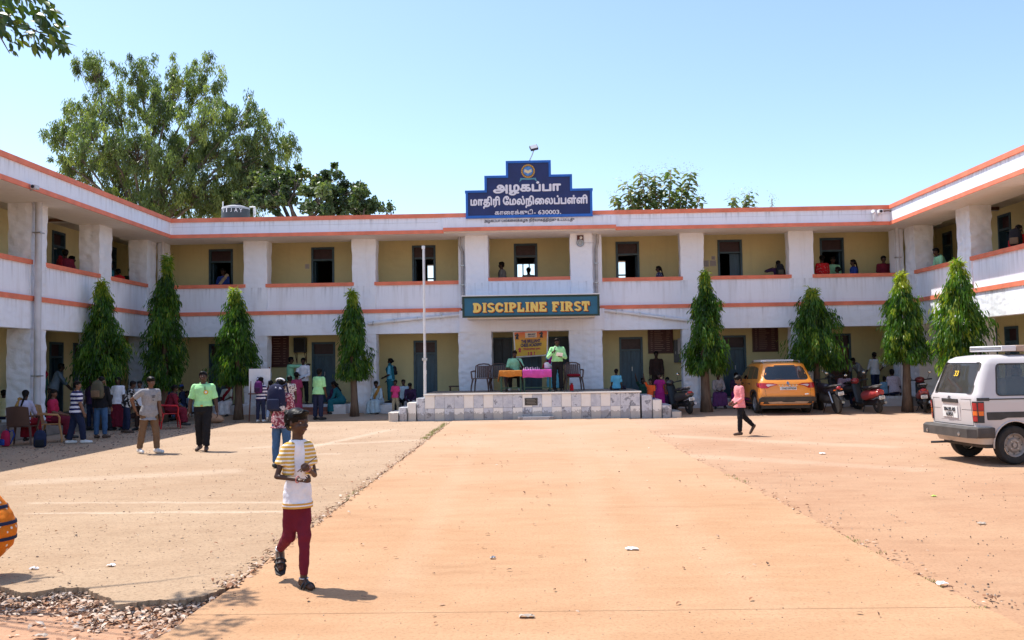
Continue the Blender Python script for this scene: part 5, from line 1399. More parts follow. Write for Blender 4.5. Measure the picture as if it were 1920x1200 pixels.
def person(label, loc, face, h=1.62, seat=None, leg_r=(0, 3, 0), leg_l=(0, 3, 0), arm_r=(5, 8, 12, 4), arm_l=(5, 8, 12, 4), lean=0, side=0, twist=0,
     head=(0, 0), top=None, sleeve=0.7, bottom=None, skirt=None, hem=None, shoes=None, barefoot=False, tone=1, hair='short', sex='m', child=False, vox=None, fing=True,
     curl=25, palm_r=None, palm_l=None, stock=1.0, group=None, cap_m=None, foot_pitch=(0, 0), drape=None, collar=None, bot_len=1.0, belt=None, face_detail=True, slim=1.0, big_head=1.0):
 """one person; limbs are (upper forward, upper outward, lower forward, lower outward) in degrees, hanging down = 0; faces +Y before turning"""
 NPERS[0] += 1
 t = thing('person', label, 'person', loc, R(face), group)
 vox = vox or 0.014
 k = h
 U = Vector((math.sin(R(side)), math.sin(R(lean)), math.cos(R(lean)) * math.cos(R(side)))).normalized()
 tw = R(twist)
 F0 = Vector((math.sin(-tw), math.cos(tw), 0)); Fd = (F0 - U * F0.dot(U)).normalized(); Rt = Fd.cross(U).normalized()
 HR = Vector((1, 0, 0)); HF = Vector((0, 1, 0))
 hs, ss = (0.050, 0.092 if sex == 'f' else 0.104)
 if child: ss *= 0.97
 ss *= slim; hs *= slim
 thL, shL, anH = 0.243 * k, 0.235 * k, 0.042 * k
 legs = {}
 for sd, lg in ((1, leg_r), (-1, leg_l)):
  hip = Vector((sd * hs * k, 0, 0)); kd = dirv(lg[0], lg[1], sd); kn = hip + kd * thL
  sdv = dirv(lg[2], lg[3] if len(lg) > 3 else lg[1] * 0.3, sd); an = kn + sdv * shL
  legs[sd] = [hip, kn, an, kd, sdv]
 low = min(legs[1][2].z - math.sin(R(max(0, -foot_pitch[0]))) * 0.1 * k, legs[-1][2].z - math.sin(R(max(0, -foot_pitch[1]))) * 0.1 * k)
 hz = (seat + 0.075 * k) if seat is not None else (-low + anH)
 P = Vector((0, 0, hz))
 for sd in legs: legs[sd][:3] = [p + P for p in legs[sd][:3]]
 SH = P + U * 0.298 * k
 hh = (0.150 if child else 0.134) * k * big_head
 NB_ = P + U * 0.318 * k
 nd = (U * 0.45 + Vector((0, 0, 0.55))).normalized()
 HC = NB_ + nd * (0.016 * k + hh * 0.47) + Fd * 0.014 * k
 hy, hp = head
 HFw = Matrix.Rotation(R(hy), 3, 'Z') @ Fd; HFw.z = 0; HFw.normalize()
 HRt = HFw.cross(Vector((0, 0, 1)))
 HFw = (Matrix.Rotation(R(hp), 3, HRt) @ HFw).normalized(); HUp = HRt.cross(HFw).normalized()
 arms = {}
 for sd, ar in ((1, arm_r), (-1, arm_l)):
  sh = SH + Rt * (sd * ss * k) + U * (-0.028 * k)
  ud = dirv(ar[0], ar[1], sd, Fd, U, Rt); el = sh + ud * 0.172 * k
  fd = dirv(ar[2], ar[3], sd, Fd, U, Rt); wr = el + fd * 0.150 * k
  arms[sd] = (sh, el, wr, ud, fd)
 st = stock
 b = MB()
 def sec(u, rx, ry, fwd=0.0): return (P + U * u * k + Fd * fwd * k, Rt * rx * k * st, Fd * ry * k * st)
 fem = sex == 'f'
 tors = [(-0.055, 0.060, 0.055), (-0.02, 0.088 if not fem else 0.094, 0.066), (0.04, 0.087 if not fem else 0.088, 0.062), (0.10, 0.077 if not fem else 0.07, 0.055), (0.17, 0.086 if not fem else 0.08, 0.060), (0.235, 0.094 if not fem else 0.084, 0.064), (0.268, 0.088 if not fem else 0.078, 0.056), (0.292, 0.066, 0.047), (0.312, 0.042, 0.038)]
 oval(b, [sec(*q) for q in tors])
 cap(b, NB_ - U * 0.03 * k, HC - HUp * hh * 0.25, 0.032 * k, 0.030 * k)
 def HM(x, y, z): return HC + HRt * x * hh + HFw * y * hh + HUp * z * hh
 Mh = Matrix((HRt, HFw, HUp)).transposed().to_4x4()
 b.ell(HM(0, -0.05, 0.10), 0.335 * hh, 0.40 * hh, 0.395 * hh, Mh, 14, 10)
 b.ell(HM(0, 0.05, -0.14), 0.285 * hh, 0.315 * hh, 0.33 * hh, Mh, 14, 10)
 b.ell(HM(0, 0.17, -0.37), 0.13 * hh, 0.13 * hh, 0.105 * hh, Mh, 10, 7)
 if face_detail:
  cap(b, HM(0, 0.335, 0.045), HM(0, 0.415, -0.115), 0.035 * hh, 0.058 * hh, 8)
  for s_ in (-1, 1):
   b.ell(HM(s_ * 0.06, 0.37, -0.125), 0.035 * hh)
   b.ell(HM(s_ * 0.335, -0.03, -0.02), 0.04 * hh, 0.075 * hh, 0.12 * hh, Mh, 8, 6)
   cap(b, HM(s_ * 0.06, 0.335, 0.085), HM(s_ * 0.22, 0.27, 0.09), 0.035 * hh, 0.03 * hh, 6)
   b.ell(HM(s_ * 0.18, 0.22, -0.12), 0.10 * hh)
  cap(b, HM(-0.075, 0.335, -0.245), HM(0.075, 0.335, -0.245), 0.034 * hh, 0.034 * hh, 6)
 for sd, (sh, el, wr, ud, fd) in arms.items():
  cap(b, sh, el, 0.031 * k * st, 0.023 * k * st); cap(b, el, wr, 0.0245 * k * st, 0.0165 * k * st)
  pal = (palm_r if sd == 1 else palm_l)
  pn = Vector(pal) if pal else -Rt * sd * 0.9 + Fd * 0.3
  hand(b, wr, fd, pn, sd * (1 if True else -1), 1.0 * h / 1.7 * (1.05 if child else 1.0), curl, fing=fing)
 for i_, sd in enumerate((1, -1)):
  hip, kn, an, kd, sv = legs[sd]
  cap(b, hip, kn, 0.052 * k * st, 0.034 * k * st); cap(b, kn, kn.lerp(an, .35), 0.034 * k * st, 0.033 * k * st); cap(b, kn.lerp(an, .35), an, 0.033 * k * st, 0.021 * k)
  fp_ = R(foot_pitch[i_]); ff = Vector((sd * 0.16, math.cos(fp_), math.sin(fp_))).normalized()
  if sv.y > 0.6: ff = Vector((0, 0.35, 0.9)).normalized() if seat is not None and sv.z > -0.3 else ff
  fb = an - Vector((0, 0, 0.018 * k)) - ff * 0.025 * k
  cap(b, fb, an + ff * 0.10 * k - Vector((0, 0, 0.026 * k)), 0.024 * k, 0.018 * k, 8)
  cap(b, an, an + ff * 0.06 * k - Vector((0, 0, 0.02 * k)), 0.021 * k, 0.018 * k, 8)
  legs[sd] += [ff, fb]
 skinned(b, 'body', SKIN[tone], t, vox * 0.85 if fing else vox, 3)
 if face_detail:
  for s_ in (-1, 1):
   e_ = MB(); e_.ell(HM(s_ * 0.145, 0.275, 0.015), 0.062 * hh, 0.045 * hh, 0.036 * hh, Mh, 8, 6); eo = e_.build('eye', M_EYEW, t, smooth=True, world=False)
   e_ = MB(); e_.ell(HM(s_ * 0.145, 0.306, 0.015), 0.030 * hh, 0.022 * hh, 0.032 * hh, Mh, 8, 6); io = e_.build('iris', M_EYED, eo, smooth=True, world=False)
   e_ = MB(); cap(e_, HM(s_ * 0.08, 0.345, 0.145), HM(s_ * 0.23, 0.27, 0.14), 0.012 * hh, 0.008 * hh, 5); e_.build('eyebrow', M_HAIR, t, world=False)
  e_ = MB(); cap(e_, HM(-0.085, 0.352, -0.25), HM(0.085, 0.352, -0.25), 0.026 * hh, 0.026 * hh, 6); e_.build('lips', M_LIP, t, smooth=True, world=False)
 hb = MB()
 if hair != 'none':
  hb.ell(HM(0, -0.085, 0.175), 0.385 * hh, 0.43 * hh, 0.365 * hh, Mh, 16, 12)
  hb.ell(HM(0, -0.20, -0.02), 0.335 * hh, 0.29 * hh, 0.33 * hh, Mh, 12, 8)
  hb.ell(HM(0.04, 0.17, 0.33), 0.28 * hh, 0.20 * hh, 0.15 * hh, Mh, 12, 8)
  for s_ in (-1, 1): cap(hb, HM(s_ * 0.31, 0.06, 0.22), HM(s_ * 0.325, 0.04, 0.0), 0.07 * hh, 0.03 * hh, 7)
  if hair in ('bun',): hb.ell(HM(0, -0.56, 0.0), 0.20 * hh, 0.16 * hh, 0.19 * hh, Mh, 10, 8)
  if hair in ('braid', 'pony'):
   q0 = HM(0, -0.45, 0.02 if hair == 'braid' else 0.2); q = [q0, q0 - HFw * 0.10 * hh - Vector((0, 0, 0.35 * hh)), P + U * 0.22 * k - Fd * 0.085 * k, P + U * (0.10 if hair == 'braid' else 0.2) * k - Fd * 0.08 * k]
   for i_ in range(3): cap(hb, q[i_], q[i_ + 1], (0.15, 0.13, 0.11)[i_] * hh, (0.13, 0.11, 0.05)[i_] * hh, 8)
  if hair == 'long':
   for s_ in (-1, 0, 1): cap(hb, HM(s_ * 0.2, -0.3, -0.1), P + U * 0.2 * k - Fd * 0.07 * k + Rt * s_ * 0.04 * k, 0.2 * hh, 0.16 * hh, 8)
  skinned(hb, 'hair', M_HAIR, t, vox * 0.9, 2)
 if cap_m:
  c_ = MB(); c_.ell(HM(0, -0.07, 0.24), 0.40 * hh, 0.44 * hh, 0.34 * hh, Mh, 14, 9); cap(c_, HM(0, 0.25, 0.22), HM(0, 0.52, 0.17), 0.24 * hh, 0.2 * hh, 10, e=0.14, ax=HUp)
  skinned(c_, 'cap', cap_m, t, vox, 2)
 if top:
  c_ = MB(); g = 0.011 * k if not child else 0.009 * k
  lo = hem if hem is not None else -0.035
  rows = [(u, rx + (0.010 if u < 0.07 else 0.003), ry + (0.012 if u < 0.07 else 0.003)) for (u, rx, ry) in tors if u > lo + 0.015 and u < 0.295]
  first = (lo, 0.112 if lo < 0.0 else 0.096, 0.09 if lo < 0.0 else 0.072)
  rows = [first] + rows + [(0.306, 0.048, 0.043)]
  oval(c_, [(P + U * u * k, Rt * (rx * k * st + g * 1.15), Fd * (ry * k * st + g * 1.25)) for u, rx, ry in rows], 16)
  if lo < -0.03:
   for sd in (1, -1):
    hip, kn = legs[sd][:2]; cap(c_, hip + Vector((0, 0, 0.015 * k)), hip.lerp(kn, min(0.3, -lo * 1.5)), 0.068 * k * st, 0.068 * k * st, 12, flat1=True)
  for sd, (sh, el, wr, ud, fd) in arms.items():
   cap(c_, sh - Rt * sd * 0.035 * k + U * 0.004 * k, sh, 0.034 * k * st, 0.0355 * k * st)
   if sleeve <= 1: cap(c_, sh, sh.lerp(el, sleeve), 0.0365 * k * st, 0.036 * k * st, 12, flat1=True)
   else:
    cap(c_, sh, el, 0.0365 * k * st, 0.031 * k * st, 12); cap(c_, el, el.lerp(wr, min(1, sleeve - 1)), 0.031 * k * st, 0.024 * k * st, 12, flat1=True)
  tp = skinned(c_, 'top', top, t, vox, 3)
  if collar:
   cc = MB()
   for s_ in (-1, 1): cap(cc, NB_ + Rt * s_ * 0.036 * k - Fd * 0.01 * k - U * 0.004 * k, NB_ + Rt * s_ * 0.012 * k + Fd * 0.052 * k - U * 0.04 * k, 0.011 * k, 0.010 * k, 7)
   cap(cc, NB_ + Rt * 0.036 * k - Fd * 0.01 * k - U * 0.004 * k, NB_ - Rt * 0.036 * k - Fd * 0.03 * k, 0.011 * k, 0.011 * k, 7)
   cc.build('collar', collar, tp, smooth=True, world=False)
 if bottom:
  c_ = MB()
  oval(c_, [(P + U * 0.055 * k, Rt * (0.088 * k * st + 0.006), Fd * (0.064 * k * st + 0.006)), (P + U * 0.0 * k, Rt * (0.093 * k * st + 0.004), Fd * (0.070 * k * st + 0.005)), (P - U * 0.04 * k, Rt * (0.092 * k * st + 0.004), Fd * (0.068 * k * st + 0.008)), (P - U * 0.075 * k, Rt * 0.06 * k, Fd * 0.05 * k)], 16)
  for sd in (1, -1):
   hip, kn, an = legs[sd][:3]
   cap(c_, hip, kn, 0.059 * k * st, 0.044 * k * st, 12); e_ = kn.lerp(an, 0.93 * bot_len)
   cap(c_, kn, e_, 0.044 * k * st, (0.036 if not fem else 0.032) * k * st, 12, flat1=True)
  bo = skinned(c_, 'trousers', bottom, t, vox, 3)
  if belt:
   c_ = MB(); oval(c_, [(P + U * u * k, Rt * (0.091 * k * st + 0.012), Fd * (0.067 * k * st + 0.013)) for u in (0.03, 0.05)], 18); c_.build('belt', belt, t, smooth=40, world=False)
 if skirt:
  c_ = MB()
  kr, kl, ar_, al_ = legs[1][1], legs[-1][1], legs[1][2], legs[-1][2]
  oval(c_, [(P + U * 0.06 * k, Rt * 0.09 * k * st, Fd * 0.066 * k * st), (P, Rt * 0.106 * k * st, Fd * 0.08 * k * st), (P - U * 0.045 * k, Rt * 0.098 * k, Fd * 0.075 * k), (P - U * 0.075 * k, Rt * 0.06 * k, Fd * 0.05 * k)], 16)
  for sd in (1, -1):
   hip, kn, an = legs[sd][:3]
   cap(c_, hip, kn, 0.07 * k, 0.066 * k, 12); cap(c_, kn, kn.lerp(an, 0.92 * bot_len), 0.066 * k, 0.07 * k, 12, flat1=True)
  km, am = (kr + kl) / 2, (ar_ + al_) / 2
  cap(c_, P - U * 0.02 * k, km, 0.085 * k, 0.072 * k, 12); cap(c_, km, km.lerp(am, 0.92 * bot_len), 0.072 * k, 0.085 * k, 12, flat1=True)
  skinned(c_, 'skirt', skirt, t, vox, 3)
 if drape:
  c_ = MB()
  path_ = [P + Rt * 0.085 * k + Fd * 0.055 * k + U * 0.03 * k, P + Rt * 0.035 * k + Fd * 0.086 * k + U * 0.14 * k, P - Rt * 0.04 * k + Fd * 0.084 * k + U * 0.23 * k, SH - Rt * 0.075 * k + U * 0.026 * k, SH - Rt * 0.075 * k - Fd * 0.07 * k - U * 0.07 * k, P - Rt * 0.06 * k - Fd * 0.09 * k + U * 0.02 * k]
  for a_, b_ in zip(path_[:-1], path_[1:]): cap(c_, a_, b_, 0.038 * k, 0.038 * k, 10, e=0.42, ax=(a_ + b_) / 2 - (P + U * 0.15 * k))
  skinned(c_, 'drape', drape, t, vox, 3)
 if not barefoot:
  for i_, sd in enumerate((1, -1)):
   an, ff, fb = legs[sd][2], legs[sd][5], legs[sd][6]
   c_ = MB(); tip = an + ff * 0.11 * k - Vector((0, 0, 0.027 * k))
   cap(c_, fb, tip, 0.029 * k, 0.023 * k, 10); cap(c_, an - Vector((0, 0, 0.005 * k)), an + ff * 0.05 * k - Vector((0, 0, 0.018 * k)), 0.027 * k, 0.022 * k, 10)
   skinned(c_, 'shoe', shoes or M_BLACK, t, vox * 0.9, 2)
 t['_k'] = 0
 del t['_k']
 person.last = dict(P=P, U=U, F=Fd, R=Rt, SH=SH, k=k, arms=arms, legs=legs, HC=HC, HM=HM, hh=hh, Mh=Mh, NB=NB_, root=t)
 return t
def local_to_world(t, p): return Matrix.Translation(t.location) @ Matrix.Rotation(t.rotation_euler.z, 4, 'Z') @ Vector(p)
# palettes
C_GREEN = cloth('light_green', (0.36, 0.72, 0.34)); C_GREEN2 = cloth('mint', (0.27, 0.58, 0.36))
C_BLACK = cloth('black', (0.012, 0.012, 0.015)); C_NAVY = cloth('navy', (0.018, 0.025, 0.06)); C_DENIM = cloth('denim', (0.05, 0.11, 0.22)); C_LDENIM = cloth('light_denim', (0.32, 0.40, 0.52))
C_GREY = cloth('heather_grey', (0.27, 0.265, 0.28), scale=30); C_BROWN = cloth('brown', (0.16, 0.095, 0.055)); C_KHAKI = cloth('khaki', (0.42, 0.34, 0.22))
C_WHITE = cloth('white', (0.76, 0.75, 0.79)); C_MAROON = cloth('maroon', (0.14, 0.012, 0.028)); C_CRIMSON = cloth('crimson', (0.42, 0.02, 0.07)); C_PINK = cloth('hot_pink', (0.62, 0.05, 0.18)); C_SALM = cloth('salmon_pink', (0.80, 0.28, 0.30))
C_TEAL = cloth('teal', (0.015, 0.13, 0.17)); C_CYAN = cloth('turquoise', (0.12, 0.42, 0.58)); C_LAV = cloth('lavender', (0.44, 0.42, 0.56)); C_LBLUE = cloth('pale_blue', (0.42, 0.54, 0.62)); C_BLUE = cloth('royal_blue', (0.03, 0.07, 0.32)); C_RED = cloth('red', (0.60, 0.015, 0.02)); C_DRED = cloth('dark_red', (0.22, 0.01, 0.02))
C_MAG = cloth('magenta', (0.30, 0.015, 0.16)); C_ORANGE = cloth('orange', (0.68, 0.10, 0.02)); C_DGREEN = cloth('dark_green', (0.02, 0.07, 0.045)); C_OCHRE = cloth('ochre', (0.35, 0.19, 0.05)); C_PYEL = cloth('pale_yellow', (0.70, 0.68, 0.42)); C_PURP = cloth('dark_purple', (0.045, 0.02, 0.06)); C_CREAM = cloth('cream', (0.55, 0.42, 0.28)); C_DBROWN = cloth('dark_brown', (0.045, 0.025, 0.02))
P_STRIPE = cloth_pat('navy_white_stripe', (0.02, 0.02, 0.09), (0.72, 0.70, 0.78), 'stripe', 3.2, 0.52, 0.06)
P_BW = cloth_pat('black_white_print', (0.012, 0.012, 0.014), (0.62, 0.62, 0.62), 'print', 16, 0.55)
P_RW = cloth_pat('maroon_print', (0.24, 0.05, 0.08), (0.62, 0.42, 0.44), 'print', 28, 0.53)
P_WHITEP = cloth_pat('white_print', (0.55, 0.50, 0.48), (0.10, 0.07, 0.07), 'print', 24, 0.56)
P_LAVP = cloth_pat('lavender_dots', (0.52, 0.46, 0.54), (0.22, 0.12, 0.22), 'dot', 22, 0.22)
P_ORDOT = cloth_pat('orange_dots', (0.66, 0.17, 0.012), (0.80, 0.72, 0.60), 'dot', 17, 0.20)
P_YSTR = cloth_pat('yellow_white_stripe', (0.62, 0.36, 0.07), (0.78, 0.72, 0.62), 'stripe', 11, 0.62, 0.08)
P_REDP = cloth_pat('red_print', (0.58, 0.015, 0.02), (0.55, 0.20, 0.18), 'print', 22, 0.6)
P_NAVP = cloth_pat('navy_flower', (0.02, 0.03, 0.09), (0.45, 0.45, 0.55), 'print', 20, 0.58)
S_WHITE = mat('shoe_white', (0.70, 0.69, 0.68), 0.6); S_BROWN = mat('shoe_brown', (0.08, 0.045, 0.03), 0.6)
# == CHAIRS, BAGS, BOARDS
M_CHBR = mat('chair_brown_plastic', (0.085, 0.042, 0.030), 0.4, var=0.1)
M_CHTAN = mat('chair_tan_plastic', (0.50, 0.26, 0.10), 0.4, var=0.1)
M_CHRED = mat('chair_red_plastic', (0.50, 0.012, 0.02), 0.35, var=0.1)
def plastic_chair(label, loc, face, m, solid=False, arms=True):
 """moulded arm chair, sitter faces +Y before turning"""
 t = thing('plastic_chair', label, 'chair', loc, R(face), group='plastic chairs')
 def B(mb, name): return mb.build(name, m, t, smooth=40, world=False)
 W = 0.25
 mb = MB(); mb.bbox(-W, W, -0.22, 0.22, 0.41, 0.435, 0.01); B(mb, 'seat')
 n = 7
 if solid:
  mb = MB(); rg = []
  for k in range(n + 1):
   x = -W + 2 * W * k / n; c = 0.06 * (1 - (x / W) ** 2)
   rg.append([Vector((x, -0.21 - c, 0.44)), Vector((x, -0.235 - c, 0.44)), Vector((x * 0.94, -0.32 - c, 0.86 + 0.03 * (1 - (x / W) ** 2))), Vector((x * 0.94, -0.295 - c, 0.86 + 0.03 * (1 - (x / W) ** 2)))])
  mb.rings(rg); B(mb, 'backrest')
 else:
  for k in range(n):
   x0 = -W * 0.86 + 1.72 * W * (k + 0.06) / n; x1 = -W * 0.86 + 1.72 * W * (k + 0.94) / n; c = 0.05 * (1 - ((x0 + x1) / 2 / W) ** 2)
   mb = MB(); mb.rings([[Vector((x0, y_ - c, z_)), Vector((x1, y_ - c, z_)), Vector((x1, y_ - c - 0.018, z_)), Vector((x0, y_ - c - 0.018, z_))] for y_, z_ in ((-0.21, 0.44), (-0.29, 0.83))]); B(mb, 'back_slat')
  mb = MB(); mb.tube([(-W, -0.21, 0.40), (-W, -0.25, 0.62), (-W * 0.97, -0.30, 0.82), (-W * 0.6, -0.345, 0.87), (0, -0.355, 0.885), (W * 0.6, -0.345, 0.87), (W * 0.97, -0.30, 0.82), (W, -0.25, 0.62), (W, -0.21, 0.40)], 0.022, 7); B(mb, 'back_frame')
 for sx in (-1, 1):
  for sy in (-1, 1):
   mb = MB(); mb.tube([(sx * (W - 0.02), sy * 0.19, 0.415), (sx * (W + 0.02), sy * 0.24, 0.2), (sx * (W + 0.035), sy * 0.26, 0.0)], [0.03, 0.024, 0.02], 6); B(mb, 'leg')
  if arms:
   mb = MB(); mb.tube([(sx * W, -0.26, 0.66), (sx * (W + 0.04), -0.05, 0.655), (sx * (W + 0.04), 0.16, 0.64), (sx * (W + 0.03), 0.2, 0.58), (sx * (W + 0.01), 0.19, 0.41)], [0.02, 0.024, 0.026, 0.024, 0.024], 7); B(mb, 'armrest')
 return t
def backpack(label, loc, face, m, m2, s=1.0, lean=0):
 t = thing('backpack', label, 'bag', loc, R(face))
 M_ = Matrix.Rotation(R(lean), 4, 'X')
 mb = MB(); rg = []
 for z_, w, d_ in ((0.0, 0.11, 0.055), (0.03, 0.15, 0.08), (0.2, 0.155, 0.085), (0.34, 0.14, 0.075), (0.42, 0.09, 0.05), (0.44, 0.03, 0.02)):
  rg.append([M_ @ Vector((s * w * (abs(math.cos(a)) ** 0.6) * (1 if math.cos(a) > 0 else -1), s * (-0.09 + d_ * (abs(math.sin(a)) ** 0.7) * (1 if math.sin(a) > 0 else -1)), s * z_)) for a in [2 * math.pi * k / 16 for k in range(16)]])
 mb.rings(rg); mb.build('sack', m, t, smooth=True, world=False)
 mb = MB(); mb.bbox(-0.105 * s, 0.105 * s, -0.21 * s, -0.165 * s, 0.03 * s, 0.2 * s, 0.018, M_); mb.build('pocket', m2, t, smooth=40, world=False)
 for sx in (-1, 1):
  mb = MB(); mb.tube([M_ @ Vector((sx * 0.08 * s, -0.02 * s, 0.40 * s)), M_ @ Vector((sx * 0.10 * s, 0.06 * s, 0.44 * s)), M_ @ Vector((sx * 0.11 * s, 0.10 * s, 0.3 * s)), M_ @ Vector((sx * 0.12 * s, -0.02 * s, 0.06 * s))], 0.016 * s, 6); mb.build('strap', m2, t, smooth=True, world=False)
 mb = MB(); mb.tube([M_ @ Vector((-0.03 * s, -0.06 * s, 0.43 * s)), M_ @ Vector((0, -0.07 * s, 0.48 * s)), M_ @ Vector((0.03 * s, -0.06 * s, 0.43 * s))], 0.008 * s, 5); mb.build('grab_loop', m2, t, world=False)
 return t
def on_back(label, m, m2, s=1.0, drop=0.075):
 q = person.last; t0 = q['root']
 p = local_to_world(t0, q['SH'] - q['U'] * (0.28 * s) - q['F'] * 0.052 * q['k'] + Vector((0, 0, 0.0)))
 return backpack(label, tuple(p), math.degrees(t0.rotation_euler.z), m, m2, s)
M_OLIVE = cloth('olive_canvas', (0.10, 0.09, 0.06)); M_TANP = cloth('tan_canvas', (0.20, 0.13, 0.08)); M_NAVB = cloth_pat('navy_doodle', (0.015, 0.018, 0.05), (0.5, 0.5, 0.58), 'print', 9, 0.62, 0.015); M_PURB = cloth('purple_canvas', (0.10, 0.02, 0.12)); M_BLKB = cloth('black_canvas', (0.02, 0.02, 0.025))
def G(px, py):
 p = on_z(px, py, 0.0)
 for _ in range(3): p = on_z(px, py, gz(p.y))
 return (p.x, p.y, gz(p.y))
def V(px, y, z=Z_FL0, py=740): q = on_y(px, py, y); return (q.x, y, z)
def hgt(px, py_top, y, floor): return on_y(px, py_top, y).z - floor
STAND = dict(leg_r=(1, 3, -1), leg_l=(-2, 3, -3))
WALK = dict(leg_r=(18, 2, 8), leg_l=(-14, 2, -32), foot_pitch=(0, -30))
SIT = dict(leg_r=(82, 8, 2), leg_l=(80, 6, 0))
LEDGE = dict(leg_r=(78, 10, 6), leg_l=(84, 10, -4))
# -- foreground girl
girl_p = G(559, 1101)
gl = person('girl in white vest with yellow striped sleeves and maroon trousers walking on the path', girl_p, 208, 1.34, child=True, sex='f', tone=0, vox=0.006, hair='short',
   leg_r=(-10, 2, -62), leg_l=(6, -1, -3), arm_r=(4, 20, 82, -44), arm_l=(0, 12, 116, -30), head=(34, -4), top=C_WHITE, sleeve=0.02, hem=-0.052, bottom=C_MAROON, bot_len=0.85, fing=True, barefoot=True, foot_pitch=(-38, 0), curl=58, stock=0.66, slim=0.68, big_head=1.02,
   palm_r=(0.2, 0.1, 1), palm_l=(-0.2, 0.3, -0.4))
q = person.last; k = q['k']
mb = MB()
for sd, (sh, el, wr, ud, fd) in q['arms'].items():
 cap(mb, sh - q['R'] * sd * 0.035 * k + q['U'] * 0.004 * k, sh, 0.026 * k, 0.028 * k, 12); cap(mb, sh, sh.lerp(el, 0.62), 0.028 * k, 0.034 * k, 14, flat1=True)
 for f_, s_ in ((0.050, 0.044), (0.035, 0.056), (0.008, 0.067), (-0.026, 0.062), (-0.046, 0.034)):
  cap(mb, q['P'] + q['U'] * 0.12 * k + q['R'] * sd * (s_ + 0.004) * k + q['F'] * f_ * k, q['SH'] + q['R'] * sd * s_ * 0.82 * k + q['F'] * f_ * 0.62 * k - q['U'] * 0.018 * k, 0.017 * k, 0.017 * k, 10)
skinned(mb, 'striped_bolero', P_YSTR, gl, 0.007, 3)
mb = MB(); oval(mb, [(q['P'] + q['U'] * u * k, q['R'] * 0.085 * k, q['F'] * 0.075 * k) for u in (-0.072, -0.044)], 24); mb.build('waistband', mat('cloth_waist_yellow', (0.62, 0.33, 0.06), 0.85, var=0.1), gl, smooth=40, world=False)
mb = MB(); oval(mb, [(q['P'] + q['U'] * u * k, q['R'] * 0.0855 * k, q['F'] * 0.0755 * k) for u in (-0.061, -0.054)], 24); mb.build('waistband_stripe', C_WHITE, gl, smooth=40, world=False)
mb = MB()
for s_ in (1, -1):      # baggy trouser legs gathered below the knee
 hip, kn, an = q['legs'][s_][:3]; cap(mb, hip - Vector((0, 0, 0.03 * k)), kn, 0.042 * k, 0.036 * k, 14); cap(mb, kn, kn.lerp(an, 0.5), 0.036 * k, 0.029 * k, 14); cap(mb, kn.lerp(an, .5), kn.lerp(an, .88), 0.029 * k, 0.024 * k, 14, flat1=True)
cap(mb, q['P'] - q['U'] * 0.06 * k, (q['legs'][1][1] + q['legs'][-1][1]) / 2 + Vector((0, 0, 0.06 * k)), 0.050 * k, 0.028 * k, 12)
skinned(mb, 'loose_trousers', C_MAROON, gl, 0.008, 4)
for s_ in (1, -1):
 an, ff, fb = q['legs'][s_][2], q['legs'][s_][5], q['legs'][s_][6]
 up = Vector((0, 0, 1)); lat = ff.cross(up).normalized(); upf = lat.cross(ff).normalized()
 mb = MB(); c0 = an - Vector((0, 0, 0.040 * k))
 sole = [c0 + ff * (u * k) + lat * (w * k) - upf * 0.004 * k for u, w in ((-0.055, -0.018), (-0.05, -0.026), (0.02, -0.026), (0.08, -0.033), (0.12, -0.026), (0.135, 0), (0.12, 0.026), (0.08, 0.033), (0.02, 0.026), (-0.05, 0.026), (-0.055, 0.018))]
 mb.prism(sole, -upf * 0.013); mb.build('sandal_sole', mat('sandal_dark', (0.03, 0.022, 0.02), 0.55), gl, world=False)
 for u in (0.075, 0.04):
  mb = MB(); mb.tube([c0 + ff * u * k + lat * 0.032 * k * math.cos(a) + upf * (0.036 * k * math.sin(a)) for a in [math.pi * j / 8 for j in range(9)]], 0.007, 6); mb.build('sandal_strap', M_BLACK, gl, smooth=True, world=False)
 mb = MB(); e1_ = lat; e2_ = ff
 mb.tube([an + Vector((0, 0, 0.008 * k)) + (e1_ * math.cos(a) + e2_ * math.sin(a)) * 0.0255 * k for a in [2 * math.pi * j / 16 for j in range(17)]], 0.0038, 5); mb.build('anklet', mat('silver_jewel', (0.75, 0.75, 0.76), 0.25, metal=0.8), gl, smooth=True, world=False)
 sh, el, wr, ud, fd = q['arms'][s_]
 a1 = fd.cross(Vector((0, 0, 1))).normalized(); a2 = fd.cross(a1)
 mb = MB(); mb.tube([wr - fd * 0.02 + (a1 * math.cos(a) + a2 * math.sin(a)) * 0.0245 for a in [2 * math.pi * j / 16 for j in range(17)]], 0.0045, 5); mb.build('bangle', M_RED_BANGLE if 'M_RED_BANGLE' in globals() else mat('bangle_pink', (0.55, 0.18, 0.16), 0.3), gl, smooth=True, world=False)
 mb = MB(); mb.ell(q['HM'](s_ * 0.365, -0.02, -0.16), 0.008); mb.build('earring', M_GOLDJ, gl, smooth=True, world=False)
mb = MB()
for a, b_ in (((0.32, 0.10, 0.30), (0.20, 0.34, 0.36)), ((0.1, 0.32, 0.42), (-0.2, 0.28, 0.40)), ((-0.3, 0.12, 0.3), (-0.18, 0.3, 0.36))): cap(mb, q['HM'](*a), q['HM'](*b_), 0.09 * q['hh'], 0.05 * q['hh'], 7)
mb.ell(q['HM'](0, -0.30, 0.12), 0.36 * q['hh'], 0.27 * q['hh'], 0.36 * q['hh'], q['Mh'], 14, 10); mb.ell(q['HM'](0, -0.34, -0.12), 0.26 * q['hh'], 0.17 * q['hh'], 0.24 * q['hh'], q['Mh'], 12, 8)
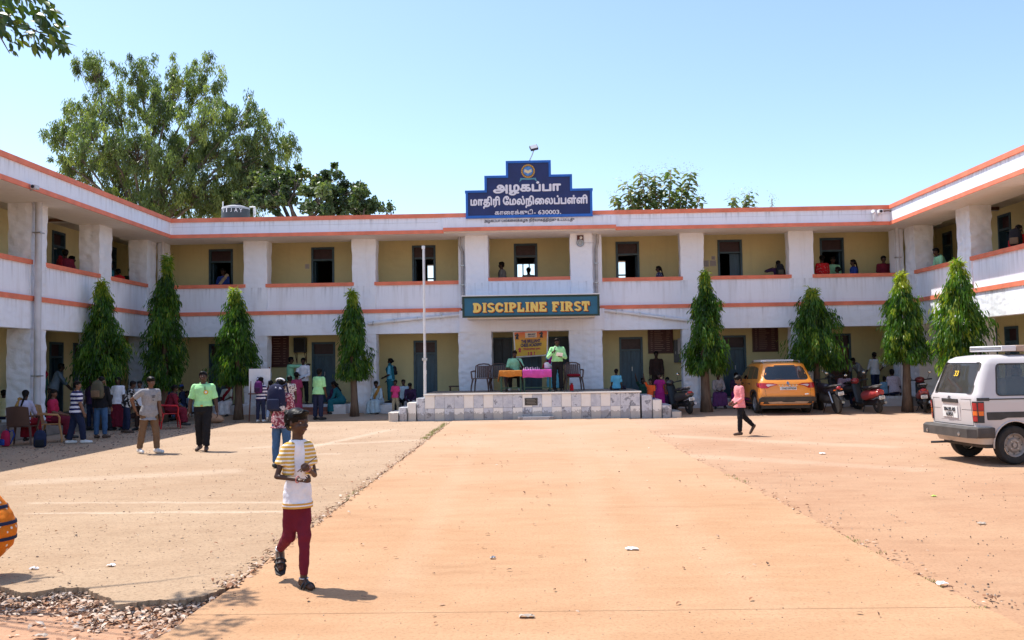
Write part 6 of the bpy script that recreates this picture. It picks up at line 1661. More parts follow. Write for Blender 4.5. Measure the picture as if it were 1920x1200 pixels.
for kk in range(18):
 a = rnd.uniform(0, 6.28); z_ = rnd.uniform(-0.2, 0.5); p_ = q['HM'](0.36 * math.cos(a), -0.12 + 0.36 * math.sin(a) - 0.05, z_)
 if math.sin(a) < 0.4: cap(mb, p_, p_ + (p_ - q['HC']).normalized() * 0.02 + Vector((0, 0, -0.02)), 0.012, 0.002, 5)
skinned(mb, 'hair_lock', M_HAIR, gl, 0.007, 2)
hw = local_to_world(gl, q['arms'][-1][2] + q['arms'][-1][4] * 0.07)
pn = thing('pencil', 'wooden pencil held in the hand of the girl with maroon trousers', 'pencil', tuple(hw))
MB().tube([hw + Vector((-0.05, 0.02, -0.05)), hw + Vector((0.10, -0.05, 0.06))], 0.0042, 6).build('shaft', mat('pencil_brown', (0.10, 0.05, 0.03), 0.4), pn, smooth=True)
MB().tube([hw + Vector((0.10, -0.05, 0.06)), hw + Vector((0.113, -0.0565, 0.0695))], [0.0042, 0.0006], 6).build('tip', M_BLACK, pn)
# -- walkers in the open yard
person('man in light green shirt and black trousers with a gold badge, strolling in the yard', G(381, 845), 188, 1.63, tone=0, vox=0.009, leg_r=(-9, 2, -14), leg_l=(7, -1, 0), arm_r=(-4, 16, 12, 6), arm_l=(-2, 15, 10, 9), head=(6, 12), top=C_GREEN, sleeve=0.86, bottom=C_BLACK, collar=C_GREEN, belt=mat('belt_leather', (0.03, 0.02, 0.016), 0.4), shoes=S_BROWN, stock=1.12, foot_pitch=(-8, 0), hem=0.03)
q = person.last
bp_ = q['P'] + q['U'] * 0.205 * q['k'] - q['R'] * 0.052 * q['k'] + q['F'] * 0.088 * q['k'] * 1.02
mb = MB(); mb.lathe([(0.004, 0.0), (0.045, 0.0), (0.045, 0.008), (0.004, 0.01)], 18, Matrix.Translation(bp_) @ Matrix.Rotation(R(-90), 4, 'X')); mb.build('badge_rosette', mat('rosette_gold', (0.62, 0.36, 0.03), 0.5, var=0.3, scale=60), q['root'], world=False)
mb = MB(); mb.lathe([(0.002, 0.0), (0.022, 0.0), (0.022, 0.005), (0.002, 0.006)], 14, Matrix.Translation(bp_ + q['F'] * 0.01) @ Matrix.Rotation(R(-90), 4, 'X')); mb.build('badge_centre', C_WHITE, q['root'], world=False)
mb = MB(); mb.box(-0.006, 0.006, 0, 0.006, 0, 0.09, Matrix.Translation(bp_ + Vector((0.02, 0.0, 0.03)))); mb.build('pen', M_BLACK, q['root'], world=False)
mb = MB(); mb.bbox(-0.024, 0.024, -0.004, 0.006, -0.016, 0.016, 0.003, Matrix.Translation(q['P'] + q['U'] * 0.04 * q['k'] + q['F'] * 0.091 * q['k'])); mb.build('buckle', M_GOLDJ, q['root'], world=False)
person('boy in grey printed t-shirt and brown trousers with one hand on his hip', G(279, 849), -128, 1.56, tone=1, vox=0.009, leg_r=(-8, 5, -14), leg_l=(10, 6, 2), arm_r=(-42, 30, 10, -20), arm_l=(8, 6, 16, 2), head=(8, -12), top=C_GREY, sleeve=0.72, hem=-0.085, bottom=C_BROWN, shoes=S_WHITE, lean=6)
q = person.last
for z_, w in ((0.225, 0.075), (0.208, 0.06), (0.17, 0.03)):
 c = q['P'] + q['U'] * z_ * q['k'] + q['F'] * 0.0905 * q['k']
 mb = MB(); mb.box(-w * .5, w * .5, -0.004, 0.004, -0.006, 0.006, Matrix.Translation(c)); mb.build('shirt_print', C_NAVY, q['root'], world=False)
person('boy in pink shirt and black trousers striding past the orange car', G(1388, 815), 104, 1.33, child=True, tone=1, vox=0.009, leg_r=(-26, 1, -46), leg_l=(6, 2, 2), arm_r=(-2, 5, 55, -14), arm_l=(0, 6, 50, -18), head=(0, -26), top=C_SALM, sleeve=1.75, hem=-0.06, bottom=C_BLACK, shoes=S_BROWN, foot_pitch=(-60, 0))
# -- shaded left side of the yard
person('boy in navy and white striped polo shirt stepping away in the shade', G(143, 831), -52, 1.47, tone=2, vox=0.011, leg_r=(16, 3, 6), leg_l=(-10, 3, -14), arm_r=(10, 8, 18, 4), arm_l=(-6, 8, 2, 4), head=(-34, 0), top=P_STRIPE, sleeve=0.8, hem=-0.04, bottom=C_NAVY, shoes=S_WHITE, stock=1.15)
person('youth in black jacket and jeans seen from behind wearing an olive backpack', G(189, 821), -4, 1.54, tone=1, vox=0.012, **STAND, top=C_BLACK, sleeve=1.9, bottom=C_DENIM, shoes=S_BROWN, hair='short', arm_r=(6, 8, 20, 2), arm_l=(2, 8, 8, 4), face_detail=False)
on_back('olive canvas backpack with a tan pocket worn by the youth in a black jacket', M_OLIVE, M_TANP, 1.0)
person('youth in black and white printed shirt leaning over the seated group', G(237, 811), -70, 1.42, tone=0, vox=0.014, fing=False, leg_r=(8, 3, -4), leg_l=(-4, 3, -8), lean=16, arm_r=(38, 6, 50, -10), arm_l=(30, 6, 52, -10), head=(0, -18), top=P_BW, sleeve=1.6, bottom=C_NAVY, shoes=S_BROWN)
person('boy in a white shirt standing beside the rough corner pillar', G(262, 806), 170, 1.38, tone=0, vox=0.014, fing=False, **STAND, top=C_WHITE, bottom=C_DBROWN, head=(10, 0))
person('person in white shirt and maroon skirt half hidden under the broad ashoka tree', G(221, 806), 175, 1.5, tone=0, vox=0.014, fing=False, sex='f', hair='braid', **STAND, top=C_WHITE, sleeve=0.8, skirt=C_MAROON)
# seated with chairs
c_ = G(42, 834); plastic_chair('brown plastic chair with a solid back under the woman in lavender', c_, 8, M_CHBR, solid=True)
person('woman in lavender top with a braid sitting on the brown chair with her back turned', c_, 2, 1.52, seat=0.43, sex='f', hair='braid', tone=0, vox=0.013, fing=False, **SIT, lean=10, arm_r=(40, 6, 70, -15), arm_l=(40, 6, 70, -15), head=(20, -20), top=C_LAV, sleeve=1.3, skirt=C_DRED, drape=C_OCHRE, face_detail=False)
c_ = G(66, 812); person('dark haired person crouched on a mat facing the woman in lavender', (c_[0], c_[1], 0), 170, 1.5, seat=0.35, tone=0, sex='f', hair='long', vox=0.015, fing=False, **SIT, top=C_BLACK, sleeve=1.4, skirt=C_PURP, head=(0, -20))
c_ = G(98, 828); plastic_chair('tan plastic arm chair with a solid curved back', c_, -72, M_CHTAN, solid=True)
person('woman in crimson top and maroon skirt sitting on the tan chair', c_, -76, 1.5, seat=0.43, sex='f', hair='long', tone=1, vox=0.013, fing=False, **SIT, arm_r=(12, 8, 74, -18), arm_l=(14, 8, 70, -20), head=(-6, -4), top=C_CRIMSON, sleeve=0.9, skirt=C_MAROON)
c_ = G(4, 815); person('person in pale yellow shirt sitting on a low bench at the edge of the yard', c_, 20, 1.5, seat=0.4, tone=0, vox=0.015, fing=False, **SIT, lean=14, top=C_PYEL, sleeve=0.8, bottom=C_NAVY, face_detail=False)
bt = thing('low_bench', 'low pale bench with a red plinth beside the brown chair', 'bench', (c_[0], c_[1], 0))
MB().bbox(c_[0] - 1.4, c_[0] + 0.42, c_[1] - 0.2, c_[1] + 0.2, 0.33, 0.40, 0.012).build('seat_slab', M_ROUGHLITE, bt); MB().box(c_[0] - 1.35, c_[0] + 0.36, c_[1] - 0.15, c_[1] + 0.15, -0.02, 0.329).build('plinth', M_REDOX, bt)
for (px, py, f, lb, m, m2, s) in ((76, 838, 20, 'dark navy backpack standing on the ground by the brown chair', C_NAVY, M_BLKB, 0.85), (16, 836, -30, 'crimson and blue school bag slumped by the low bench', C_CRIMSON, C_BLUE, 0.8), (207, 806, 10, 'black school bag on the ground behind the youth in jeans', M_BLKB, M_BLKB, 0.9)):
 backpack(lb, G(px, py), f, m, m2, s)
c_ = G(318, 803); plastic_chair('red plastic chair with a solid back', c_, -62, M_CHRED, solid=True)
person('woman in dark maroon dress sitting on the red chair', c_, -66, 1.5, seat=0.43, sex='f', hair='bun', tone=0, vox=0.013, fing=False, **SIT, lean=14, arm_r=(30, 6, 72, -20), arm_l=(34, 6, 72, -20), head=(0, -20), top=C_MAROON, sleeve=1.3, skirt=C_MAROON, drape=C_DRED)
person('boy in blue cap and dark shirt sitting beyond the woman in maroon', V(347, 28.7, 0.05), 100, 1.4, seat=0.38, tone=0, vox=0.015, fing=False, **SIT, lean=12, top=C_NAVY, bottom=C_DENIM, cap_m=C_BLUE, head=(0, -15), arm_r=(30, 5, 65, -15), arm_l=(30, 5, 65, -15))
person('person in blue shirt bending over behind the red chair', V(322, 28.9, 0.05), 150, 1.6, tone=0, vox=0.015, fing=False, **STAND, lean=42, top=C_BLUE, sleeve=0.8, bottom=C_DBROWN, arm_r=(50, 5, 60, -5), arm_l=(50, 5, 60, -5))
person('woman with a yellow hair flower sitting low behind the red chair', V(308, 28.8, 0.02), 120, 1.45, seat=0.3, sex='f', hair='bun', tone=0, vox=0.016, fing=False, **SIT, top=C_BLACK, skirt=C_BLACK)
q = person.last; mb = MB(); mb.ell(q['HM'](0.05, -0.5, 0.25), 0.16 * q['hh'], 0.12 * q['hh'], 0.1 * q['hh']); mb.build('hair_flower', mat('flower_yellow', (0.75, 0.55, 0.05), 0.7, var=0.3, scale=60), q['root'], smooth=True, world=False)
sk = G(403, 792); sb_ = thing('cloth_sack', 'tan cloth sack lying at the edge of the shade', 'sack', sk)
mb = MB(); mb.ell((sk[0], sk[1], sk[2] + 0.12), 0.27, 0.18, 0.14); mb.ell((sk[0] - 0.12, sk[1], sk[2] + 0.2), 0.13, 0.12, 0.11); mb.ell((sk[0] + 0.16, sk[1] - 0.03, sk[2] + 0.09), 0.14, 0.12, 0.09)
o = mb.build('sack', cloth('tan_jute', (0.45, 0.26, 0.16)), sb_, smooth=True); md = o.modifiers.new('weld', 'REMESH'); md.mode = 'VOXEL'; md.voxel_size = 0.025; md.use_smooth_shade = True
mb = MB(); mb.tube([(sk[0] - 0.12, sk[1], sk[2] + 0.29), (sk[0] - 0.14, sk[1], sk[2] + 0.34)], [0.03, 0.055], 9); mb.build('tied_neck', cloth('pink_cloth', (0.5, 0.16, 0.16)), sb_)
person('woman in white and green dress sitting on the plinth behind the green shirted man', V(426, 30.05, 0.1), 172, 1.5, seat=0.32, sex='f', hair='bun', tone=0, vox=0.016, fing=False, **LEDGE, top=cloth('sage_white', (0.5, 0.56, 0.5)), sleeve=0.9, skirt=C_WHITE, drape=C_DRED, arm_r=(25, 6, 70, -20), arm_l=(25, 6, 70, -20))
person('dim figure with a red head scarf standing under the shaded veranda', V(76, 24.9, Z_FL0), -100, 1.6, sex='f', hair='long', tone=0, vox=0.018, fing=False, **STAND, top=C_DGREEN, sleeve=1.5, skirt=C_DGREEN, drape=C_DRED)
person('dim figure in grey blue shirt leaning at the veranda doorway', V(100, 25.7, Z_FL0), -60, 1.55, tone=0, vox=0.018, fing=False, **STAND, lean=20, top=cloth('slate', (0.18, 0.24, 0.32)), sleeve=1.5, bottom=C_DBROWN, arm_r=(50, 4, 60, 0), arm_l=(45, 4, 60, 0))
person('girl in white uniform kneeling by the black school bag', G(212, 800), 150, 1.4, seat=0.2, child=True, sex='f', hair='braid', tone=0, vox=0.015, fing=False, **SIT, lean=20, top=C_WHITE, sleeve=0.9, skirt=C_PURP, head=(0, -20))
person('boy in tan shirt squatting behind the boy with a hand on his hip', G(251, 800), 160, 1.4, seat=0.25, child=True, tone=0, vox=0.015, fing=False, **SIT, lean=16, top=cloth('tan_shirt', (0.34, 0.22, 0.13)), sleeve=0.9, bottom=C_DBROWN, head=(0, -10))
person('woman in violet dress sitting low between the red chair and the tree', G(288, 797), 130, 1.45, seat=0.3, sex='f', hair='bun', tone=0, vox=0.015, fing=False, **SIT, lean=14, top=C_MAG, sleeve=0.9, skirt=C_PURP, head=(0, -15))
person('boy in slate shirt sitting on the ground past the blue cap', V(362, 28.6, 0.04), 110, 1.4, seat=0.22, tone=0, vox=0.015, fing=False, **SIT, lean=18, top=cloth('slate', (0.18, 0.24, 0.32)), sleeve=0.9, bottom=C_BLACK, head=(0, -15))
person('boy in dark shirt standing in the deep shade beside the broad ashoka trunk', G(172, 806), 160, 1.5, tone=0, vox=0.015, fing=False, **STAND, top=C_PURP, sleeve=0.9, bottom=C_NAVY)
# -- whiteboard group
eb = G(489, 784)
wb_ = thing('whiteboard_easel', 'white board propped on a brown wooden easel beside the veranda', 'whiteboard', eb)
yb_ = eb[1] + 0.35
a, b = on_y(468, 737, yb_), on_y(508, 691, yb_)
MB().bbox(a.x, b.x, -0.012, 0.012, a.z, b.z, 0.004, Matrix.Translation((0, yb_ - 0.06, 0))).build('board', M_PAPER, wb_)
for x in (a.x + 0.06, b.x - 0.06): MB().tube([(x - 0.04, yb_ - 0.12, gz(yb_) - 0.02), (x + 0.02, yb_ - 0.03, b.z + 0.05)], 0.022, 6).build('easel_leg', M_BROWNDOOR, wb_)
MB().tube([((a.x + b.x) / 2, yb_ + 0.5, gz(yb_) - 0.02), ((a.x + b.x) / 2, yb_ - 0.02, b.z)], 0.02, 6).build('easel_leg', M_BROWNDOOR, wb_)
MB().box(a.x, b.x, yb_ - 0.13, yb_ - 0.075, a.z - 0.04, a.z - 0.005).build('ledge', M_BROWNDOOR, wb_)
person('child in dark striped top pointing up at the white board', G(489, 784), -12, 1.38, tone=0, vox=0.013, child=True, fing=False, **STAND, top=P_STRIPE, sleeve=1.7, bottom=C_NAVY, shoes=S_WHITE, arm_l=(130, 15, 150, 10), arm_r=(10, 8, 40, 0), face_detail=False)
on_back('purple school bag worn by the child at the white board', M_PURB, C_PURP, 0.85)
person('child in maroon top and pale jeans watching the white board', G(508, 783), 8, 1.25, tone=0, vox=0.013, child=True, fing=False, **WALK, top=C_MAROON, sleeve=0.8, bottom=C_LDENIM, shoes=S_WHITE, face_detail=False)
wm = person('woman in maroon printed top and jeans with a white hair band seen from behind', G(528, 876), -14, 1.50, sex='f', tone=0, vox=0.010, hair='braid', **STAND, top=P_RW, sleeve=0.9, hem=-0.08, bottom=C_DENIM, arm_r=(12, 10, 40, -5), arm_l=(8, 14, 30, 5), head=(-8, 0), face_detail=False)
q = person.last
mb = MB(); mb.tube([q['HM'](0.40 * math.sin(a), -0.19 - 0.26 * math.cos(a) * 0.4, 0.30 + 0.20 * math.cos(a)) for a in [-1.5 + 3.0 * j / 14 for j in range(15)]], 0.014, 6); mb.build('hair_band', mat('hairband_white', (0.8, 0.8, 0.8), 0.4), wm, smooth=True, world=False)
on_back('navy backpack with pale doodle print worn by the woman with a white hair band', M_NAVB, C_NAVY, 1.02)
person('boy in white printed shirt standing behind the woman with the navy backpack', G(543, 792), 10, 1.42, tone=0, vox=0.014, fing=False, child=True, **STAND, top=P_WHITEP, bottom=C_NAVY, head=(20, 0), face_detail=False)
person('girl in deep pink dress facing the veranda', V(556, 29.4, 0.1), 10, 1.42, sex='f', tone=0, vox=0.015, fing=False, child=True, hair='bun', **STAND, top=cloth('deep_pink', (0.35, 0.05, 0.12)), sleeve=0.9, skirt=cloth('deep_pink', (0.35, 0.05, 0.12)), face_detail=False)
person('man in mint shirt on the veranda stretching one arm out to point', V(545, 31.0), -78, 1.66, tone=0, vox=0.013, fing=False, **STAND, top=C_GREEN2, sleeve=1.85, bottom=C_BLACK, arm_r=(88, 5, 96, 0), arm_l=(92, 0, 98, 0))
person('man in white shirt and black trousers standing on the veranda', V(569, 30.9), 174, 1.62, tone=0, vox=0.013, fing=False, **STAND, top=C_WHITE, sleeve=1.85, hem=-0.03, bottom=C_BLACK, collar=C_WHITE, arm_r=(20, 10, 85, -40), arm_l=(15, 12, 60, -30), head=(15, -5))
person('man in light green shirt standing at the red steps with his back turned', G(597, 781), -30, 1.62, tone=0, vox=0.012, fing=False, **STAND, top=C_GREEN, sleeve=0.95, bottom=C_NAVY, lean=4, stock=1.12, arm_r=(8, 8, 22, 0), arm_l=(6, 6, 12, 2), face_detail=False)
person('woman in teal dress sitting bent forward on the ledge by the slim ashoka tree', V(641, YF - 0.38, 0.1), 96, 1.5, seat=0.34, sex='f', hair='long', tone=0, vox=0.014, fing=False, **LEDGE, lean=28, top=C_TEAL, sleeve=1.4, skirt=C_TEAL, arm_r=(45, 5, 75, -10), arm_l=(45, 5, 75, -10), head=(0, -20))
person('person in dark clothes huddled on the veranda edge facing the woman in teal', V(621, YF - 0.02, 0.1), -120, 1.4, seat=0.32, tone=0, vox=0.016, fing=False, **LEDGE, lean=25, top=C_PURP, sleeve=1.6, bottom=C_BLACK, arm_r=(45, 5, 75, -10), arm_l=(45, 5, 75, -10), head=(0, -20))
# -- beside the flagpole
person('woman in pale blue dress with an ochre shawl sitting on the plinth ledge', V(711, YF - 0.42, 0.1), 155, 1.5, seat=0.3, sex='f', hair='bun', tone=0, vox=0.013, fing=False, **LEDGE, lean=18, top=C_LBLUE, sleeve=1.5, skirt=C_LBLUE, drape=C_OCHRE, arm_r=(30, 10, 60, -10), arm_l=(28, 14, 66, -20), head=(25, -12))
person('woman in teal saree standing on the veranda with a black shoulder bag', V(733, 31.3), 78, 1.56, sex='f', hair='bun', tone=0, vox=0.013, fing=False, **STAND, top=C_CYAN, sleeve=0.95, skirt=C_TEAL, drape=C_TEAL, arm_r=(5, 6, 40, -5), arm_l=(0, 8, 65, -10))
q = person.last; backpack('black shoulder bag hanging behind the woman in the teal saree', tuple(local_to_world(q['root'], q['P'] + Vector((0, -0.08, 0.14)))), 78, M_BLKB, M_BLKB, 0.7)
person('small girl in hot pink t-shirt and khaki trousers', G(742, 776), 172, 1.12, child=True, sex='f', tone=0, vox=0.013, fing=False, **STAND, top=C_PINK, sleeve=0.8, bottom=C_KHAKI, bot_len=0.75, head=(0, -4))
person('boy in pale blue shirt sitting behind the girl in pink', V(757, YF - 0.2, 0.1), 165, 1.45, seat=0.33, tone=0, vox=0.015, fing=False, **LEDGE, top=C_LBLUE, sleeve=0.9, bottom=C_BLACK, head=(30, 0))
person('boy in dark purple top sitting hunched beside the stage stairs', V(771, YF - 0.35, 0.1), 178, 1.4, seat=0.3, tone=0, vox=0.015, fing=False, **LEDGE, lean=26, top=C_PURP, sleeve=1.8, bottom=cloth('grey_trouser', (0.3, 0.29, 0.3)), head=(0, -30), arm_r=(40, 5, 70, -35), arm_l=(40, 5, 70, -35))
# -- stage
yt = ST_Y + 0.75
def onstage(px, y): q_ = on_y(px, 733, y); return (q_.x, y, ST_Z)
plastic_chair('empty brown plastic chair beside the left pier on the stage', onstage(903, 28.9), 170, M_CHBR)
plastic_chair('brown plastic chair behind the end of the draped table', onstage(934, 29.3), 176, M_CHBR)
plastic_chair('brown plastic chair beside the right pier with a red cushion', onstage(1076, 28.9), 186, M_CHBR)
plastic_chair('brown plastic chair under the seated man at the table', onstage(966, yt + 0.65), 180, M_CHBR)
cq = onstage(1076, 28.85); ct = thing('seat_cushion', 'dark red cushion lying on the chair beside the right pier', 'cushion', (cq[0], cq[1], cq[2] + 0.435)); MB().bbox(-0.2, 0.2, -0.17, 0.17, 0.0, 0.09, 0.035, Matrix.Translation((cq[0], cq[1], cq[2] + 0.437))).build('pad', C_DRED, ct, smooth=50)
rq = onstage(1072, 28.5); bt2 = thing('red_bottle', 'small red flask standing by the chair with the cushion', 'flask', rq); MB().lathe([(0.05, 0), (0.06, 0.01), (0.06, 0.16), (0.035, 0.2)], 14, Matrix.Translation(rq)).build('flask_body', C_RED, bt2, smooth=40); MB().lathe([(0.035, 0.2), (0.038, 0.24), (0.005, 0.245)], 12, Matrix.Translation(rq)).build('cap', C_DRED, bt2, smooth=40)
# two tables, one draped orange and one pink
M_GRLEG = mat('table_green_paint', (0.015, 0.07, 0.035), 0.5, var=0.15); M_CLO = cloth('table_orange', (0.58, 0.22, 0.045)); M_CLP = cloth('table_pink', (0.62, 0.09, 0.42))
tz = on_y(985, 694, yt).z
for (p0, p1, m, lb, dz, y_) in ((937, 979, M_CLO, 'stage table with green legs under an orange cloth', 0.0, yt), (980, 1034, M_CLP, 'stage table with green legs under a pink cloth', 0.012, yt - 0.03)):
 x0, x1 = on_y(p0, 700, y_).x, on_y(p1, 700, y_).x
 t = thing('table', lb, 'table', ((x0 + x1) / 2, y_, ST_Z), group='stage tables')
 MB().box(x0 + 0.01, x1 - 0.01, y_ - 0.3, y_ + 0.3, tz - 0.06 + dz, tz - 0.03 + dz).build('table_top', M_BROWNDOOR, t)
 for sx in (x0 + 0.05, x1 - 0.05):
  for sy in (y_ - 0.26, y_ + 0.26): MB().box(sx - 0.022, sx + 0.022, sy - 0.022, sy + 0.022, ST_Z, tz - 0.061 + dz).build('leg', M_GRLEG, t)
 MB().box(x0 + 0.073, x1 - 0.073, y_ - 0.275, y_ - 0.245, ST_Z + 0.12, ST_Z + 0.15).build('stretcher', M_GRLEG, t)
 mb = MB(); vs, fs = [], []; nx_ = 26; drop = on_y(985, 705, y_).z
 for k in range(nx_ + 1):
  u = k / nx_; x = x0 + (x1 - x0) * u; wv = 0.012 * math.sin(u * 17 + p0) ; zd = (tz - 0.19 if m is M_CLO else tz - 0.23) + 0.012 * math.sin(u * 9 + p0)
  vs += [(x, y_ + 0.32, tz + dz - 0.1), (x, y_ + 0.31, tz + dz), (x, y_ - 0.31, tz + dz), (x, y_ - 0.325, tz + dz - 0.015), (x, y_ - 0.335 + wv, zd)]
 for k in range(nx_):
  for j in range(4): fs.append((5 * k + j, 5 * k + 5 + j, 5 * k + 6 + j, 5 * k + 1 + j))
 mb.add(vs, fs); o = mb.build('tablecloth', m, t, smooth=40); sl = o.modifiers.new('thick', 'SOLIDIFY'); sl.thickness = 0.005
 if m is M_CLO:
  mb = MB(); ys2 = [y_ - 0.32 + 0.64 * k / 10 for k in range(11)]
  mb.add([p for k, y2 in enumerate(ys2) for p in ((x0 - 0.004, y2, tz), (x0 - 0.05 - 0.015 * math.sin(k), y2, tz - 0.34))], [(2 * k, 2 * k + 1, 2 * k + 3, 2 * k + 2) for k in range(10)])
  o = mb.build('cloth_end', m, t, smooth=True); sl = o.modifiers.new('thick', 'SOLIDIFY'); sl.thickness = 0.005
# chess pieces set out on the pink cloth
pm_ = MB().lathe([(0.018, 0), (0.018, 0.008), (0.010, 0.02), (0.007, 0.042), (0.012, 0.05), (0.012, 0.06), (0.003, 0.07)], 10).mesh('chess_piece', M_PAPER, smooth=True)
for k in range(10):
 c = on_y(982 + 3.2 * k, 690, yt - 0.05 + 0.05 * (k % 3)); o = bpy.data.objects.new('chess_piece', pm_); COL.objects.link(o); o.location = (c.x, yt - 0.05 + 0.05 * (k % 3), tz + 0.0125); o.scale = (1, 1, 0.8 + 0.5 * ((k * 7) % 3) / 2)
 tag(o, 'white chess piece standing on the table', 'chess piece', 'chess pieces on the stage table')
bx_ = on_y(1027, 690, yt); wp = thing('folded_towel', 'white towel heap with a red edge on the end of the pink table', 'towel', (bx_.x, yt, tz + 0.012))
mb = MB(); mb.ell((bx_.x, yt, tz + 0.10), 0.13, 0.12, 0.09); mb.ell((bx_.x - 0.03, yt - 0.02, tz + 0.17), 0.09, 0.09, 0.07); o = mb.build('towel', C_WHITE, wp, smooth=True); md = o.modifiers.new('weld', 'REMESH'); md.mode = 'VOXEL'; md.voxel_size = 0.02; md.use_smooth_shade = True
mb = MB(); mb.tube([(bx_.x - 0.15, yt - 0.05, tz + 0.06), (bx_.x - 0.1, yt, tz + 0.2), (bx_.x - 0.02, yt + 0.03, tz + 0.26)], 0.03, 7); mb.build('edge', C_DRED, wp, smooth=True)
person('man in light green shirt seated behind the table holding a phone to his ear', onstage(966, yt + 0.6), 180, 1.6, seat=0.43, tone=0, vox=0.011, **SIT, top=C_GREEN2, sleeve=0.9, bottom=C_BLACK, collar=C_GREEN2, arm_l=(25, 20, 150, -25), arm_r=(15, 14, 80, -30), head=(0, -8), shoes=S_WHITE)
sp_ = person('man in light green shirt speaking into a microphone and reading from a paper', onstage(1046, ST_Y + 0.45), 180, 1.66, tone=0, vox=0.010, **STAND, top=C_GREEN, sleeve=1.85, hem=0.035, bottom=C_BLACK, collar=C_GREEN, arm_r=(14, 22, 140, -35), arm_l=(12, 16, 100, -36), head=(0, -8), curl=62, belt=mat('belt_leather', (0.03, 0.02, 0.016), 0.4))
q = person.last
h1 = local_to_world(sp_, q['arms'][1][2] + q['arms'][1][4] * 0.07); h2 = local_to_world(sp_, q['arms'][-1][2] + q['arms'][-1][4] * 0.08)
mc = thing('microphone', 'black hand microphone held by the speaker on the stage', 'microphone', tuple(h1))
MB().tube([h1 + Vector((0.0, -0.02, -0.09)), h1 + Vector((0.02, -0.01, 0.07))], [0.011, 0.016], 9).build('handle', M_BLACK, mc, smooth=True); MB().ell(h1 + Vector((0.024, -0.008, 0.095)), 0.027).build('mesh_head', M_STEEL, mc, smooth=True)
pp = thing('paper_sheet', 'folded white paper held by the speaker on the stage', 'paper', tuple(h2)); MB().box(-0.10, 0.10, -0.002, 0.002, -0.06, 0.07, Matrix.Translation(h2 + Vector((0.0, -0.05, 0.04))) @ Matrix.Rotation(R(40), 4, 'X') @ Matrix.Rotation(R(10), 4, 'Y')).build('sheet', M_PAPER, pp)
person('woman in turquoise saree standing behind the speaker', onstage(1037, yt + 0.75), 175, 1.48, sex='f', hair='bun', tone=0, vox=0.014, fing=False, **STAND, top=C_CYAN, skirt=C_CYAN, drape=C_MAG)
# banner hung behind the stage
yb2 = YF - 0.05
bn = thing('chess_banner', 'orange and yellow chess academy banner hung behind the stage', 'banner', (on_y(994, 660, yb2).x, yb2, on_y(994, 668, yb2).z))
c4 = [on_y(962, 622, yb2), on_y(1028, 619, yb2), on_y(1027, 667, yb2), on_y(965, 671, yb2)]
def bpt(u, v, dy=0.0):
 p = c4[0].lerp(c4[1], u).lerp(c4[3].lerp(c4[2], u), v); return Vector((p.x, yb2 - dy + 0.02 * math.sin(u * 5) * v, p.z))
def grid_patch(u0, u1, v0, v1, dy, n=10):
 mb = MB(); vs, fs = [], []
 for j in range(n + 1):
  for i in range(n + 1): vs.append(bpt(u0 + (u1 - u0) * i / n, v0 + (v1 - v0) * j / n, dy))
 for j in range(n):
  for i in range(n): a = j * (n + 1) + i; fs.append((a, a + 1, a + n + 2, a + n + 1))
 mb.add(vs, fs); return mb
o = grid_patch(0, 1, 0, 1, 0).build('banner_sheet', M_WHITEP, bn, smooth=True); sl = o.modifiers.new('thick', 'SOLIDIFY'); sl.thickness = 0.004
m = bpy.data.materials.new('banner_print'); MATS['banner_print'] = m
n_, l_, p_ = nodes_of(m); gg = n_.new('ShaderNodeTexCoord').outputs['Generated']; sp2 = n_.new('ShaderNodeSeparateXYZ'); l_.new(gg, sp2.inputs[0])
l_.new(ramp(n_, l_, sp2.outputs[2], [(0.0, (0.62, 0.40, 0.03)), (0.55, (0.72, 0.44, 0.04)), (0.85, (0.75, 0.20, 0.04)), (1.0, (0.70, 0.09, 0.04))]), p_.inputs['Base Color']); p_.inputs['Roughness'].default_value = 0.5
grid_patch(0.035, 0.965, 0.03, 0.95, 0.006).build('print_field', m, bn, smooth=True)
grid_patch(0.34, 0.67, 0.06, 0.26, 0.009, 3).build('logo_panel', mat('banner_logo_panel', (0.72, 0.60, 0.45), 0.5), bn)
MB_INK = mat('banner_ink_navy', (0.02, 0.02, 0.10), 0.5); M_INKR = mat('banner_ink_red', (0.45, 0.02, 0.06), 0.5)
def bw_(s, u0, u1, v, hh_, m, bold): 
 a, b = bpt(u0, v), bpt(u1, v); lettering('lettering', s, m, (a.x, yb2 - 0.012, a.z), (b - a).normalized(), EZ, (b - a).length, hh_, bold, 0.002, bn)
bw_('THE BRILLIANT', 0.22, 0.78, 0.45, 0.105, MB_INK, 0.05); bw_('CHESS ACADEMY', 0.20, 0.82, 0.60, 0.105, MB_INK, 0.05); bw_('Welcomes you', 0.27, 0.77, 0.76, 0.11, M_INKR, 0.03); bw_('BRILLIANT', 0.42, 0.64, 0.16, 0.05, MB_INK, 0.05); bw_('CHESS ACADEMY', 0.42, 0.64, 0.23, 0.035, MB_INK, 0.02)
def silhouette(u, v, s, prof, m=M_BLACK):
 c = bpt(u, v); MB().prism([(c.x + x * s, yb2 - 0.013, c.z + z * s) for x, z in prof], (0, 0.004, 0)).build('printed_piece', m, bn)
KN = [(-.35, 0), (.4, 0), (.3, .15), (.25, .5), (.4, .8), (.1, 1.25), (-.05, 1.1), (-.45, .8), (-.35, .65), (-.05, .72), (-.25, .35), (-.25, .15)]
KG = [(-.35, 0), (.35, 0), (.3, .15), (.12, .3), (.12, .8), (.28, 1.0), (.2, 1.3), (.05, 1.35), (.05, 1.55), (-.05, 1.55), (-.05, 1.35), (-.2, 1.3), (-.28, 1.0), (-.12, .8), (-.12, .3), (-.3, .15)]
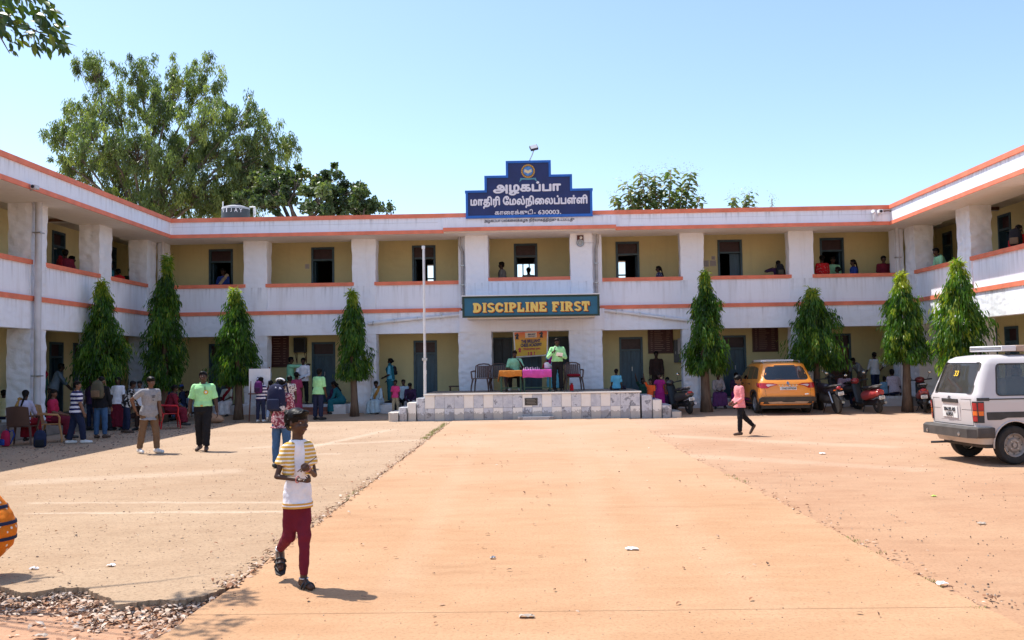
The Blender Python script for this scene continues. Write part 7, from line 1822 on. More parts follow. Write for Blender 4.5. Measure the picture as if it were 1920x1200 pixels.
silhouette(0.10, 0.30, 0.17, KN); silhouette(0.80, 0.28, 0.17, KN); silhouette(0.90, 0.90, 0.29, KG); silhouette(0.16, 0.80, 0.13, KN, M_INKR); silhouette(0.50, 0.94, 0.10, KN, M_INKR); silhouette(0.6, 0.94, 0.08, KG, M_INKR); silhouette(0.42, 0.94, 0.08, KG, M_INKR)
st_ = V(853, 31.7); so = thing('wooden_stool', 'small dark stool on the veranda beside the left pier', 'stool', st_)
MB().bbox(st_[0] - 0.2, st_[0] + 0.2, st_[1] - 0.15, st_[1] + 0.15, st_[2] + 0.5, st_[2] + 0.54, 0.005).build('seat', M_BROWNF, so)
for sx in (-0.16, 0.16):
 for sy in (-0.11, 0.11): MB().box(st_[0] + sx - 0.02, st_[0] + sx + 0.02, st_[1] + sy - 0.02, st_[1] + sy + 0.02, st_[2], st_[2] + 0.5).build('leg', M_BROWNF, so)
# -- right of the stage
c_ = on_y(1156, 727, 28.6); person('child in turquoise t-shirt sitting on the stage with back turned', (c_.x, 28.6, ST_Z), -10, 1.2, seat=0.0, child=True, tone=0, vox=0.014, fing=False, leg_r=(85, 25, 80), leg_l=(85, 25, 80), top=C_CYAN, sleeve=0.8, bottom=C_NAVY, face_detail=False)
person('man in dark brown clothes standing under the honour board', V(1232, 31.6), 175, 1.66, tone=0, vox=0.014, fing=False, **STAND, top=C_DBROWN, sleeve=1.8, bottom=C_DBROWN)
person('girl in magenta dress with a dark hair band by the stage stairs', G(1238, 770), 168, 1.25, child=True, sex='f', hair='bun', tone=0, vox=0.013, fing=False, **STAND, top=C_MAG, sleeve=0.5, skirt=C_MAG, bot_len=0.55, arm_r=(10, 22, 30, 10), arm_l=(10, 20, 20, 6))
person('child in orange shirt and blue trousers raising one arm', G(1221, 772), 150, 1.12, child=True, tone=0, vox=0.014, fing=False, **STAND, top=C_ORANGE, sleeve=0.8, bottom=C_BLUE, arm_r=(150, 12, 165, 5), arm_l=(10, 8, 30, 0))
person('child in dark green shirt crouching on the step with one arm raised', V(1206, YF - 0.25, 0.1), 165, 1.25, child=True, seat=0.35, tone=0, vox=0.014, fing=False, **LEDGE, top=C_DGREEN, sleeve=0.9, bottom=C_BLACK, arm_r=(140, 15, 160, 10), arm_l=(20, 8, 60, -10))
person('person in orange top sitting behind the black scooter', V(1252, YF - 0.3, 0.1), 170, 1.4, seat=0.32, tone=0, sex='f', vox=0.015, fing=False, **LEDGE, top=C_ORANGE, sleeve=0.9, skirt=C_PURP, lean=15)
person('woman with a grey shawl and purple skirt sitting on the plinth near the orange car', V(1347, YF - 0.3, 0.1), 176, 1.5, seat=0.36, sex='f', hair='bun', tone=0, vox=0.014, fing=False, **LEDGE, top=cloth('shawl_grey', (0.36, 0.32, 0.32)), sleeve=1.7, skirt=cloth('plum', (0.12, 0.04, 0.13)), drape=cloth('shawl_grey', (0.36, 0.32, 0.32)), arm_r=(30, 8, 70, -30), arm_l=(30, 8, 70, -30))
person('woman in purple sitting in the shadow left of the orange car', V(1381, YF - 0.15, 0.1), 178, 1.5, seat=0.36, sex='f', hair='bun', tone=0, vox=0.016, fing=False, **LEDGE, top=C_PURP, sleeve=0.9, skirt=C_MAG)
person('man in pale pink shirt sitting behind the motorcycle', V(1583, YF - 0.4, 0.1), 172, 1.55, seat=0.36, tone=0, vox=0.014, fing=False, **LEDGE, lean=18, top=cloth('pale_pink', (0.46, 0.32, 0.42)), sleeve=0.9, bottom=C_NAVY, head=(0, -20), arm_r=(35, 6, 65, -20), arm_l=(35, 6, 65, -20))
person('boy in grey shirt bending down beyond the black scooter', V(1617, 31.2), 120, 1.5, tone=0, vox=0.015, fing=False, **STAND, lean=48, top=cloth('dull_grey', (0.2, 0.2, 0.2)), sleeve=0.9, bottom=C_BROWN, arm_r=(60, 5, 70, 0), arm_l=(60, 5, 70, 0), head=(0, -20))
person('boy in white check shirt with a hand on his hip on the veranda', V(1642, 31.0), 20, 1.50, tone=0, vox=0.013, fing=False, **STAND, top=cloth('white_check', (0.50, 0.53, 0.55)), sleeve=1.3, bottom=C_NAVY, arm_r=(-30, 42, 20, -40), arm_l=(15, 10, 50, -10), face_detail=False)
person('small child in light blue check shirt sitting on the ledge', V(1659, YF - 0.25, 0.1), 5, 1.1, child=True, seat=0.36, tone=0, vox=0.014, fing=False, **SIT, top=cloth('light_blue_check', (0.16, 0.30, 0.45)), sleeve=0.9, bottom=C_NAVY, face_detail=False)
person('man in lavender dotted shirt sitting on the ledge with his back turned', V(1678, YF - 0.3, 0.1), 8, 1.6, seat=0.36, tone=0, vox=0.014, fing=False, **SIT, lean=14, top=P_LAVP, sleeve=0.95, bottom=C_NAVY, stock=1.1, face_detail=False)
# -- upper verandas
ZF1 = 3.48
def up(label, px, top_py, y, face, **kw):
 q_ = on_y(px, top_py, y); hgt_ = min(1.8, max(1.2, q_.z - ZF1)); kw.setdefault('vox', 0.014); kw.setdefault('fing', False); kw.setdefault('tone', 0)
 for a_ in ('leg_r', 'leg_l'): kw.setdefault(a_, STAND[a_])
 return person(label, (q_.x, y, ZF1), face, hgt_, **kw)
up('man in grey shirt walking along the upper veranda behind the central balcony', 941, 486, 31.6, 88, top=cloth('ash', (0.20, 0.19, 0.18)), sleeve=1.85, bottom=C_BLACK, arm_r=(-25, 6, -10, 4), arm_l=(14, 6, 30, 0))
up('person in pale shirt inside the upper classroom seen through the central door', 991, 497, 33.6, 10, top=cloth('pale_shirt', (0.45, 0.42, 0.44)), sleeve=1.5, bottom=C_BLACK, face_detail=False)
up('woman in navy flowered top with a pony tail on the upper veranda', 1238, 497, 31.3, 80, sex='f', hair='pony', top=P_NAVP, sleeve=0.9, bottom=C_NAVY, lean=6)
up('boy in purple shirt scratching his shoulder with his back turned on the upper veranda', 1459, 487, 31.3, 5, top=C_PURP, sleeve=0.9, bottom=C_NAVY, arm_l=(60, 70, 150, -60), arm_r=(10, 12, 20, 4), face_detail=False)
on_back('dark grey backpack worn by the boy scratching his shoulder', M_BLKB, M_OLIVE, 0.9)
up('woman in red printed top with her back turned on the upper veranda', 1541, 476, 31.35, 8, sex='f', hair='bun', top=P_REDP, sleeve=0.95, bottom=C_BLACK, stock=1.15, face_detail=False)
up('man in light green shirt facing the courtyard beside the woman in red', 1561, 479, 31.9, 176, top=C_GREEN2, sleeve=0.9, bottom=C_BLACK, collar=C_GREEN2)
up('child in white top beside the green shirted man on the upper veranda', 1571, 500, 31.4, 60, child=True, top=C_WHITE, sleeve=0.9, bottom=C_NAVY, hair='bun')
up('woman in royal blue top with a braid on the upper veranda', 1600, 485, 31.4, 85, sex='f', hair='braid', top=C_BLUE, sleeve=0.9, bottom=C_NAVY)
up('boy in maroon t-shirt looking over the coping at the sunny end', 1656, 478, 31.3, 182, top=C_MAROON, sleeve=0.8, bottom=C_BLACK, stock=1.08)
up('woman in blue and cream saree standing in an upper doorway', 419, 500, 32.1, 172, sex='f', hair='bun', top=C_BLUE, sleeve=0.8, skirt=C_CREAM, drape=C_CREAM, arm_r=(15, 10, 90, -40), arm_l=(15, 10, 90, -40))
def upw(label, px, top_py, x, face, **kw):
 q_ = on_x(px, top_py, x); hgt_ = min(1.8, max(1.25, q_.z - ZF1)); kw.setdefault('vox', 0.014); kw.setdefault('fing', False); kw.setdefault('tone', 0)
 for a_ in ('leg_r', 'leg_l'): kw.setdefault(a_, STAND[a_])
 return person(label, (x, q_.y, ZF1), face, hgt_, **kw)
upw('woman in dark maroon dress leaning on the shaded upper coping', 123, 460, -13.6, 30, sex='f', hair='bun', top=C_MAROON, sleeve=1.3, skirt=C_MAROON, drape=C_DRED, lean=8, arm_r=(20, 10, 40, 0), face_detail=False)
upw('person in pink standing beside the woman in dark maroon upstairs', 134, 478, -13.95, -60, sex='f', top=cloth('rose', (0.5, 0.2, 0.25)), sleeve=0.9, skirt=C_DRED)
upw('person in teal top near the upper corner of the shaded wing', 205, 489, -13.6, -40, sex='f', hair='long', top=C_TEAL, sleeve=1.2, bottom=C_DRED)
upw('child in red shirt with a patterned bag at the upper shaded corner', 231, 499, -13.45, 70, top=C_RED, sleeve=0.9, bottom=C_NAVY, lean=22, arm_r=(30, 8, 50, 0))
upw('man in dull green shirt in the shade of the upper corner', 246, 491, -14.0, 30, top=C_DGREEN, sleeve=0.9, bottom=C_BLACK, face_detail=False)
upw('man in mint shirt leaning out over the coping of the sunny wing', 1771, 459, 13.0, 92, top=C_GREEN2, sleeve=1.85, bottom=C_BLACK, lean=26, arm_r=(34, 12, 6, 2), arm_l=(34, 12, 6, 2), head=(0, -14))
upw('youth in red t-shirt at the coping of the sunny wing', 1908, 419, 13.15, -50, top=C_RED, sleeve=0.8, bottom=C_BLACK, lean=4)
on_back('brown and tan backpack hanging over the sunny coping', M_BLKB, M_TANP, 1.05)
# -- figure at the left edge
og = person('girl in orange dotted frock with navy bands stooping at the edge of the yard', (-4.53, 7.4, -0.012), 75, 1.28, sex='f', child=True, tone=0, vox=0.009, hair='braid', leg_r=(62, 8, -40), leg_l=(74, 6, -30), lean=38, arm_r=(40, 8, 50, -4), arm_l=(46, 8, 60, -4), head=(10, -16), top=P_ORDOT, sleeve=0.9, shoes=S_BROWN)
q = person.last; k = q['k']
mb = MB()
P_, U_, F_, R_ = q['P'], q['U'], q['F'], q['R']
secs = []
for u, rx_, ry_, fo in ((0.24, 0.11, 0.10, 0.0), (0.16, 0.135, 0.125, -0.02), (0.06, 0.165, 0.16, -0.045), (-0.04, 0.17, 0.17, -0.05), (-0.14, 0.15, 0.15, -0.02), (-0.22, 0.11, 0.11, 0.03)):
 secs.append((P_ + Vector((0, 0.25, 1)).normalized() * u * k + Vector((0, 1, 0)) * fo * k, Vector((1, 0, 0)) * rx_ * k, Vector((0, 1, 0)) * ry_ * k))
oval(mb, secs, 20); skinned(mb, 'skirt', P_ORDOT, og, 0.012, 3); og.children[-1].name = 'frock'
for i_ in (1, 2, 3):
 c0, a0, b0 = secs[i_]; c1, a1, b1 = secs[i_ + 1] if i_ < 5 else secs[i_]
 for f_ in (0.5,):
  c, a_, b_ = c0.lerp(c1, f_), a0.lerp(a1, f_), b0.lerp(b1, f_)
  mb = MB(); up_ = (c0 - c1).normalized() * 0.013; oval(mb, [(c - up_, a_ * 1.045, b_ * 1.045), (c + up_, a_ * 1.045, b_ * 1.045)], 24); mb.build('band', C_NAVY, og, smooth=40, world=False)
# == VEHICLES
def paint(name, c, dust=(0.42, 0.32, 0.24), dirt=0.35, metal=0.0, rough=0.35):
 m = bpy.data.materials.new(name); MATS[name] = m
 n, l, p = nodes_of(m)
 o = n.new('ShaderNodeTexCoord').outputs['Object']
 sp = n.new('ShaderNodeSeparateXYZ'); l.new(o, sp.inputs[0])
 big = noise(n, l, o, 2.2, 5)
 ad = n.new('ShaderNodeMath'); ad.operation = 'MULTIPLY_ADD'; ad.inputs[1].default_value = -0.5; l.new(big, ad.inputs[0]); l.new(sp.outputs[2], ad.inputs[2])
 f = ramp(n, l, ad.outputs[0], [(0.05, dirt), (0.55, 0.06)])
 l.new(mix_node(n, l, f, c, dust), p.inputs['Base Color'])
 l.new(ramp(n, l, ad.outputs[0], [(0.05, 0.7), (0.6, rough)]), p.inputs['Roughness'])
 p.inputs['Metallic'].default_value = metal
 p.inputs['Coat Weight'].default_value = 0.6; p.inputs['Coat Roughness'].default_value = 0.12
 return m
M_CARO = paint('car_orange', (0.88, 0.30, 0.02), dirt=0.22)
M_VANW = paint('van_silver_white', (0.56, 0.53, 0.53), dirt=0.45, rough=0.45)
M_GLASS = mat('tinted_glass', (0.012, 0.016, 0.022), 0.06, spec=0.7, coat=0.3)
def see_glass(name, tint):
 m = bpy.data.materials.new(name); MATS[name] = m
 n, l, p = nodes_of(m)
 gl_ = n.new('ShaderNodeBsdfGlossy'); gl_.inputs['Roughness'].default_value = 0.04
 tr = n.new('ShaderNodeBsdfTransparent'); tr.inputs[0].default_value = (*tint, 1)
 fr_ = n.new('ShaderNodeFresnel'); fr_.inputs[0].default_value = 1.5
 df = n.new('ShaderNodeBsdfDiffuse'); df.inputs[0].default_value = (0.5, 0.46, 0.4, 1)
 a = n.new('ShaderNodeMixShader'); l.new(fr_.outputs[0], a.inputs[0]); l.new(tr.outputs[0], a.inputs[1]); l.new(gl_.outputs[0], a.inputs[2])
 b = n.new('ShaderNodeMixShader'); b.inputs[0].default_value = 0.07; l.new(a.outputs[0], b.inputs[1]); l.new(df.outputs[0], b.inputs[2])
 l.new(b.outputs[0], n['Material Output'].inputs['Surface'])
 return m
M_VGLASS = see_glass('dusty_van_glass', (0.86, 0.88, 0.86))
M_TRIM = mat('dark_trim', (0.035, 0.034, 0.034), 0.6, var=0.3, scale=6)
M_TRIMD = mat('dusty_trim', (0.065, 0.056, 0.05), 0.8, var=0.3, scale=5)
M_SKID = mat('skid_plate', (0.42, 0.30, 0.22), 0.6, var=0.15)
M_TAILR = mat('tail_red', (0.42, 0.012, 0.02), 0.15, coat=0.5)
M_TAILW = mat('tail_clear', (0.62, 0.50, 0.50), 0.15, coat=0.5)
M_TAILO = mat('tail_orange', (0.80, 0.16, 0.02), 0.15, coat=0.5)
M_CHROME = mat('chrome', (0.62, 0.62, 0.63), 0.12, metal=1.0)
M_ALLOY = mat('alloy_rim', (0.36, 0.34, 0.33), 0.4, metal=0.6, var=0.2)
M_RIMW = mat('steel_rim_dusty', (0.30, 0.26, 0.23), 0.55, metal=0.4, var=0.3, scale=12)
M_PLATE = mat('number_plate_white', (0.74, 0.74, 0.72), 0.4, var=0.05)
M_INK = mat('plate_ink', (0.02, 0.02, 0.03), 0.6)
M_SEAT = mat('seat_vinyl', (0.20, 0.17, 0.15), 0.6, var=0.2)
def contour(yr, yf, w, rr, rf, nb_=5, bulge=0.0, nc=5):
 """closed outline of a car body at one level (x right, y forward)"""
 pts = []
 def arc(cx, cy, r, a0, a1):
  for k in range(nc + 1):
   a = a0 + (a1 - a0) * k / nc; pts.append((cx + r * math.cos(a), cy + r * math.sin(a)))
 pi = math.pi
 arc(w - rr, yr + rr, rr, -pi / 2, 0)
 for k in range(1, nb_ * 2): t = k / (nb_ * 2); pts.append((w + 0.012 * math.sin(pi * t), yr + rr + (yf - rf - yr - rr) * t))
 arc(w - rf, yf - rf, rf, 0, pi / 2)
 for k in range(1, nb_): t = k / nb_; x = (w - rf) * (1 - 2 * t); pts.append((x, yf + 0.05 * (1 - (x / w) ** 2)))
 arc(-w + rf, yf - rf, rf, pi / 2, pi)
 for k in range(1, nb_ * 2): t = k / (nb_ * 2); pts.append((-w - 0.012 * math.sin(pi * t), yf - rf - (yf - rf - yr - rr) * t))
 arc(-w + rr, yr + rr, rr, pi, 1.5 * pi)
 for k in range(1, nb_): t = k / nb_; x = (-w + rr) * (1 - 2 * t); pts.append((x, yr - bulge * (1 - (x / w) ** 2)))
 return pts
def car_shell(levels, wells, m, well_m, name, parent, cuts=()):
 """levels: (z, y rear, y front, half width, rear radius, front radius, rear bulge); wells: (y, z, radius) wheel arches cut into the sides"""
 mb = MB(); mb.rings([[Vector((x, y, l[0])) for x, y in contour(l[1], l[2], l[3], l[4], l[5], bulge=l[6])] for l in levels])
 base = mb.build(name, [m, well_m], parent, smooth=35, world=False)
 cut_obs = []
 for (y, z, r, hw) in wells:
  for s_ in (-1, 1):
   c = MB(); c.rings([[Vector((x, y + r * math.cos(a), z + r * math.sin(a))) for a in [2 * math.pi * k / 32 for k in range(32)]] for x in (s_ * (hw - 0.30), s_ * (hw + 0.3))])
   cut_obs.append(c.build('cut', well_m, None, world=False))
 for c in cuts: cut_obs.append(c)
 base.parent = None
 for c in cut_obs:
  md = base.modifiers.new('arch', 'BOOLEAN'); md.operation = 'DIFFERENCE'; md.object = c; md.solver = 'EXACT'
  try: md.material_mode = 'TRANSFER'
  except Exception: pass
 bpy.context.view_layer.update()
 dg = bpy.context.evaluated_depsgraph_get()
 me = bpy.data.meshes.new_from_object(base.evaluated_get(dg))
 base.modifiers.clear(); base.data = me
 for c in cut_obs: bpy.data.objects.remove(c)
 base.parent = parent
 bvh = BVHTree.FromPolygons([v.co.copy() for v in me.vertices], [tuple(p.vertices) for p in me.polygons])
 return base, bvh
def panel(bvh, poly, axis, sgn, name, m, parent, off=0.006, thick=0.012, step=0.08, smooth=40, rnd_=0.0):
 """a piece laid on the shell: poly is drawn in (x,z) and thrown along y for axis 'y', in (y,z) along x for axis 'x'"""
 if rnd_:
  q = []
  for i in range(len(poly)):
   p0, p1, p2 = Vector(poly[i - 1]), Vector(poly[i]), Vector(poly[(i + 1) % len(poly)])
   a = p1 + (p0 - p1).normalized() * min(rnd_, (p0 - p1).length * .45); b = p1 + (p2 - p1).normalized() * min(rnd_, (p2 - p1).length * .45)
   for t in (0, .33, .67, 1): q.append(tuple(a * (1 - t) ** 2 + p1 * 2 * t * (1 - t) + b * t * t))
  poly = q
 bm = bmesh.new()
 vs = [bm.verts.new((p[0], p[1], 0)) for p in poly]
 tr = tessellate_polygon([[Vector((p[0], p[1], 0)) for p in poly]])
 for t in tr:
  try: bm.faces.new([vs[i] for i in t])
  except ValueError: pass
 xs = [p[0] for p in poly]; zs = [p[1] for p in poly]
 for ax, lo, hi in ((0, min(xs), max(xs)), (1, min(zs), max(zs))):
  k = math.floor(lo / step) + 1
  while k * step < hi:
   co = (k * step, 0, 0) if ax == 0 else (0, k * step, 0); no = (1, 0, 0) if ax == 0 else (0, 1, 0)
   bmesh.ops.bisect_plane(bm, geom=bm.verts[:] + bm.edges[:] + bm.faces[:], plane_co=co, plane_no=no, dist=1e-5); k += 1
 d = Vector((0, 1, 0)) if axis == 'y' else Vector((-sgn, 0, 0))
 if axis == 'y': d = Vector((0, sgn, 0))
 hit = {}; last = None
 for v in bm.verts:
  o = Vector((v.co.x, -3 * sgn + (2 if sgn > 0 else 2), v.co.y)) if axis == 'y' else Vector((sgn * 3, v.co.x, v.co.y))
  h = bvh.ray_cast(o, d)
  hit[v] = h[0] if h[0] is not None else None
 good = [h for h in hit.values() if h is not None]
 for v in bm.verts:
  h = hit[v]
  if h is None:
   g = min(good, key=lambda q: ((q.x if axis == 'y' else q.y) - v.co.x) ** 2 + (q.z - v.co.y) ** 2)
   h = Vector((v.co.x, g.y, v.co.y)) if axis == 'y' else Vector((g.x, v.co.x, v.co.y))
  hit[v] = h - d * off
 bm.verts.index_update()
 mb = MB(); n = len(bm.verts)
 front = [hit[v] for v in bm.verts]; back = [p + d * thick for p in front]
 fs = [[v.index for v in f.verts] for f in bm.faces] + [[v.index + n for v in reversed(f.verts)] for f in bm.faces]
 for e in bm.edges:
  if len(e.link_faces) == 1: a, b = e.verts[0].index, e.verts[1].index; fs.append((a, b, b + n, a + n))
 bm.free(); mb.add(front + back, fs)
 return mb.build(name, m, parent, smooth=smooth, world=False)
def wheel(parent, x, y, r, w, side, style, n=28):
 """tyre with rim, axle along x; side = which way the face looks"""
 M_ = Matrix.Translation((x, y, r)) @ Matrix.Rotation(R(90) * side, 4, 'Y')
 t = MB().lathe([(r * .60, -w * .5), (r * .9, -w * .5), (r * .985, -w * .38), (r, -w * .15), (r, w * .15), (r * .985, w * .38), (r * .92, w * .5), (r * .74, w * .52), (r * .64, w * .47), (r * .60, w * .3), (r * .60, -w * .5)], n, M_, cap=False).build('wheel', M_RUBBER, parent, smooth=40, world=False)
 if style == 'alloy':
  MB().lathe([(r * .64, w * .40), (r * .66, w * .46), (r * .60, w * .46), (r * .57, w * .2), (r * .05, w * .2), (r * .05, w * .1), (r * .6, w * .1)], n, M_, cap=False).build('rim', M_ALLOY, t, smooth=40, world=False)
  for k in range(5):
   mb = MB(); mb.bbox(-r * .075, r * .075, r * .08, r * .6, w * .28, w * .42, 0.008, M_ @ Matrix.Rotation(2 * math.pi * k / 5, 4, 'Z')); mb.build('spoke', M_ALLOY, t, smooth=40, world=False)
  MB().lathe([(0.004, w * .44), (r * .13, w * .43), (r * .15, w * .25)], 14, M_).build('hub_cap', M_ALLOY, t, smooth=40, world=False)
 elif style == 'steel':
  MB().lathe([(r * .62, w * .44), (r * .60, w * .47), (r * .55, w * .40), (r * .50, w * .24), (r * .40, w * .22), (r * .33, w * .36), (r * .20, w * .37), (r * .17, w * .25), (r * .12, w * .25), (r * .11, w * .42), (0.004, w * .43)], n, M_, cap=False).build('rim', M_RIMW, t, smooth=35, world=False)
  for k in range(8):
   a = 2 * math.pi * k / 8; MB().lathe([(r * .035, w * .28), (r * .03, w * .31), (0.001, w * .31)], 8, M_ @ Matrix.Translation((r * .45 * math.cos(a), r * .45 * math.sin(a), -w * .03))).build('rim_slot', M_BLACK, t, world=False)
  for k in range(4):
   a = 2 * math.pi * (k + .5) / 4; MB().lathe([(r * .04, w * .34), (r * .035, w * .41), (0.001, w * .41)], 6, M_ @ Matrix.Translation((r * .26 * math.cos(a), r * .26 * math.sin(a), 0))).build('wheel_nut', M_STEEL, t, world=False)
 return t
# -- orange SUV seen from behind
sv = G(1479, 774)
car = thing('orange_suv', 'dusty orange compact SUV with silver roof bars parked before the veranda', 'car', (sv[0], sv[1], sv[2]), R(0.5))
W = 0.865
lv = [(0.28, 0.14, 3.85, W - 0.10, 0.15, 0.25, 0.04), (0.36, 0.05, 3.93, W - 0.03, 0.16, 0.35, 0.06), (0.52, 0.01, 3.96, W, 0.16, 0.4, 0.07), (0.68, 0.02, 3.95, W, 0.16, 0.42, 0.07), (0.80, 0.04, 3.92, W - 0.005, 0.17, 0.44, 0.07), (0.95, 0.08, 3.85, W - 0.012, 0.18, 0.48, 0.065), (1.03, 0.12, 3.6, W - 0.03, 0.2, 0.5, 0.06), (1.08, 0.16, 3.05, W - 0.05, 0.22, 0.4, 0.06),
   (1.20, 0.22, 2.82, W - 0.085, 0.24, 0.36, 0.06), (1.35, 0.30, 2.58, W - 0.13, 0.26, 0.34, 0.055), (1.47, 0.37, 2.40, W - 0.17, 0.28, 0.34, 0.05), (1.53, 0.40, 2.25, W - 0.20, 0.26, 0.34, 0.045), (1.565, 0.50, 2.05, W - 0.28, 0.24, 0.3, 0.03), (1.585, 0.75, 1.8, W - 0.42, 0.2, 0.3, 0.0)]
shell, bv = car_shell(lv, [(0.72, 0.33, 0.375, W), (3.22, 0.33, 0.375, W)], M_CARO, M_BLACK, 'body', car)
MB().box(-W + 0.12, W - 0.12, 0.3, 3.7, 0.17, 0.285).build('underbody', M_BLACK, car, world=False)
for sx, sd in ((W - 0.115, 1), (-W + 0.115, -1)):
 for y in (0.72, 3.22): wheel(car, sx, y, 0.325, 0.20, sd, 'alloy')
Z = 1
panel(bv, [(-0.62, 1.05), (0.62, 1.05), (0.68, 1.12), (0.56, 1.46), (-0.56, 1.46), (-0.68, 1.12)], 'y', 1, 'rear_window', M_GLASS, car, rnd_=0.08)
panel(bv, [(-0.33, 1.462), (0.33, 1.462), (0.30, 1.50), (-0.30, 1.50)], 'y', 1, 'spoiler_lamp', M_TRIM, car)
for s_ in (-1, 1):
 lt = panel(bv, [(s_ * 0.30, 0.905), (s_ * 0.36, 0.93), (s_ * 0.60, 0.955), (s_ * 0.80, 0.965), (s_ * 0.845, 0.94), (s_ * 0.80, 0.80), (s_ * 0.62, 0.80), (s_ * 0.50, 0.86)], 'y', 1, 'tail_light', M_TAILR, car, off=0.012, thick=0.02)
 panel(bv, [(s_ * 0.36, 0.905), (s_ * 0.60, 0.925), (s_ * 0.66, 0.90), (s_ * 0.60, 0.845), (s_ * 0.52, 0.875)], 'y', 1, 'reverse_lens', M_TAILW, lt, off=0.016, thick=0.006)
 panel(bv, [(0.03, 0.95), (0.40, 0.965), (0.34, 0.86), (0.06, 0.80)], 'x', s_, 'tail_light_side', M_TAILR, lt, off=0.010, thick=0.015)
 panel(bv, [(0.42, 1.08), (0.60, 1.40), (0.98, 1.46), (0.98, 1.08)], 'x', s_, 'side_window', M_GLASS, car, rnd_=0.04)
 panel(bv, [(1.03, 1.07), (1.03, 1.465), (1.62, 1.47), (1.66, 1.06)], 'x', s_, 'side_window', M_GLASS, car, rnd_=0.03)
 panel(bv, [(1.72, 1.06), (1.68, 1.47), (2.30, 1.45), (2.78, 1.06)], 'x', s_, 'side_window', M_GLASS, car, rnd_=0.03)
 panel(bv, [(0.32, 0.55), (0.34, 0.66), (0.50, 0.735), (0.72, 0.755), (0.94, 0.735), (1.10, 0.66), (1.13, 0.48), (1.06, 0.48), (1.02, 0.62), (0.90, 0.685), (0.72, 0.70), (0.54, 0.685), (0.40, 0.6), (0.37, 0.50)], 'x', s_, 'arch_cladding', M_TRIM, car, off=0.014, thick=0.02, step=0.05)
 panel(bv, [(1.12, 0.32), (1.12, 0.47), (2.82, 0.47), (2.82, 0.32)], 'x', s_, 'sill_cladding', M_TRIM, car, off=0.014, thick=0.02)
 panel(bv, [(1.28, 0.40), (1.28, 0.435), (2.7, 0.435), (2.7, 0.40)], 'x', s_, 'sill_strip', M_CHROME, car, off=0.022, thick=0.01)
 mr = MB(); mr.bbox(-0.09, 0.09, -0.05, 0.05, -0.065, 0.065, 0.03, Matrix.Translation((s_ * (W + 0.06), 2.62, 1.07))); mr.build('door_mirror', M_CARO, car, smooth=40, world=False)
 for (yh, wd) in ((1.16, 0.16), (1.98, 0.16)): panel(bv, [(yh, 0.90), (yh + wd, 0.905), (yh + wd, 0.935), (yh, 0.93)], 'x', s_, 'door_handle', M_TRIM, car, off=0.03, thick=0.03)
 for yl_ in (1.02, 1.70, 2.62): panel(bv, [(yl_ - 0.004, 0.5), (yl_ + 0.004, 0.5), (yl_ + 0.004, 1.05), (yl_ - 0.004, 1.05)], 'x', s_, 'door_gap', M_BLACK, car, off=0.002, thick=0.003)
 rl = MB(); rl.tube([(s_ * 0.56, 0.62, 1.555), (s_ * 0.57, 0.72, 1.625), (s_ * 0.575, 1.9, 1.63), (s_ * 0.56, 2.02, 1.57)], 0.018, 8); rl.build('roof_rail', M_STEEL, car, smooth=50, world=False)
ra_ = MB(); ra_.bbox(-0.50, 0.42, 0.78, 0.98, 1.61, 1.67, 0.01); ra_.build('roof_box', M_PVCW, car, smooth=30, world=False)
ra_ = MB(); ra_.bbox(-0.62, -0.46, 0.7, 1.6, 1.60, 1.665, 0.012); ra_.build('roof_bar', M_PVCW, car, smooth=30, world=False)
bmp = panel(bv, [(-0.86, 0.32), (0.86, 0.32), (0.87, 0.48), (0.80, 0.535), (-0.80, 0.535), (-0.87, 0.48)], 'y', 1, 'rear_bumper', M_TRIM, car, off=0.035, thick=0.06)
panel(bv, [(-0.55, 0.32), (0.55, 0.32), (0.62, 0.385), (0.22, 0.40), (0.16, 0.375), (-0.16, 0.375), (-0.22, 0.40), (-0.62, 0.385)], 'y', 1, 'skid_plate', M_SKID, bmp, off=0.05, thick=0.02)
panel(bv, [(-0.80, 0.558), (0.80, 0.558), (0.80, 0.566), (-0.80, 0.566)], 'y', 1, 'tailgate_gap', M_BLACK, car, off=0.002, thick=0.003)
for s_ in (-1, 1): panel(bv, [(s_ * 0.66, 0.56), (s_ * 0.668, 0.56), (s_ * 0.70, 0.80), (s_ * 0.692, 0.80)], 'y', 1, 'tailgate_gap', M_BLACK, car, off=0.002, thick=0.003)
panel(bv, [(-0.30, 0.895), (0.30, 0.895), (0.30, 0.905), (-0.30, 0.905)], 'y', 1, 'tailgate_crease', M_TRIM, car, off=0.002, thick=0.003)
npl = panel(bv, [(-0.25, 0.745), (0.25, 0.745), (0.25, 0.84), (-0.25, 0.84)], 'y', 1, 'number_plate', M_PLATE, car, off=0.02, thick=0.012, step=1.0)
lettering('plate_text', 'TN63 BY9558', M_INK, (-0.22, -0.088, 0.765), EX, EZ, 0.44, 0.055, 0.03, 0.006, npl, world=False)
lg = panel(bv, [(0.0, 0.90), (0.045, 0.955), (0.0, 1.01), (-0.045, 0.955)], 'y', 1, 'badge', M_CHROME, car, off=0.016, thick=0.014, step=1.0)
panel(bv, [(0.0, 0.925), (0.022, 0.955), (0.0, 0.985), (-0.022, 0.955)], 'y', 1, 'badge_centre', M_TRIM, lg, off=0.018, thick=0.004, step=1.0)
for k, ch in enumerate('TRIBER'): lettering('badge_letter', ch, M_CHROME, (-0.30 + 0.105 * k, -0.055, 0.865), EX, EZ, 0.05 if ch != 'I' else 0.014, 0.035, 0.03, 0.01, car, world=False)
panel(bv, [(0.50, 0.60), (0.62, 0.605), (0.62, 0.635), (0.50, 0.63)], 'y', 1, 'trim_badge', M_CHROME, car, off=0.006, thick=0.006, step=1)
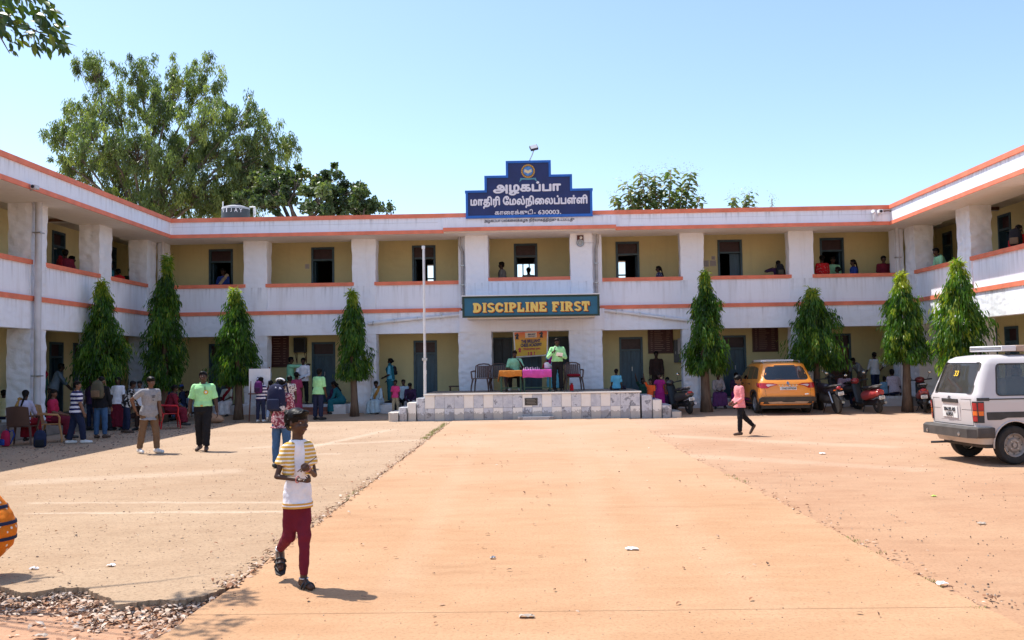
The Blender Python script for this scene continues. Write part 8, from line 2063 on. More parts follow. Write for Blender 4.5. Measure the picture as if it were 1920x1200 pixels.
wp_ = MB(); wp_.tube([(0.02, 0.10, 1.06), (-0.20, 0.10, 1.085), (-0.34, 0.115, 1.08)], 0.011, 6); wp_.build('rear_wiper', M_TRIM, car, world=False)
for sx in (-0.35, 0.35):
 hb_ = MB(); hb_.bbox(-0.14, 0.14, 0.62, 0.7, 1.0, 1.36, 0.04, Matrix.Translation((sx, 0, 0))); hb_.build('rear_seat', M_SEAT, car, smooth=40, world=False)
# -- white van seen from its rear corner
nw = on_z(1899, 868)      # foot of the near rear wheel
fw_d = Vector((1.0, 0.10, 0)).normalized()
ang = math.atan2(-fw_d.x, fw_d.y)      # heading of the van's own +Y
rgt = Vector((fw_d.y, -fw_d.x, 0))
VW = 0.685
org = Vector((nw.x, nw.y, -0.02)) - fw_d * 0.62 - rgt * (VW - 0.09)
van = thing('white_van', 'silver white minivan with black waist stripe and number 33 on its rear window', 'van', tuple(org), ang)
van.scale = (1, 1, 1.055)
lv = [(0.30, 0.10, 3.2, VW - 0.05, 0.10, 0.2, 0.02), (0.42, 0.05, 3.28, VW - 0.01, 0.10, 0.25, 0.025), (0.62, 0.035, 3.30, VW, 0.10, 0.25, 0.03), (0.80, 0.03, 3.30, VW, 0.10, 0.25, 0.03), (0.90, 0.02, 3.28, VW, 0.10, 0.28, 0.03), (0.98, 0.015, 3.22, VW - 0.002, 0.10, 0.28, 0.03), (1.05, 0.05, 3.16, VW - 0.02, 0.11, 0.28, 0.03), (1.2, 0.10, 3.02, VW - 0.05, 0.12, 0.28, 0.03), (1.35, 0.16, 2.84, VW - 0.085, 0.13, 0.28, 0.03), (1.47, 0.205, 2.7, VW - 0.115, 0.14, 0.28, 0.03), (1.545, 0.24, 2.6, VW - 0.15, 0.15, 0.28, 0.025), (1.59, 0.32, 2.48, VW - 0.22, 0.16, 0.26, 0.02), (1.615, 0.5, 2.3, VW - 0.34, 0.18, 0.24, 0.0), (1.62, 0.7, 2.1, VW - 0.46, 0.18, 0.2, 0.0)]
# window openings are cut right through so the cabin shows behind the glass
inner = MB(); inner.rings([[Vector((x * 0.94, 1.55 + (y - 1.55) * 0.955, z)) for x, y in contour(l[1], l[2], l[3], l[4], l[5], bulge=l[6])] for l in lv[3:] for z in (l[0] if l is not lv[-1] else l[0] - 0.05,) if l[0] < 1.6])
inner_o = inner.build('cut', mat('van_lining', (0.5, 0.48, 0.45), 0.7), None, world=False)
def slot(poly, axis, sgn):
 mb = MB()
 if axis == 'y': mb.prism([(x, -0.3, z) for x, z in poly], (0, 0.75, 0))
 else: mb.prism([(sgn * (VW - 0.3), y, z) for y, z in poly], (sgn * 0.5, 0, 0))
 return mb.build('cut', M_BLACK, None, world=False)
def rpoly(poly, r):
 q = []
 for i in range(len(poly)):
  p0, p1, p2 = Vector(poly[i - 1]), Vector(poly[i]), Vector(poly[(i + 1) % len(poly)])
  a = p1 + (p0 - p1).normalized() * r; b = p1 + (p2 - p1).normalized() * r
  for t in (0, .33, .67, 1): q.append(tuple(a * (1 - t) ** 2 + p1 * 2 * t * (1 - t) + b * t * t))
 return q
RW = rpoly([(-0.52, 1.04), (0.52, 1.04), (0.49, 1.50), (-0.49, 1.50)], 0.06)
SW1 = rpoly([(0.36, 1.02), (1.36, 1.02), (1.34, 1.475), (0.44, 1.475)], 0.07)
SW2 = rpoly([(1.44, 1.02), (2.12, 1.02), (2.10, 1.475), (1.44, 1.475)], 0.07)
SW3 = rpoly([(2.2, 1.02), (2.95, 1.02), (2.66, 1.47), (2.2, 1.475)], 0.06)
cuts = [inner_o, slot(RW, 'y', 1)] + [slot(p, 'x', s_) for p in (SW1, SW2, SW3) for s_ in (-1, 1)]
full = MB(); full.rings([[Vector((x, y, l[0])) for x, y in contour(l[1], l[2], l[3], l[4], l[5], bulge=l[6])] for l in lv])
bvf = BVHTree.FromPolygons([Vector(v) for v in full.v], full.f)
shell, _ = car_shell(lv, [(0.62, 0.29, 0.345, VW), (2.55, 0.29, 0.335, VW)], M_VANW, M_BLACK, 'body', van, cuts)
MB().box(-VW + 0.1, VW - 0.1, 0.2, 3.1, 0.24, 0.33).build('underbody', M_TRIMD, van, world=False)
MB().tube([(-VW + 0.1, 0.62, 0.29), (VW - 0.1, 0.62, 0.29)], 0.05, 8).build('rear_axle', M_BLACK, van, world=False)
for sx, sd in ((VW - 0.085, 1), (-VW + 0.085, -1)):
 for y in (0.62, 2.55): wheel(van, sx, y, 0.285, 0.16, sd, 'steel')
rwg = panel(bvf, RW, 'y', 1, 'rear_window', M_VGLASS, van, off=-0.012, thick=0.006)
for s_ in (-1, 1):
 for P_ in (SW1, SW2, SW3): panel(bvf, P_, 'x', s_, 'side_window', M_VGLASS, van, off=-0.012, thick=0.006)
def ringpanel(poly, grow, axis, sgn, name, m, off=0.006, thick=0.03):
 c = Vector((sum(p[0] for p in poly) / len(poly), sum(p[1] for p in poly) / len(poly)))
 big = [tuple(c + (Vector(p) - c) + (Vector(p) - c).normalized() * grow) for p in poly]
 mb = MB()
 def hit(p):
  o = Vector((p[0], -2, p[1])) if axis == 'y' else Vector((sgn * 3, p[0], p[1]))
  d = Vector((0, 1, 0)) if axis == 'y' else Vector((-sgn, 0, 0)); h = bvf.ray_cast(o, d)[0]
  return h, d
 vs = []; n = len(poly)
 for P2, o_ in ((poly, off), (big, off), (big, -thick), (poly, -thick)):
  for p in P2: h, d = hit(p); vs.append(h - d * o_)
 fs = []
 for r_ in range(4):
  for i in range(n): j = (i + 1) % n; fs.append((r_ * n + i, r_ * n + j, ((r_ + 1) % 4) * n + j, ((r_ + 1) % 4) * n + i))
 mb.add(vs, fs); return mb.build(name, m, van, smooth=40, world=False)
ringpanel(RW, 0.022, 'y', 1, 'window_rubber', M_TRIMD)
for s_ in (-1, 1):
 for P_ in (SW1, SW2, SW3): ringpanel(P_, 0.026, 'x', s_, 'window_rubber', M_TRIM)
 lt = panel(bvf, [(s_ * 0.575, 0.93), (s_ * 0.662, 0.93), (s_ * 0.662, 0.62), (s_ * 0.575, 0.62)], 'y', 1, 'tail_light', M_TRIM, van, off=0.012, thick=0.02)
 panel(bvf, [(s_ * 0.585, 0.91), (s_ * 0.65, 0.91), (s_ * 0.65, 0.80), (s_ * 0.585, 0.80)], 'y', 1, 'tail_lens', M_TAILR, lt, off=0.024, thick=0.014)
 panel(bvf, [(s_ * 0.585, 0.79), (s_ * 0.65, 0.79), (s_ * 0.65, 0.725), (s_ * 0.585, 0.725)], 'y', 1, 'turn_lens', M_TAILO, lt, off=0.024, thick=0.014)
 panel(bvf, [(s_ * 0.585, 0.715), (s_ * 0.65, 0.715), (s_ * 0.65, 0.64), (s_ * 0.585, 0.64)], 'y', 1, 'reverse_lens', M_TAILR, lt, off=0.024, thick=0.014)
 panel(bvf, [(0.04, 0.93), (0.13, 0.93), (0.13, 0.62), (0.06, 0.62)], 'x', s_, 'tail_light_side', M_TRIM, lt, off=0.010, thick=0.02)
 panel(bvf, [(0.05, 0.91), (0.12, 0.91), (0.12, 0.80), (0.055, 0.80)], 'x', s_, 'tail_lens', M_TAILR, lt, off=0.014, thick=0.008)
 panel(bvf, [(0.055, 0.79), (0.12, 0.79), (0.12, 0.725), (0.06, 0.725)], 'x', s_, 'turn_lens', M_TAILO, lt, off=0.014, thick=0.008)
 panel(bvf, [(0.06, 0.955), (3.1, 0.955), (3.1, 0.972), (0.06, 0.972)], 'x', s_, 'waist_moulding', M_TRIM, van, off=0.008, thick=0.012)
 panel(bvf, [(0.04, 0.94), (0.22, 0.94), (0.22, 0.985), (0.04, 0.985)], 'x', s_, 'waist_corner', M_TRIM, van, off=0.010, thick=0.012)
 panel(bvf, rpoly([(0.18, 0.66), (0.40, 0.66), (0.50, 0.69), (1.15, 0.69), (1.35, 0.66), (3.0, 0.66), (3.0, 0.775), (0.17, 0.775)], 0.015), 'x', s_, 'side_stripe', M_TRIM, van, off=0.006, thick=0.01)
 ar_ = MB(); ar_.tube([(s_ * (VW + 0.004), 0.62 + 0.352 * math.cos(a), 0.29 + 0.352 * math.sin(a)) for a in [math.pi * (-0.04 + 1.08 * k / 20) for k in range(21)]], 0.013, 7); ar_.build('arch_lip', M_VANW, van, smooth=True, world=False)
 panel(bvf, [(1.40, 0.45), (1.406, 0.45), (1.406, 1.5), (1.40, 1.5)], 'x', s_, 'door_gap', M_BLACK, van, off=0.002, thick=0.003)
cp_ = MB(); cp_.lathe([(0.004, 0.0), (0.03, 0.0), (0.045, -0.004), (0.048, -0.02)], 18, Matrix.Translation((VW + 0.006, 0.17, 0.50)) @ Matrix.Rotation(R(90), 4, 'Y')); fc = cp_.build('fuel_cap', M_STEEL, van, smooth=30, world=False)
cp_ = MB(); cp_.lathe([(0.05, -0.012), (0.062, 0.002), (0.066, -0.012)], 18, Matrix.Translation((VW - 0.002, 0.17, 0.50)) @ Matrix.Rotation(R(90), 4, 'Y')); cp_.build('cap_ring', M_TRIM, fc, smooth=30, world=False)
cp_ = MB(); cp_.lathe([(0.001, 0.003), (0.01, 0.003), (0.01, -0.002)], 10, Matrix.Translation((VW + 0.008, 0.17, 0.50)) @ Matrix.Rotation(R(90), 4, 'Y')); cp_.build('key_hole', M_BLACK, fc, world=False)
# tailgate details
panel(bvf, [(-0.22, 0.90), (0.22, 0.90), (0.22, 0.955), (-0.22, 0.955)], 'y', 1, 'plate_lamp', M_TRIM, van, off=0.02, thick=0.02, step=1)
panel(bvf, [(-0.30, 0.64), (0.26, 0.64), (0.26, 0.895), (-0.30, 0.895)], 'y', 1, 'plate_recess', M_VANW, van, off=0.004, thick=0.006, step=1)
vp = panel(bvf, [(-0.22, 0.68), (0.20, 0.67), (0.20, 0.84), (-0.22, 0.85)], 'y', 1, 'number_plate', M_PLATE, van, off=0.018, thick=0.01, step=1)
lettering('plate_text', 'TN-55 AS', M_INK, (-0.17, -0.022, 0.77), EX, EZ, 0.32, 0.055, 0.02, 0.006, vp, world=False)
lettering('plate_text', '6351', M_INK, (-0.10, -0.022, 0.695), EX, EZ, 0.18, 0.055, 0.02, 0.006, vp, world=False)
for z_ in (0.955, 0.80): panel(bvf, [(-0.55, z_), (-0.32, z_), (-0.32, z_ + 0.006), (-0.55, z_ + 0.006)], 'y', 1, 'crease', M_TRIMD, van, off=0.002, thick=0.003); panel(bvf, [(0.30, z_), (0.55, z_), (0.55, z_ + 0.006), (0.30, z_ + 0.006)], 'y', 1, 'crease', M_TRIMD, van, off=0.002, thick=0.003)
panel(bvf, [(-0.56, 0.572), (0.56, 0.572), (0.56, 0.58), (-0.56, 0.58)], 'y', 1, 'tailgate_gap', M_TRIM, van, off=0.002, thick=0.003)
for s_ in (-1, 1): panel(bvf, [(s_ * 0.556, 0.58), (s_ * 0.564, 0.58), (s_ * 0.475, 1.5), (s_ * 0.467, 1.5)], 'y', 1, 'tailgate_gap', M_TRIMD, van, off=0.002, thick=0.003)
panel(bvf, [(-0.04, 0.96), (0.04, 0.96), (0.03, 1.0), (-0.03, 1.0)], 'y', 1, 'tailgate_handle', M_CHROME, van, off=0.02, thick=0.02, step=1)
h_ = bvf.ray_cast(Vector((-0.02, -2, 1.30)), Vector((0, 1, 0)))[0]
sl_ = (bvf.ray_cast(Vector((-0.02, -2, 1.42)), Vector((0, 1, 0)))[0] - bvf.ray_cast(Vector((-0.02, -2, 1.26)), Vector((0, 1, 0)))[0]).normalized()
lettering('window_number', '33', mat('sticker_yellow', (0.85, 0.55, 0.03), 0.5), h_ + Vector((-0.03, -0.012, 0.0)), EX, sl_, 0.11, 0.085, 0.03, 0.001, van, world=False)
bmp = MB(); rg = []
for k in range(15):
 t = k / 14; x = -0.74 + 1.48 * t
 e = 1 - (2 * t - 1) ** 8; y = -0.13 - 0.0 * e + (0.10 if abs(x) > 0.66 else 0) + (0.0)
 rg.append([Vector((x, y, 0.40)), Vector((x, y, 0.53)), Vector((x, y + 0.03, 0.555)), Vector((x, 0.10, 0.555)), Vector((x, 0.10, 0.40))])
bmp.rings(rg); bo_ = bmp.build('rear_bumper', M_TRIMD, van, smooth=30, world=False)
for s_ in (-1, 1):
 wr_ = MB(); wr_.bbox(-0.04, 0.03, -0.03, 0.26, 0.40, 0.555, 0.02, Matrix.Translation((s_ * 0.735, 0, 0))); wr_.build('bumper_end', M_TRIMD, bo_, smooth=30, world=False)
for x in (-0.5, 0.42):
 c_ = MB(); c_.lathe([(0.028, 0), (0.03, 0.008), (0.004, 0.012)], 12, Matrix.Translation((x, -0.13, 0.45)) @ Matrix.Rotation(R(90), 4, 'X')); c_.build('bumper_bolt', M_STEEL, bo_, smooth=30, world=False)
MB().tube([(-0.05, 0.2, 0.30), (-0.32, -0.18, 0.27)], 0.018, 7).build('exhaust_pipe', M_BLACK, van, world=False)
# seats inside
for (sx, sy, w) in ((0.0, 0.55, 0.56), (0.0, 1.35, 0.56), (-0.32, 2.15, 0.24), (0.32, 2.15, 0.24)):
 s_ = MB(); s_.bbox(sx - w, sx + w, sy - 0.06, sy + 0.06, 0.75, 1.27, 0.04); st_o = s_.build('seat_back', M_SEAT, van, smooth=40, world=False)
 for hx in ((-0.32, 0.32) if w > 0.3 else (0.0,)): s_ = MB(); s_.bbox(sx + hx - 0.11, sx + hx + 0.11, sy - 0.04, sy + 0.04, 1.285, 1.40, 0.03); s_.build('headrest', M_SEAT, st_o, smooth=40, world=False)
# roof rack with a pale cover
rk = MB(); rk.bbox(-0.44, 0.44, 0.62, 0.86, 1.665, 1.75, 0.012); rk_o = rk.build('roof_carrier', M_PVCW, van, smooth=30, world=False)
rk = MB(); rk.bbox(-0.44, 0.44, 0.864, 2.1, 1.66, 1.755, 0.014); rk.build('carrier_tray', M_SKID, rk_o, smooth=30, world=False)
for sx in (-0.38, 0.38):
 for sy in (0.75, 1.9): f_ = MB(); f_.box(sx - 0.03, sx + 0.03, sy - 0.02, sy + 0.02, 1.605, 1.664); f_.build('carrier_foot', M_BLACK, rk_o, world=False)
for z_ in (1.695, 1.722): f_ = MB(); f_.box(-0.42, 0.42, 0.612, 0.6195, z_, z_ + 0.008); f_.build('carrier_groove', M_TRIM, rk_o, world=False)
# -- scooters and motorcycle
def rcap(mb, p0, p1, r0, r1, e=1.0, ax=None, n=12): cap(mb, p0, p1, r0, r1, n, e=e, ax=ax)
def scooter(label, loc, head, col, panel_m, lean=-9, box=False):
 """step-through scooter on its side stand; +Y is forward"""
 t = thing('scooter', label, 'scooter', loc, R(head), group='two wheelers parked along the veranda')
 LM = Matrix.Rotation(R(lean), 4, 'Y')
 def B(mb, name, m, sm=40, vox=None):
  mb.v = [tuple(LM @ Vector(v)) for v in mb.v]
  o = mb.build(name, m, t, smooth=sm, world=False)
  if vox:
   md = o.modifiers.new('weld', 'REMESH'); md.mode = 'VOXEL'; md.voxel_size = vox; md.use_smooth_shade = True
   s_ = o.modifiers.new('soften', 'SMOOTH'); s_.iterations = 3
  return o
 for y in (0.25, 1.5):
  r = 0.225
  w = MB(); w.lathe([(r * .55, -.045), (r * .92, -.045), (r, -.02), (r, .02), (r * .92, .045), (r * .55, .045)], 24, Matrix.Translation((0, y, r)) @ Matrix.Rotation(R(90), 4, 'Y')); wo = B(w, 'wheel', M_RUBBER)
  w = MB(); w.lathe([(0.01, -.05), (r * .2, -.05), (r * .25, -.02), (r * .58, -.03), (r * .58, .03), (r * .25, .02), (r * .2, .05), (0.01, .05)], 20, Matrix.Translation((0, y, r)) @ Matrix.Rotation(R(90), 4, 'Y')); B(w, 'rim', M_ALLOY)
 b = MB()      # rear body: two side bulges closing to a tail
 rcap(b, (0, 0.85, 0.52), (0, 0.05, 0.66), 0.17, 0.10, 1.0); rcap(b, (0.09, 0.75, 0.50), (0.07, 0.02, 0.62), 0.12, 0.075); rcap(b, (-0.09, 0.75, 0.50), (-0.07, 0.02, 0.62), 0.12, 0.075)
 B(b, 'rear_body', panel_m, True, 0.02)
 b = MB(); rcap(b, (0, 0.95, 0.30), (0, 0.2, 0.32), 0.10, 0.09); b.ell((0.10, 0.28, 0.28), 0.07, 0.16, 0.09); B(b, 'engine', M_BLACK, True, 0.02)
 b = MB(); b.bbox(-0.17, 0.17, 0.85, 1.28, 0.27, 0.33, 0.02); B(b, 'floorboard', col)
 b = MB(); rcap(b, (0, 1.24, 0.32), (0, 1.42, 0.86), 0.19, 0.15, 0.35, Vector((0, 1, 0.2))); rcap(b, (0, 1.38, 0.45), (0, 1.46, 0.80), 0.12, 0.10); B(b, 'front_apron', M_BLACK, True, 0.02)
 b = MB(); rcap(b, (0, 1.38, 0.42), (0, 1.66, 0.36), 0.08, 0.06, 1.2); B(b, 'mudguard', panel_m, True, 0.02)
 b = MB(); rcap(b, (0, 0.80, 0.765), (0, 0.12, 0.80), 0.135, 0.11, 0.42, Vector((0, 0, 1))); B(b, 'seat', mat('scooter_seat', (0.03, 0.028, 0.03), 0.55), True, 0.018)
 b = MB(); b.tube([(-0.12, 0.36, 0.80), (-0.13, 0.10, 0.86), (-0.08, -0.02, 0.87), (0.08, -0.02, 0.87), (0.13, 0.10, 0.86), (0.12, 0.36, 0.80)], 0.016, 8); B(b, 'grab_rail', M_STEEL)
 b = MB(); b.tube([(-0.34, 1.22, 0.98), (-0.2, 1.32, 0.97), (0, 1.38, 0.95), (0.2, 1.32, 0.97), (0.34, 1.22, 0.98)], 0.016, 8); hb2 = B(b, 'handlebar', M_BLACK)
 b = MB(); b.ell((0, 1.42, 0.97), 0.15, 0.11, 0.10); B(b, 'headlamp_cowl', panel_m, True)
 for s_ in (-1, 1):
  b = MB(); b.tube([(s_ * 0.34, 1.22, 0.98), (s_ * 0.24, 1.29, 0.975)], 0.021, 8); B(b, 'grip', M_BLACK)
  b = MB(); b.tube([(s_ * 0.22, 1.32, 0.98), (s_ * 0.27, 1.33, 1.10), (s_ * 0.30, 1.33, 1.16)], 0.006, 5); B(b, 'mirror_stem', M_BLACK)
  b = MB(); b.ell((s_ * 0.31, 1.33, 1.20), 0.062, 0.015, 0.045); B(b, 'mirror', M_CHROME, True)
  b = MB(); b.ell((s_ * 0.10, 0.0, 0.66), 0.035, 0.02, 0.025); B(b, 'indicator', M_TAILO, True)
 b = MB(); b.ell((0, -0.035, 0.70), 0.085, 0.03, 0.04); B(b, 'tail_light', M_TAILR, True)
 b = MB(); rcap(b, (0, -0.0, 0.55), (0, -0.06, 0.36), 0.075, 0.06, 0.3, Vector((0, 1, 0))); B(b, 'rear_fender', M_BLACK, True)
 b = MB(); b.bbox(-0.09, 0.09, -0.095, -0.085, 0.44, 0.54, 0.004); pl = B(b, 'number_plate', M_PLATE)
 for k in range(2):
  b = MB(); b.box(-0.065, 0.065, -0.0975, -0.0955, 0.502 - 0.04 * k, 0.518 - 0.04 * k); B(b, 'plate_text', M_INK)
 b = MB(); b.tube([(0.13, 0.75, 0.25), (0.15, 0.25, 0.27), (0.15, 0.02, 0.32)], [0.025, 0.045, 0.045], 10); B(b, 'exhaust', M_STEEL)
 b = MB(); b.tube([(-0.08, 0.85, 0.27), (-0.22, 0.80, 0.02)], 0.012, 6); B(b, 'side_stand', M_BLACK)
 return t
M_SRED = paint('scooter_red', (0.36, 0.012, 0.022), dirt=0.15); M_SBLK = paint('scooter_black', (0.016, 0.016, 0.022), dirt=0.15); M_SMAR = paint('scooter_maroon', (0.22, 0.010, 0.03), dirt=0.15); M_SBLU = paint('bike_dark_blue', (0.014, 0.016, 0.04), dirt=0.1)
def gp(px, py): return G(px, py)
scooter('black scooter leaning by the stage stairs', gp(1300, 771), 14, M_BLACK, M_SBLK, -10)
scooter('bright red scooter with a chrome grab rail', gp(1656, 768), 8, M_BLACK, M_SRED, -8)
scooter('dark red scooter between the sunny corner tree and the van', gp(1736, 767), -20, M_BLACK, M_SMAR, -4)
p_ = on_y(1612, 760, 29.4); scooter('black scooter hidden behind the bright red scooter', (p_.x, 29.4, gz(29.4)), 14, M_BLACK, M_SBLK, -6)
def motorcycle(label, loc, head, lean=-8):
 t = thing('motorcycle', label, 'motorcycle', loc, R(head), group='two wheelers parked along the veranda')
 LM = Matrix.Rotation(R(lean), 4, 'Y')
 def B(mb, name, m, sm=40, vox=None):
  mb.v = [tuple(LM @ Vector(v)) for v in mb.v]; o = mb.build(name, m, t, smooth=sm, world=False)
  if vox: md = o.modifiers.new('weld', 'REMESH'); md.mode = 'VOXEL'; md.voxel_size = vox; md.use_smooth_shade = True
  return o
 for y in (0.32, 1.62):
  r = 0.30
  w = MB(); w.lathe([(r * .78, -.04), (r * .95, -.045), (r, -.015), (r, .015), (r * .95, .045), (r * .78, .04)], 28, Matrix.Translation((0, y, r)) @ Matrix.Rotation(R(90), 4, 'Y')); B(w, 'wheel', M_RUBBER)
  w = MB(); w.lathe([(r * .74, -.03), (r * .79, -.03), (r * .79, .03), (r * .74, .03)], 28, Matrix.Translation((0, y, r)) @ Matrix.Rotation(R(90), 4, 'Y')); B(w, 'rim', M_ALLOY)
  for k in range(6):
   a = math.pi * 2 * k / 6; w = MB(); w.tube([(0, y + 0.03 * math.cos(a), r + 0.03 * math.sin(a)), (0, y + r * .76 * math.cos(a), r + r * .76 * math.sin(a))], 0.014, 5); B(w, 'spoke', M_ALLOY)
 b = MB(); rcap(b, (0, 1.25, 0.80), (0, 0.85, 0.80), 0.14, 0.12); rcap(b, (0, 1.3, 0.72), (0, 0.9, 0.70), 0.10, 0.09); B(b, 'fuel_tank', M_SBLU, True, 0.02)
 b = MB(); rcap(b, (0, 0.85, 0.80), (0, 0.10, 0.86), 0.12, 0.09, 0.45, Vector((0, 0, 1))); B(b, 'seat', MATS['scooter_seat'], True, 0.018)
 b = MB(); rcap(b, (0, 0.75, 0.68), (0, 0.02, 0.80), 0.10, 0.06); B(b, 'tail_cowl', M_SBLU, True, 0.02)
 b = MB(); rcap(b, (0, 1.15, 0.45), (0, 0.80, 0.42), 0.16, 0.14); rcap(b, (0, 1.2, 0.6), (0, 1.1, 0.4), 0.10, 0.09); B(b, 'engine', M_TRIMD, True, 0.025)
 for s_ in (-1, 1):
  b = MB(); b.tube([(s_ * 0.09, 0.32, 0.30), (s_ * 0.09, 0.85, 0.40)], 0.022, 7); B(b, 'swing_arm', M_BLACK)
  b = MB(); b.tube([(s_ * 0.10, 0.34, 0.34), (s_ * 0.10, 0.50, 0.68)], 0.03, 8); B(b, 'shock_absorber', M_STEEL)
  b = MB(); b.tube([(s_ * 0.08, 1.62, 0.30), (s_ * 0.08, 1.40, 0.98)], 0.022, 7); B(b, 'fork', M_STEEL)
  b = MB(); b.tube([(s_ * 0.22, 1.32, 1.04), (s_ * 0.28, 1.30, 1.16)], 0.006, 5); B(b, 'mirror_stem', M_BLACK)
  b = MB(); b.ell((s_ * 0.29, 1.30, 1.20), 0.06, 0.015, 0.045); B(b, 'mirror', M_CHROME, True)
  b = MB(); b.tube([(s_ * 0.05, 0.06, 0.74), (s_ * 0.14, 0.04, 0.74)], 0.018, 7); B(b, 'indicator', M_TAILO)
 b = MB(); b.tube([(-0.36, 1.22, 1.0), (-0.15, 1.36, 1.03), (0.15, 1.36, 1.03), (0.36, 1.22, 1.0)], 0.015, 7); B(b, 'handlebar', M_BLACK)
 b = MB(); b.ell((0, 1.50, 0.93), 0.11, 0.10, 0.12); B(b, 'headlamp', M_BLACK, True)
 b = MB(); b.tube([(-0.11, 0.30, 0.86), (-0.11, 0.02, 0.90), (0.11, 0.02, 0.90), (0.11, 0.30, 0.86)], 0.016, 7); B(b, 'grab_rail', M_STEEL)
 b = MB(); b.ell((0, -0.02, 0.80), 0.075, 0.04, 0.045); B(b, 'tail_light', M_TAILR, True)
 b = MB(); rcap(b, (0, 0.04, 0.72), (0, -0.12, 0.46), 0.07, 0.06, 0.3, Vector((0, 1, 0))); B(b, 'rear_fender', M_BLACK, True)
 b = MB(); b.bbox(-0.09, 0.09, -0.125, -0.115, 0.58, 0.68, 0.004); B(b, 'number_plate', M_PLATE)
 for k in range(2): b = MB(); b.box(-0.065, 0.065, -0.1275, -0.1255, 0.642 - 0.04 * k, 0.658 - 0.04 * k); B(b, 'plate_text', M_INK)
 b = MB(); b.tube([(0.12, 1.1, 0.30), (0.14, 0.6, 0.28), (0.15, 0.15, 0.34)], [0.025, 0.045, 0.05], 10); B(b, 'exhaust', M_CHROME)
 b = MB(); b.tube([(-0.08, 0.85, 0.30), (-0.25, 0.80, 0.03)], 0.012, 6); B(b, 'side_stand', M_BLACK)
 return t
motorcycle('dark blue motorcycle next to the orange car', gp(1580, 770), 6)
# == LITTER, PEBBLES, GRASS, SCRAPS
def tone_mat(name, stops, rough=0.9):
 m = bpy.data.materials.new(name); MATS[name] = m
 n, l, p = nodes_of(m); at = n.new('ShaderNodeAttribute'); at.attribute_name = 'tone'
 l.new(ramp(n, l, at.outputs['Fac'], stops), p.inputs['Base Color']); p.inputs['Roughness'].default_value = rough
 return m
M_DRYLEAF = tone_mat('dry_leaves', [(0.0, (0.10, 0.05, 0.03)), (0.3, (0.26, 0.11, 0.05)), (0.6, (0.40, 0.24, 0.15)), (1.0, (0.58, 0.45, 0.35))])
M_PEBBLE = tone_mat('pebbles', [(0.0, (0.12, 0.08, 0.06)), (0.5, (0.24, 0.16, 0.11)), (1.0, (0.44, 0.34, 0.26))])
M_GRASS = tone_mat('dry_grass', [(0.0, (0.12, 0.15, 0.03)), (0.6, (0.26, 0.28, 0.07)), (1.0, (0.45, 0.38, 0.18))])
r_ = random.Random(99)
LF = Leaves()
def fallen(p, size, tone, z):
 a = r_.uniform(0, 6.28); d = Vector((math.cos(a), math.sin(a), r_.uniform(-0.1, 0.35))).normalized(); sd = Vector((-math.sin(a), math.cos(a), r_.uniform(-0.5, 0.5))).normalized()
 q = Vector((p[0], p[1], z + abs(d.z) * 0.0 + 0.006 + 0.3 * size * abs(sd.z)))
 b = len(LF.v); L, W = size, size * r_.uniform(0.3, 0.6); cu = r_.uniform(0.0, 0.3) * size
 LF.v += [q, q + d * L * .3 + sd * W * .5 + Vector((0, 0, cu)), q + d * L * .3 - sd * W * .5 + Vector((0, 0, cu)), q + d * L * .7 + sd * W * .45 + Vector((0, 0, cu)), q + d * L * .7 - sd * W * .45 + Vector((0, 0, cu)), q + d * L]
 LF.f += [(b, b + 1, b + 2), (b + 1, b + 3, b + 4, b + 2), (b + 3, b + 5, b + 4)]; LF.t += [tone] * 3
ed = [Vector((p[0], p[1])) for p in edge]
for k in range(3000):        # drift under the broken edge and along the path
 e = r_.choice(ed); off = abs(r_.gauss(0, 0.20)) + 0.01
 x, y = e.x + r_.gauss(0, 0.05), e.y - off
 if y < 5.2 or x > x_at(PL, y) - 0.02: continue
 fallen((x, y), r_.uniform(0.02, 0.07), min(1, max(0, r_.gauss(0.72, 0.28))), -0.10 + 0.05 * max(0, 1 - off / 0.35) * r_.random())
for k in range(420):
 y = r_.uniform(5.2, 6.9); x = x_at(PL, y) - 0.03 - abs(r_.gauss(0, 0.16))
 fallen((x, y), r_.uniform(0.03, 0.08), min(1, max(0, r_.gauss(0.65, 0.3))), -0.10 + 0.03 * r_.random())
for k in range(900):
 y = 6.9 + 17 * r_.random() ** 1.6; x = x_at(PL, y) - abs(r_.gauss(0, 0.07 + 0.05 * r_.random())) + 0.03
 if y > 6.9: fallen((x, y), r_.uniform(0.02, 0.065) , min(1, max(0, r_.gauss(0.5, 0.33))), -0.008)
for k in range(240):
 y = 6.2 + 16 * r_.random() ** 1.5; x = x_at(PR, y) + abs(r_.gauss(0, 0.12)) - 0.02
 fallen((x, y), r_.uniform(0.02, 0.06), min(1, max(0, r_.gauss(0.4, 0.3))), -0.015)
def rx_on_path(y): return r_.uniform(x_at(PL, y) + 0.1, x_at(PR, y) - 0.1)
for k in range(230):
 y = 5.8 + 17 * r_.random() ** 1.1; fallen((rx_on_path(y), y), r_.uniform(0.015, 0.055), min(1, max(0, r_.gauss(0.3, 0.3))), 0.0)
for k in range(260):
 y = 5.8 + 17 * r_.random(); x = x_at(PR, y) + 7 * r_.random() ** 1.2; fallen((x, y), r_.uniform(0.015, 0.05), min(1, max(0, r_.gauss(0.35, 0.33))), -0.008)
for k in range(520):
 y = 7.4 + 17 * r_.random() ** 1.3; x = x_at(PL, y) - 8 * r_.random(); fallen((x, y), r_.uniform(0.015, 0.055), min(1, max(0, r_.gauss(0.45, 0.35))), -0.01)
for k in range(150):
 y = r_.uniform(5.0, 6.4); x = x_at(PL, y) - 3.2 * r_.random() ** 0.8; fallen((x, y), r_.uniform(0.03, 0.08), min(1, max(0, r_.gauss(0.6, 0.3))), -0.098)
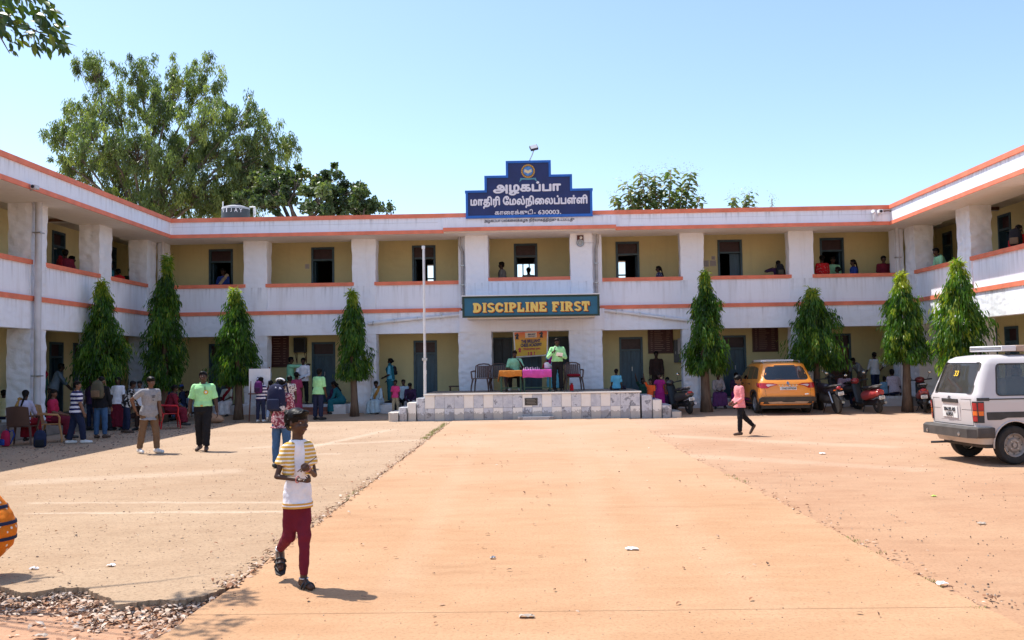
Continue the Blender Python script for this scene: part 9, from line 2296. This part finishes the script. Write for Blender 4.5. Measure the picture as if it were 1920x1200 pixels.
o = LF.build('leaf_litter', M_DRYLEAF, None); tag(o, 'dry pale and brown leaf litter drifted along the broken yard edge and path', 'leaf litter', kind='stuff')
PB = Leaves()
def pebble(x, y, z, s):
 b = len(PB.v); a = r_.uniform(0, 6.28)
 for k in range(5): PB.v.append(Vector((x + s * math.cos(a + 1.257 * k) * r_.uniform(.7, 1.2), y + s * math.sin(a + 1.257 * k) * r_.uniform(.7, 1.2), z - 0.003)))
 for k in range(5): PB.v.append(Vector((x + 0.6 * s * math.cos(a + 1.257 * k), y + 0.6 * s * math.sin(a + 1.257 * k), z + s * r_.uniform(.5, .8))))
 tn = r_.random()
 for k in range(5): j = (k + 1) % 5; PB.f.append((b + k, b + j, b + 5 + j, b + 5 + k)); PB.t.append(tn)
 PB.f.append(tuple(b + 5 + k for k in range(5))); PB.t.append(tn)
for k in range(5200):
 y = 6.9 + 20 * r_.random() ** 1.5; x = x_at(PL, min(y, 28)) - 0.05 - 9.5 * r_.random()
 if y < 7.3 and x < x_at(PL, y) - 0.05 and y < 7.0: continue
 pebble(x, y, -0.012, r_.uniform(0.003, 0.009) if r_.random() < 0.96 else r_.uniform(0.009, 0.016))
for k in range(1700):
 y = 6.2 + 20 * r_.random() ** 1.5; x = x_at(PR, min(y, 28)) + 0.03 + 8.5 * r_.random() ** 1.2; pebble(x, y, -0.018, r_.uniform(0.003, 0.010))
for k in range(900):
 y = 5.6 + 20 * r_.random() ** 1.4; pebble(rx_on_path(min(y, 27)), y if y < 27 else 27, 0.0, r_.uniform(0.002, 0.007))
for k in range(900):
 e = r_.choice(ed); pebble(e.x + r_.gauss(0, 0.05), e.y - abs(r_.gauss(0, 0.05)), -0.10 + 0.06 * r_.random(), r_.uniform(0.004, 0.016))
for k in range(900):
 y = 14 + 14 * r_.random(); x = -11.5 + 2.6 * r_.random(); pebble(x, y, -0.01 if y < 27.6 else gz(y), r_.uniform(0.008, 0.025))
o = PB.build('gravel', M_PEBBLE, None); tag(o, 'small loose gravel scattered over the yard', 'gravel', kind='stuff')
GR = Leaves()
def tuft(x, y, z, n_, sp, hgt_):
 for k in range(n_):
  a = r_.uniform(0, 6.28); p = Vector((x + r_.gauss(0, sp), y + r_.gauss(0, sp * .7), z)); d = Vector((math.cos(a) * .5, math.sin(a) * .5, 1)).normalized()
  GR.strip(p, d, Vector((-math.sin(a), math.cos(a), 0)), hgt_ * r_.uniform(.5, 1.2), 0.006, 0.12, r_.random())
def along(poly, y0, y1, n_, dx, z, per=14, hg=0.05):
 for k in range(n_): y = r_.uniform(y0, y1); tuft(x_at(poly, y) + dx + r_.gauss(0, 0.03), y, z, per, 0.03, hg)
ya = on_z(650, 935).y; along(PL, ya - 0.6, ya + 0.9, 9, -0.04, -0.01, 8, 0.035)
along(PL, 20.5, 26.0, 60, -0.10, -0.01, 16, 0.05)
along(PR, on_z(1640, 1035).y - 0.05, on_z(1570, 1000).y, 12, 0.02, -0.02, 9, 0.03); along(PR, on_z(1760, 1100).y, on_z(1710, 1070).y, 7, 0.02, -0.02, 8, 0.03); along(PR, on_z(1400, 905).y, on_z(1350, 885).y, 5, 0.02, -0.02)
tuft(on_z(1835, 1140).x, on_z(1835, 1140).y, -0.02, 20, 0.03, 0.035)
o = GR.build('edge_grass', M_GRASS, None); tag(o, 'thin yellowing grass growing along the path edges', 'grass', kind='stuff')
# paper and plastic scraps one can point at
def scrap(label, px, py, w, d_, m, seed, z=0.0):
 rr_ = random.Random(seed); c = on_z(px, py, z); mb = MB(); vs, fs = [], []
 n = 5
 for j in range(n + 1):
  for i in range(n + 1):
   vs.append((c.x + w * (i / n - .5) + rr_.uniform(-.1, .1) * w / n * 3, c.y + d_ * (j / n - .5) + rr_.uniform(-.1, .1) * d_ / n * 3, z + 0.008 + rr_.uniform(0, 0.018) * (1 if 0 < i < n else 0.4)))
 for j in range(n):
  for i in range(n): a = j * (n + 1) + i; fs.append((a, a + 1, a + n + 2, a + n + 1))
 mb.add(vs, fs); o = mb.build('paper_scrap', m, None); sl = o.modifiers.new('thick', 'SOLIDIFY'); sl.thickness = 0.001
 tag(o, label, 'litter', 'scraps lying about the yard')
M_SCRAPB = mat('beige_card', (0.42, 0.34, 0.27), 0.8, var=0.2); M_SCRAPG = mat('lime_wrapper', (0.42, 0.55, 0.08), 0.5); M_SCRAPL = mat('lavender_wrapper', (0.36, 0.30, 0.62), 0.5)
scrap('crumpled white paper scrap lying on the path', 1185, 1031, 0.11, 0.07, M_PAPER, 1)
scrap('thin beige card strip by the path joint', 987, 1158, 0.10, 0.05, M_SCRAPB, 2)
scrap('white paper strip caught in the grass at the path edge', 1766, 1097, 0.08, 0.05, M_PAPER, 3, -0.015)
scrap('white plastic crumpled ball in the sandy yard', 1542, 851, 0.10, 0.10, M_PAPER, 4, -0.02)
scrap('lavender wrapper under the rear of the orange car', 1516, 773, 0.12, 0.08, M_SCRAPL, 5, -0.015)
scrap('lime green wrapper in the sandy yard', 1751, 932, 0.06, 0.06, M_SCRAPG, 6, -0.02)
scrap('curled pale leaf like card in the sandy yard', 1841, 983, 0.08, 0.05, M_SCRAPB, 7, -0.02)
scrap('white torn paper by the foot of the path edge drift', 64, 1068, 0.07, 0.04, M_PAPER, 8, -0.012)
scrap('grey white paper piece on the worn yard', 208, 1062, 0.06, 0.05, M_PAPER, 9, -0.012)
scrap('flattened beige card piece in the leaf drift', 75, 1195, 0.09, 0.06, M_SCRAPB, 10, -0.09)
scrap('small grey foil piece on the path', 924, 1048, 0.05, 0.04, M_STEEL, 11)
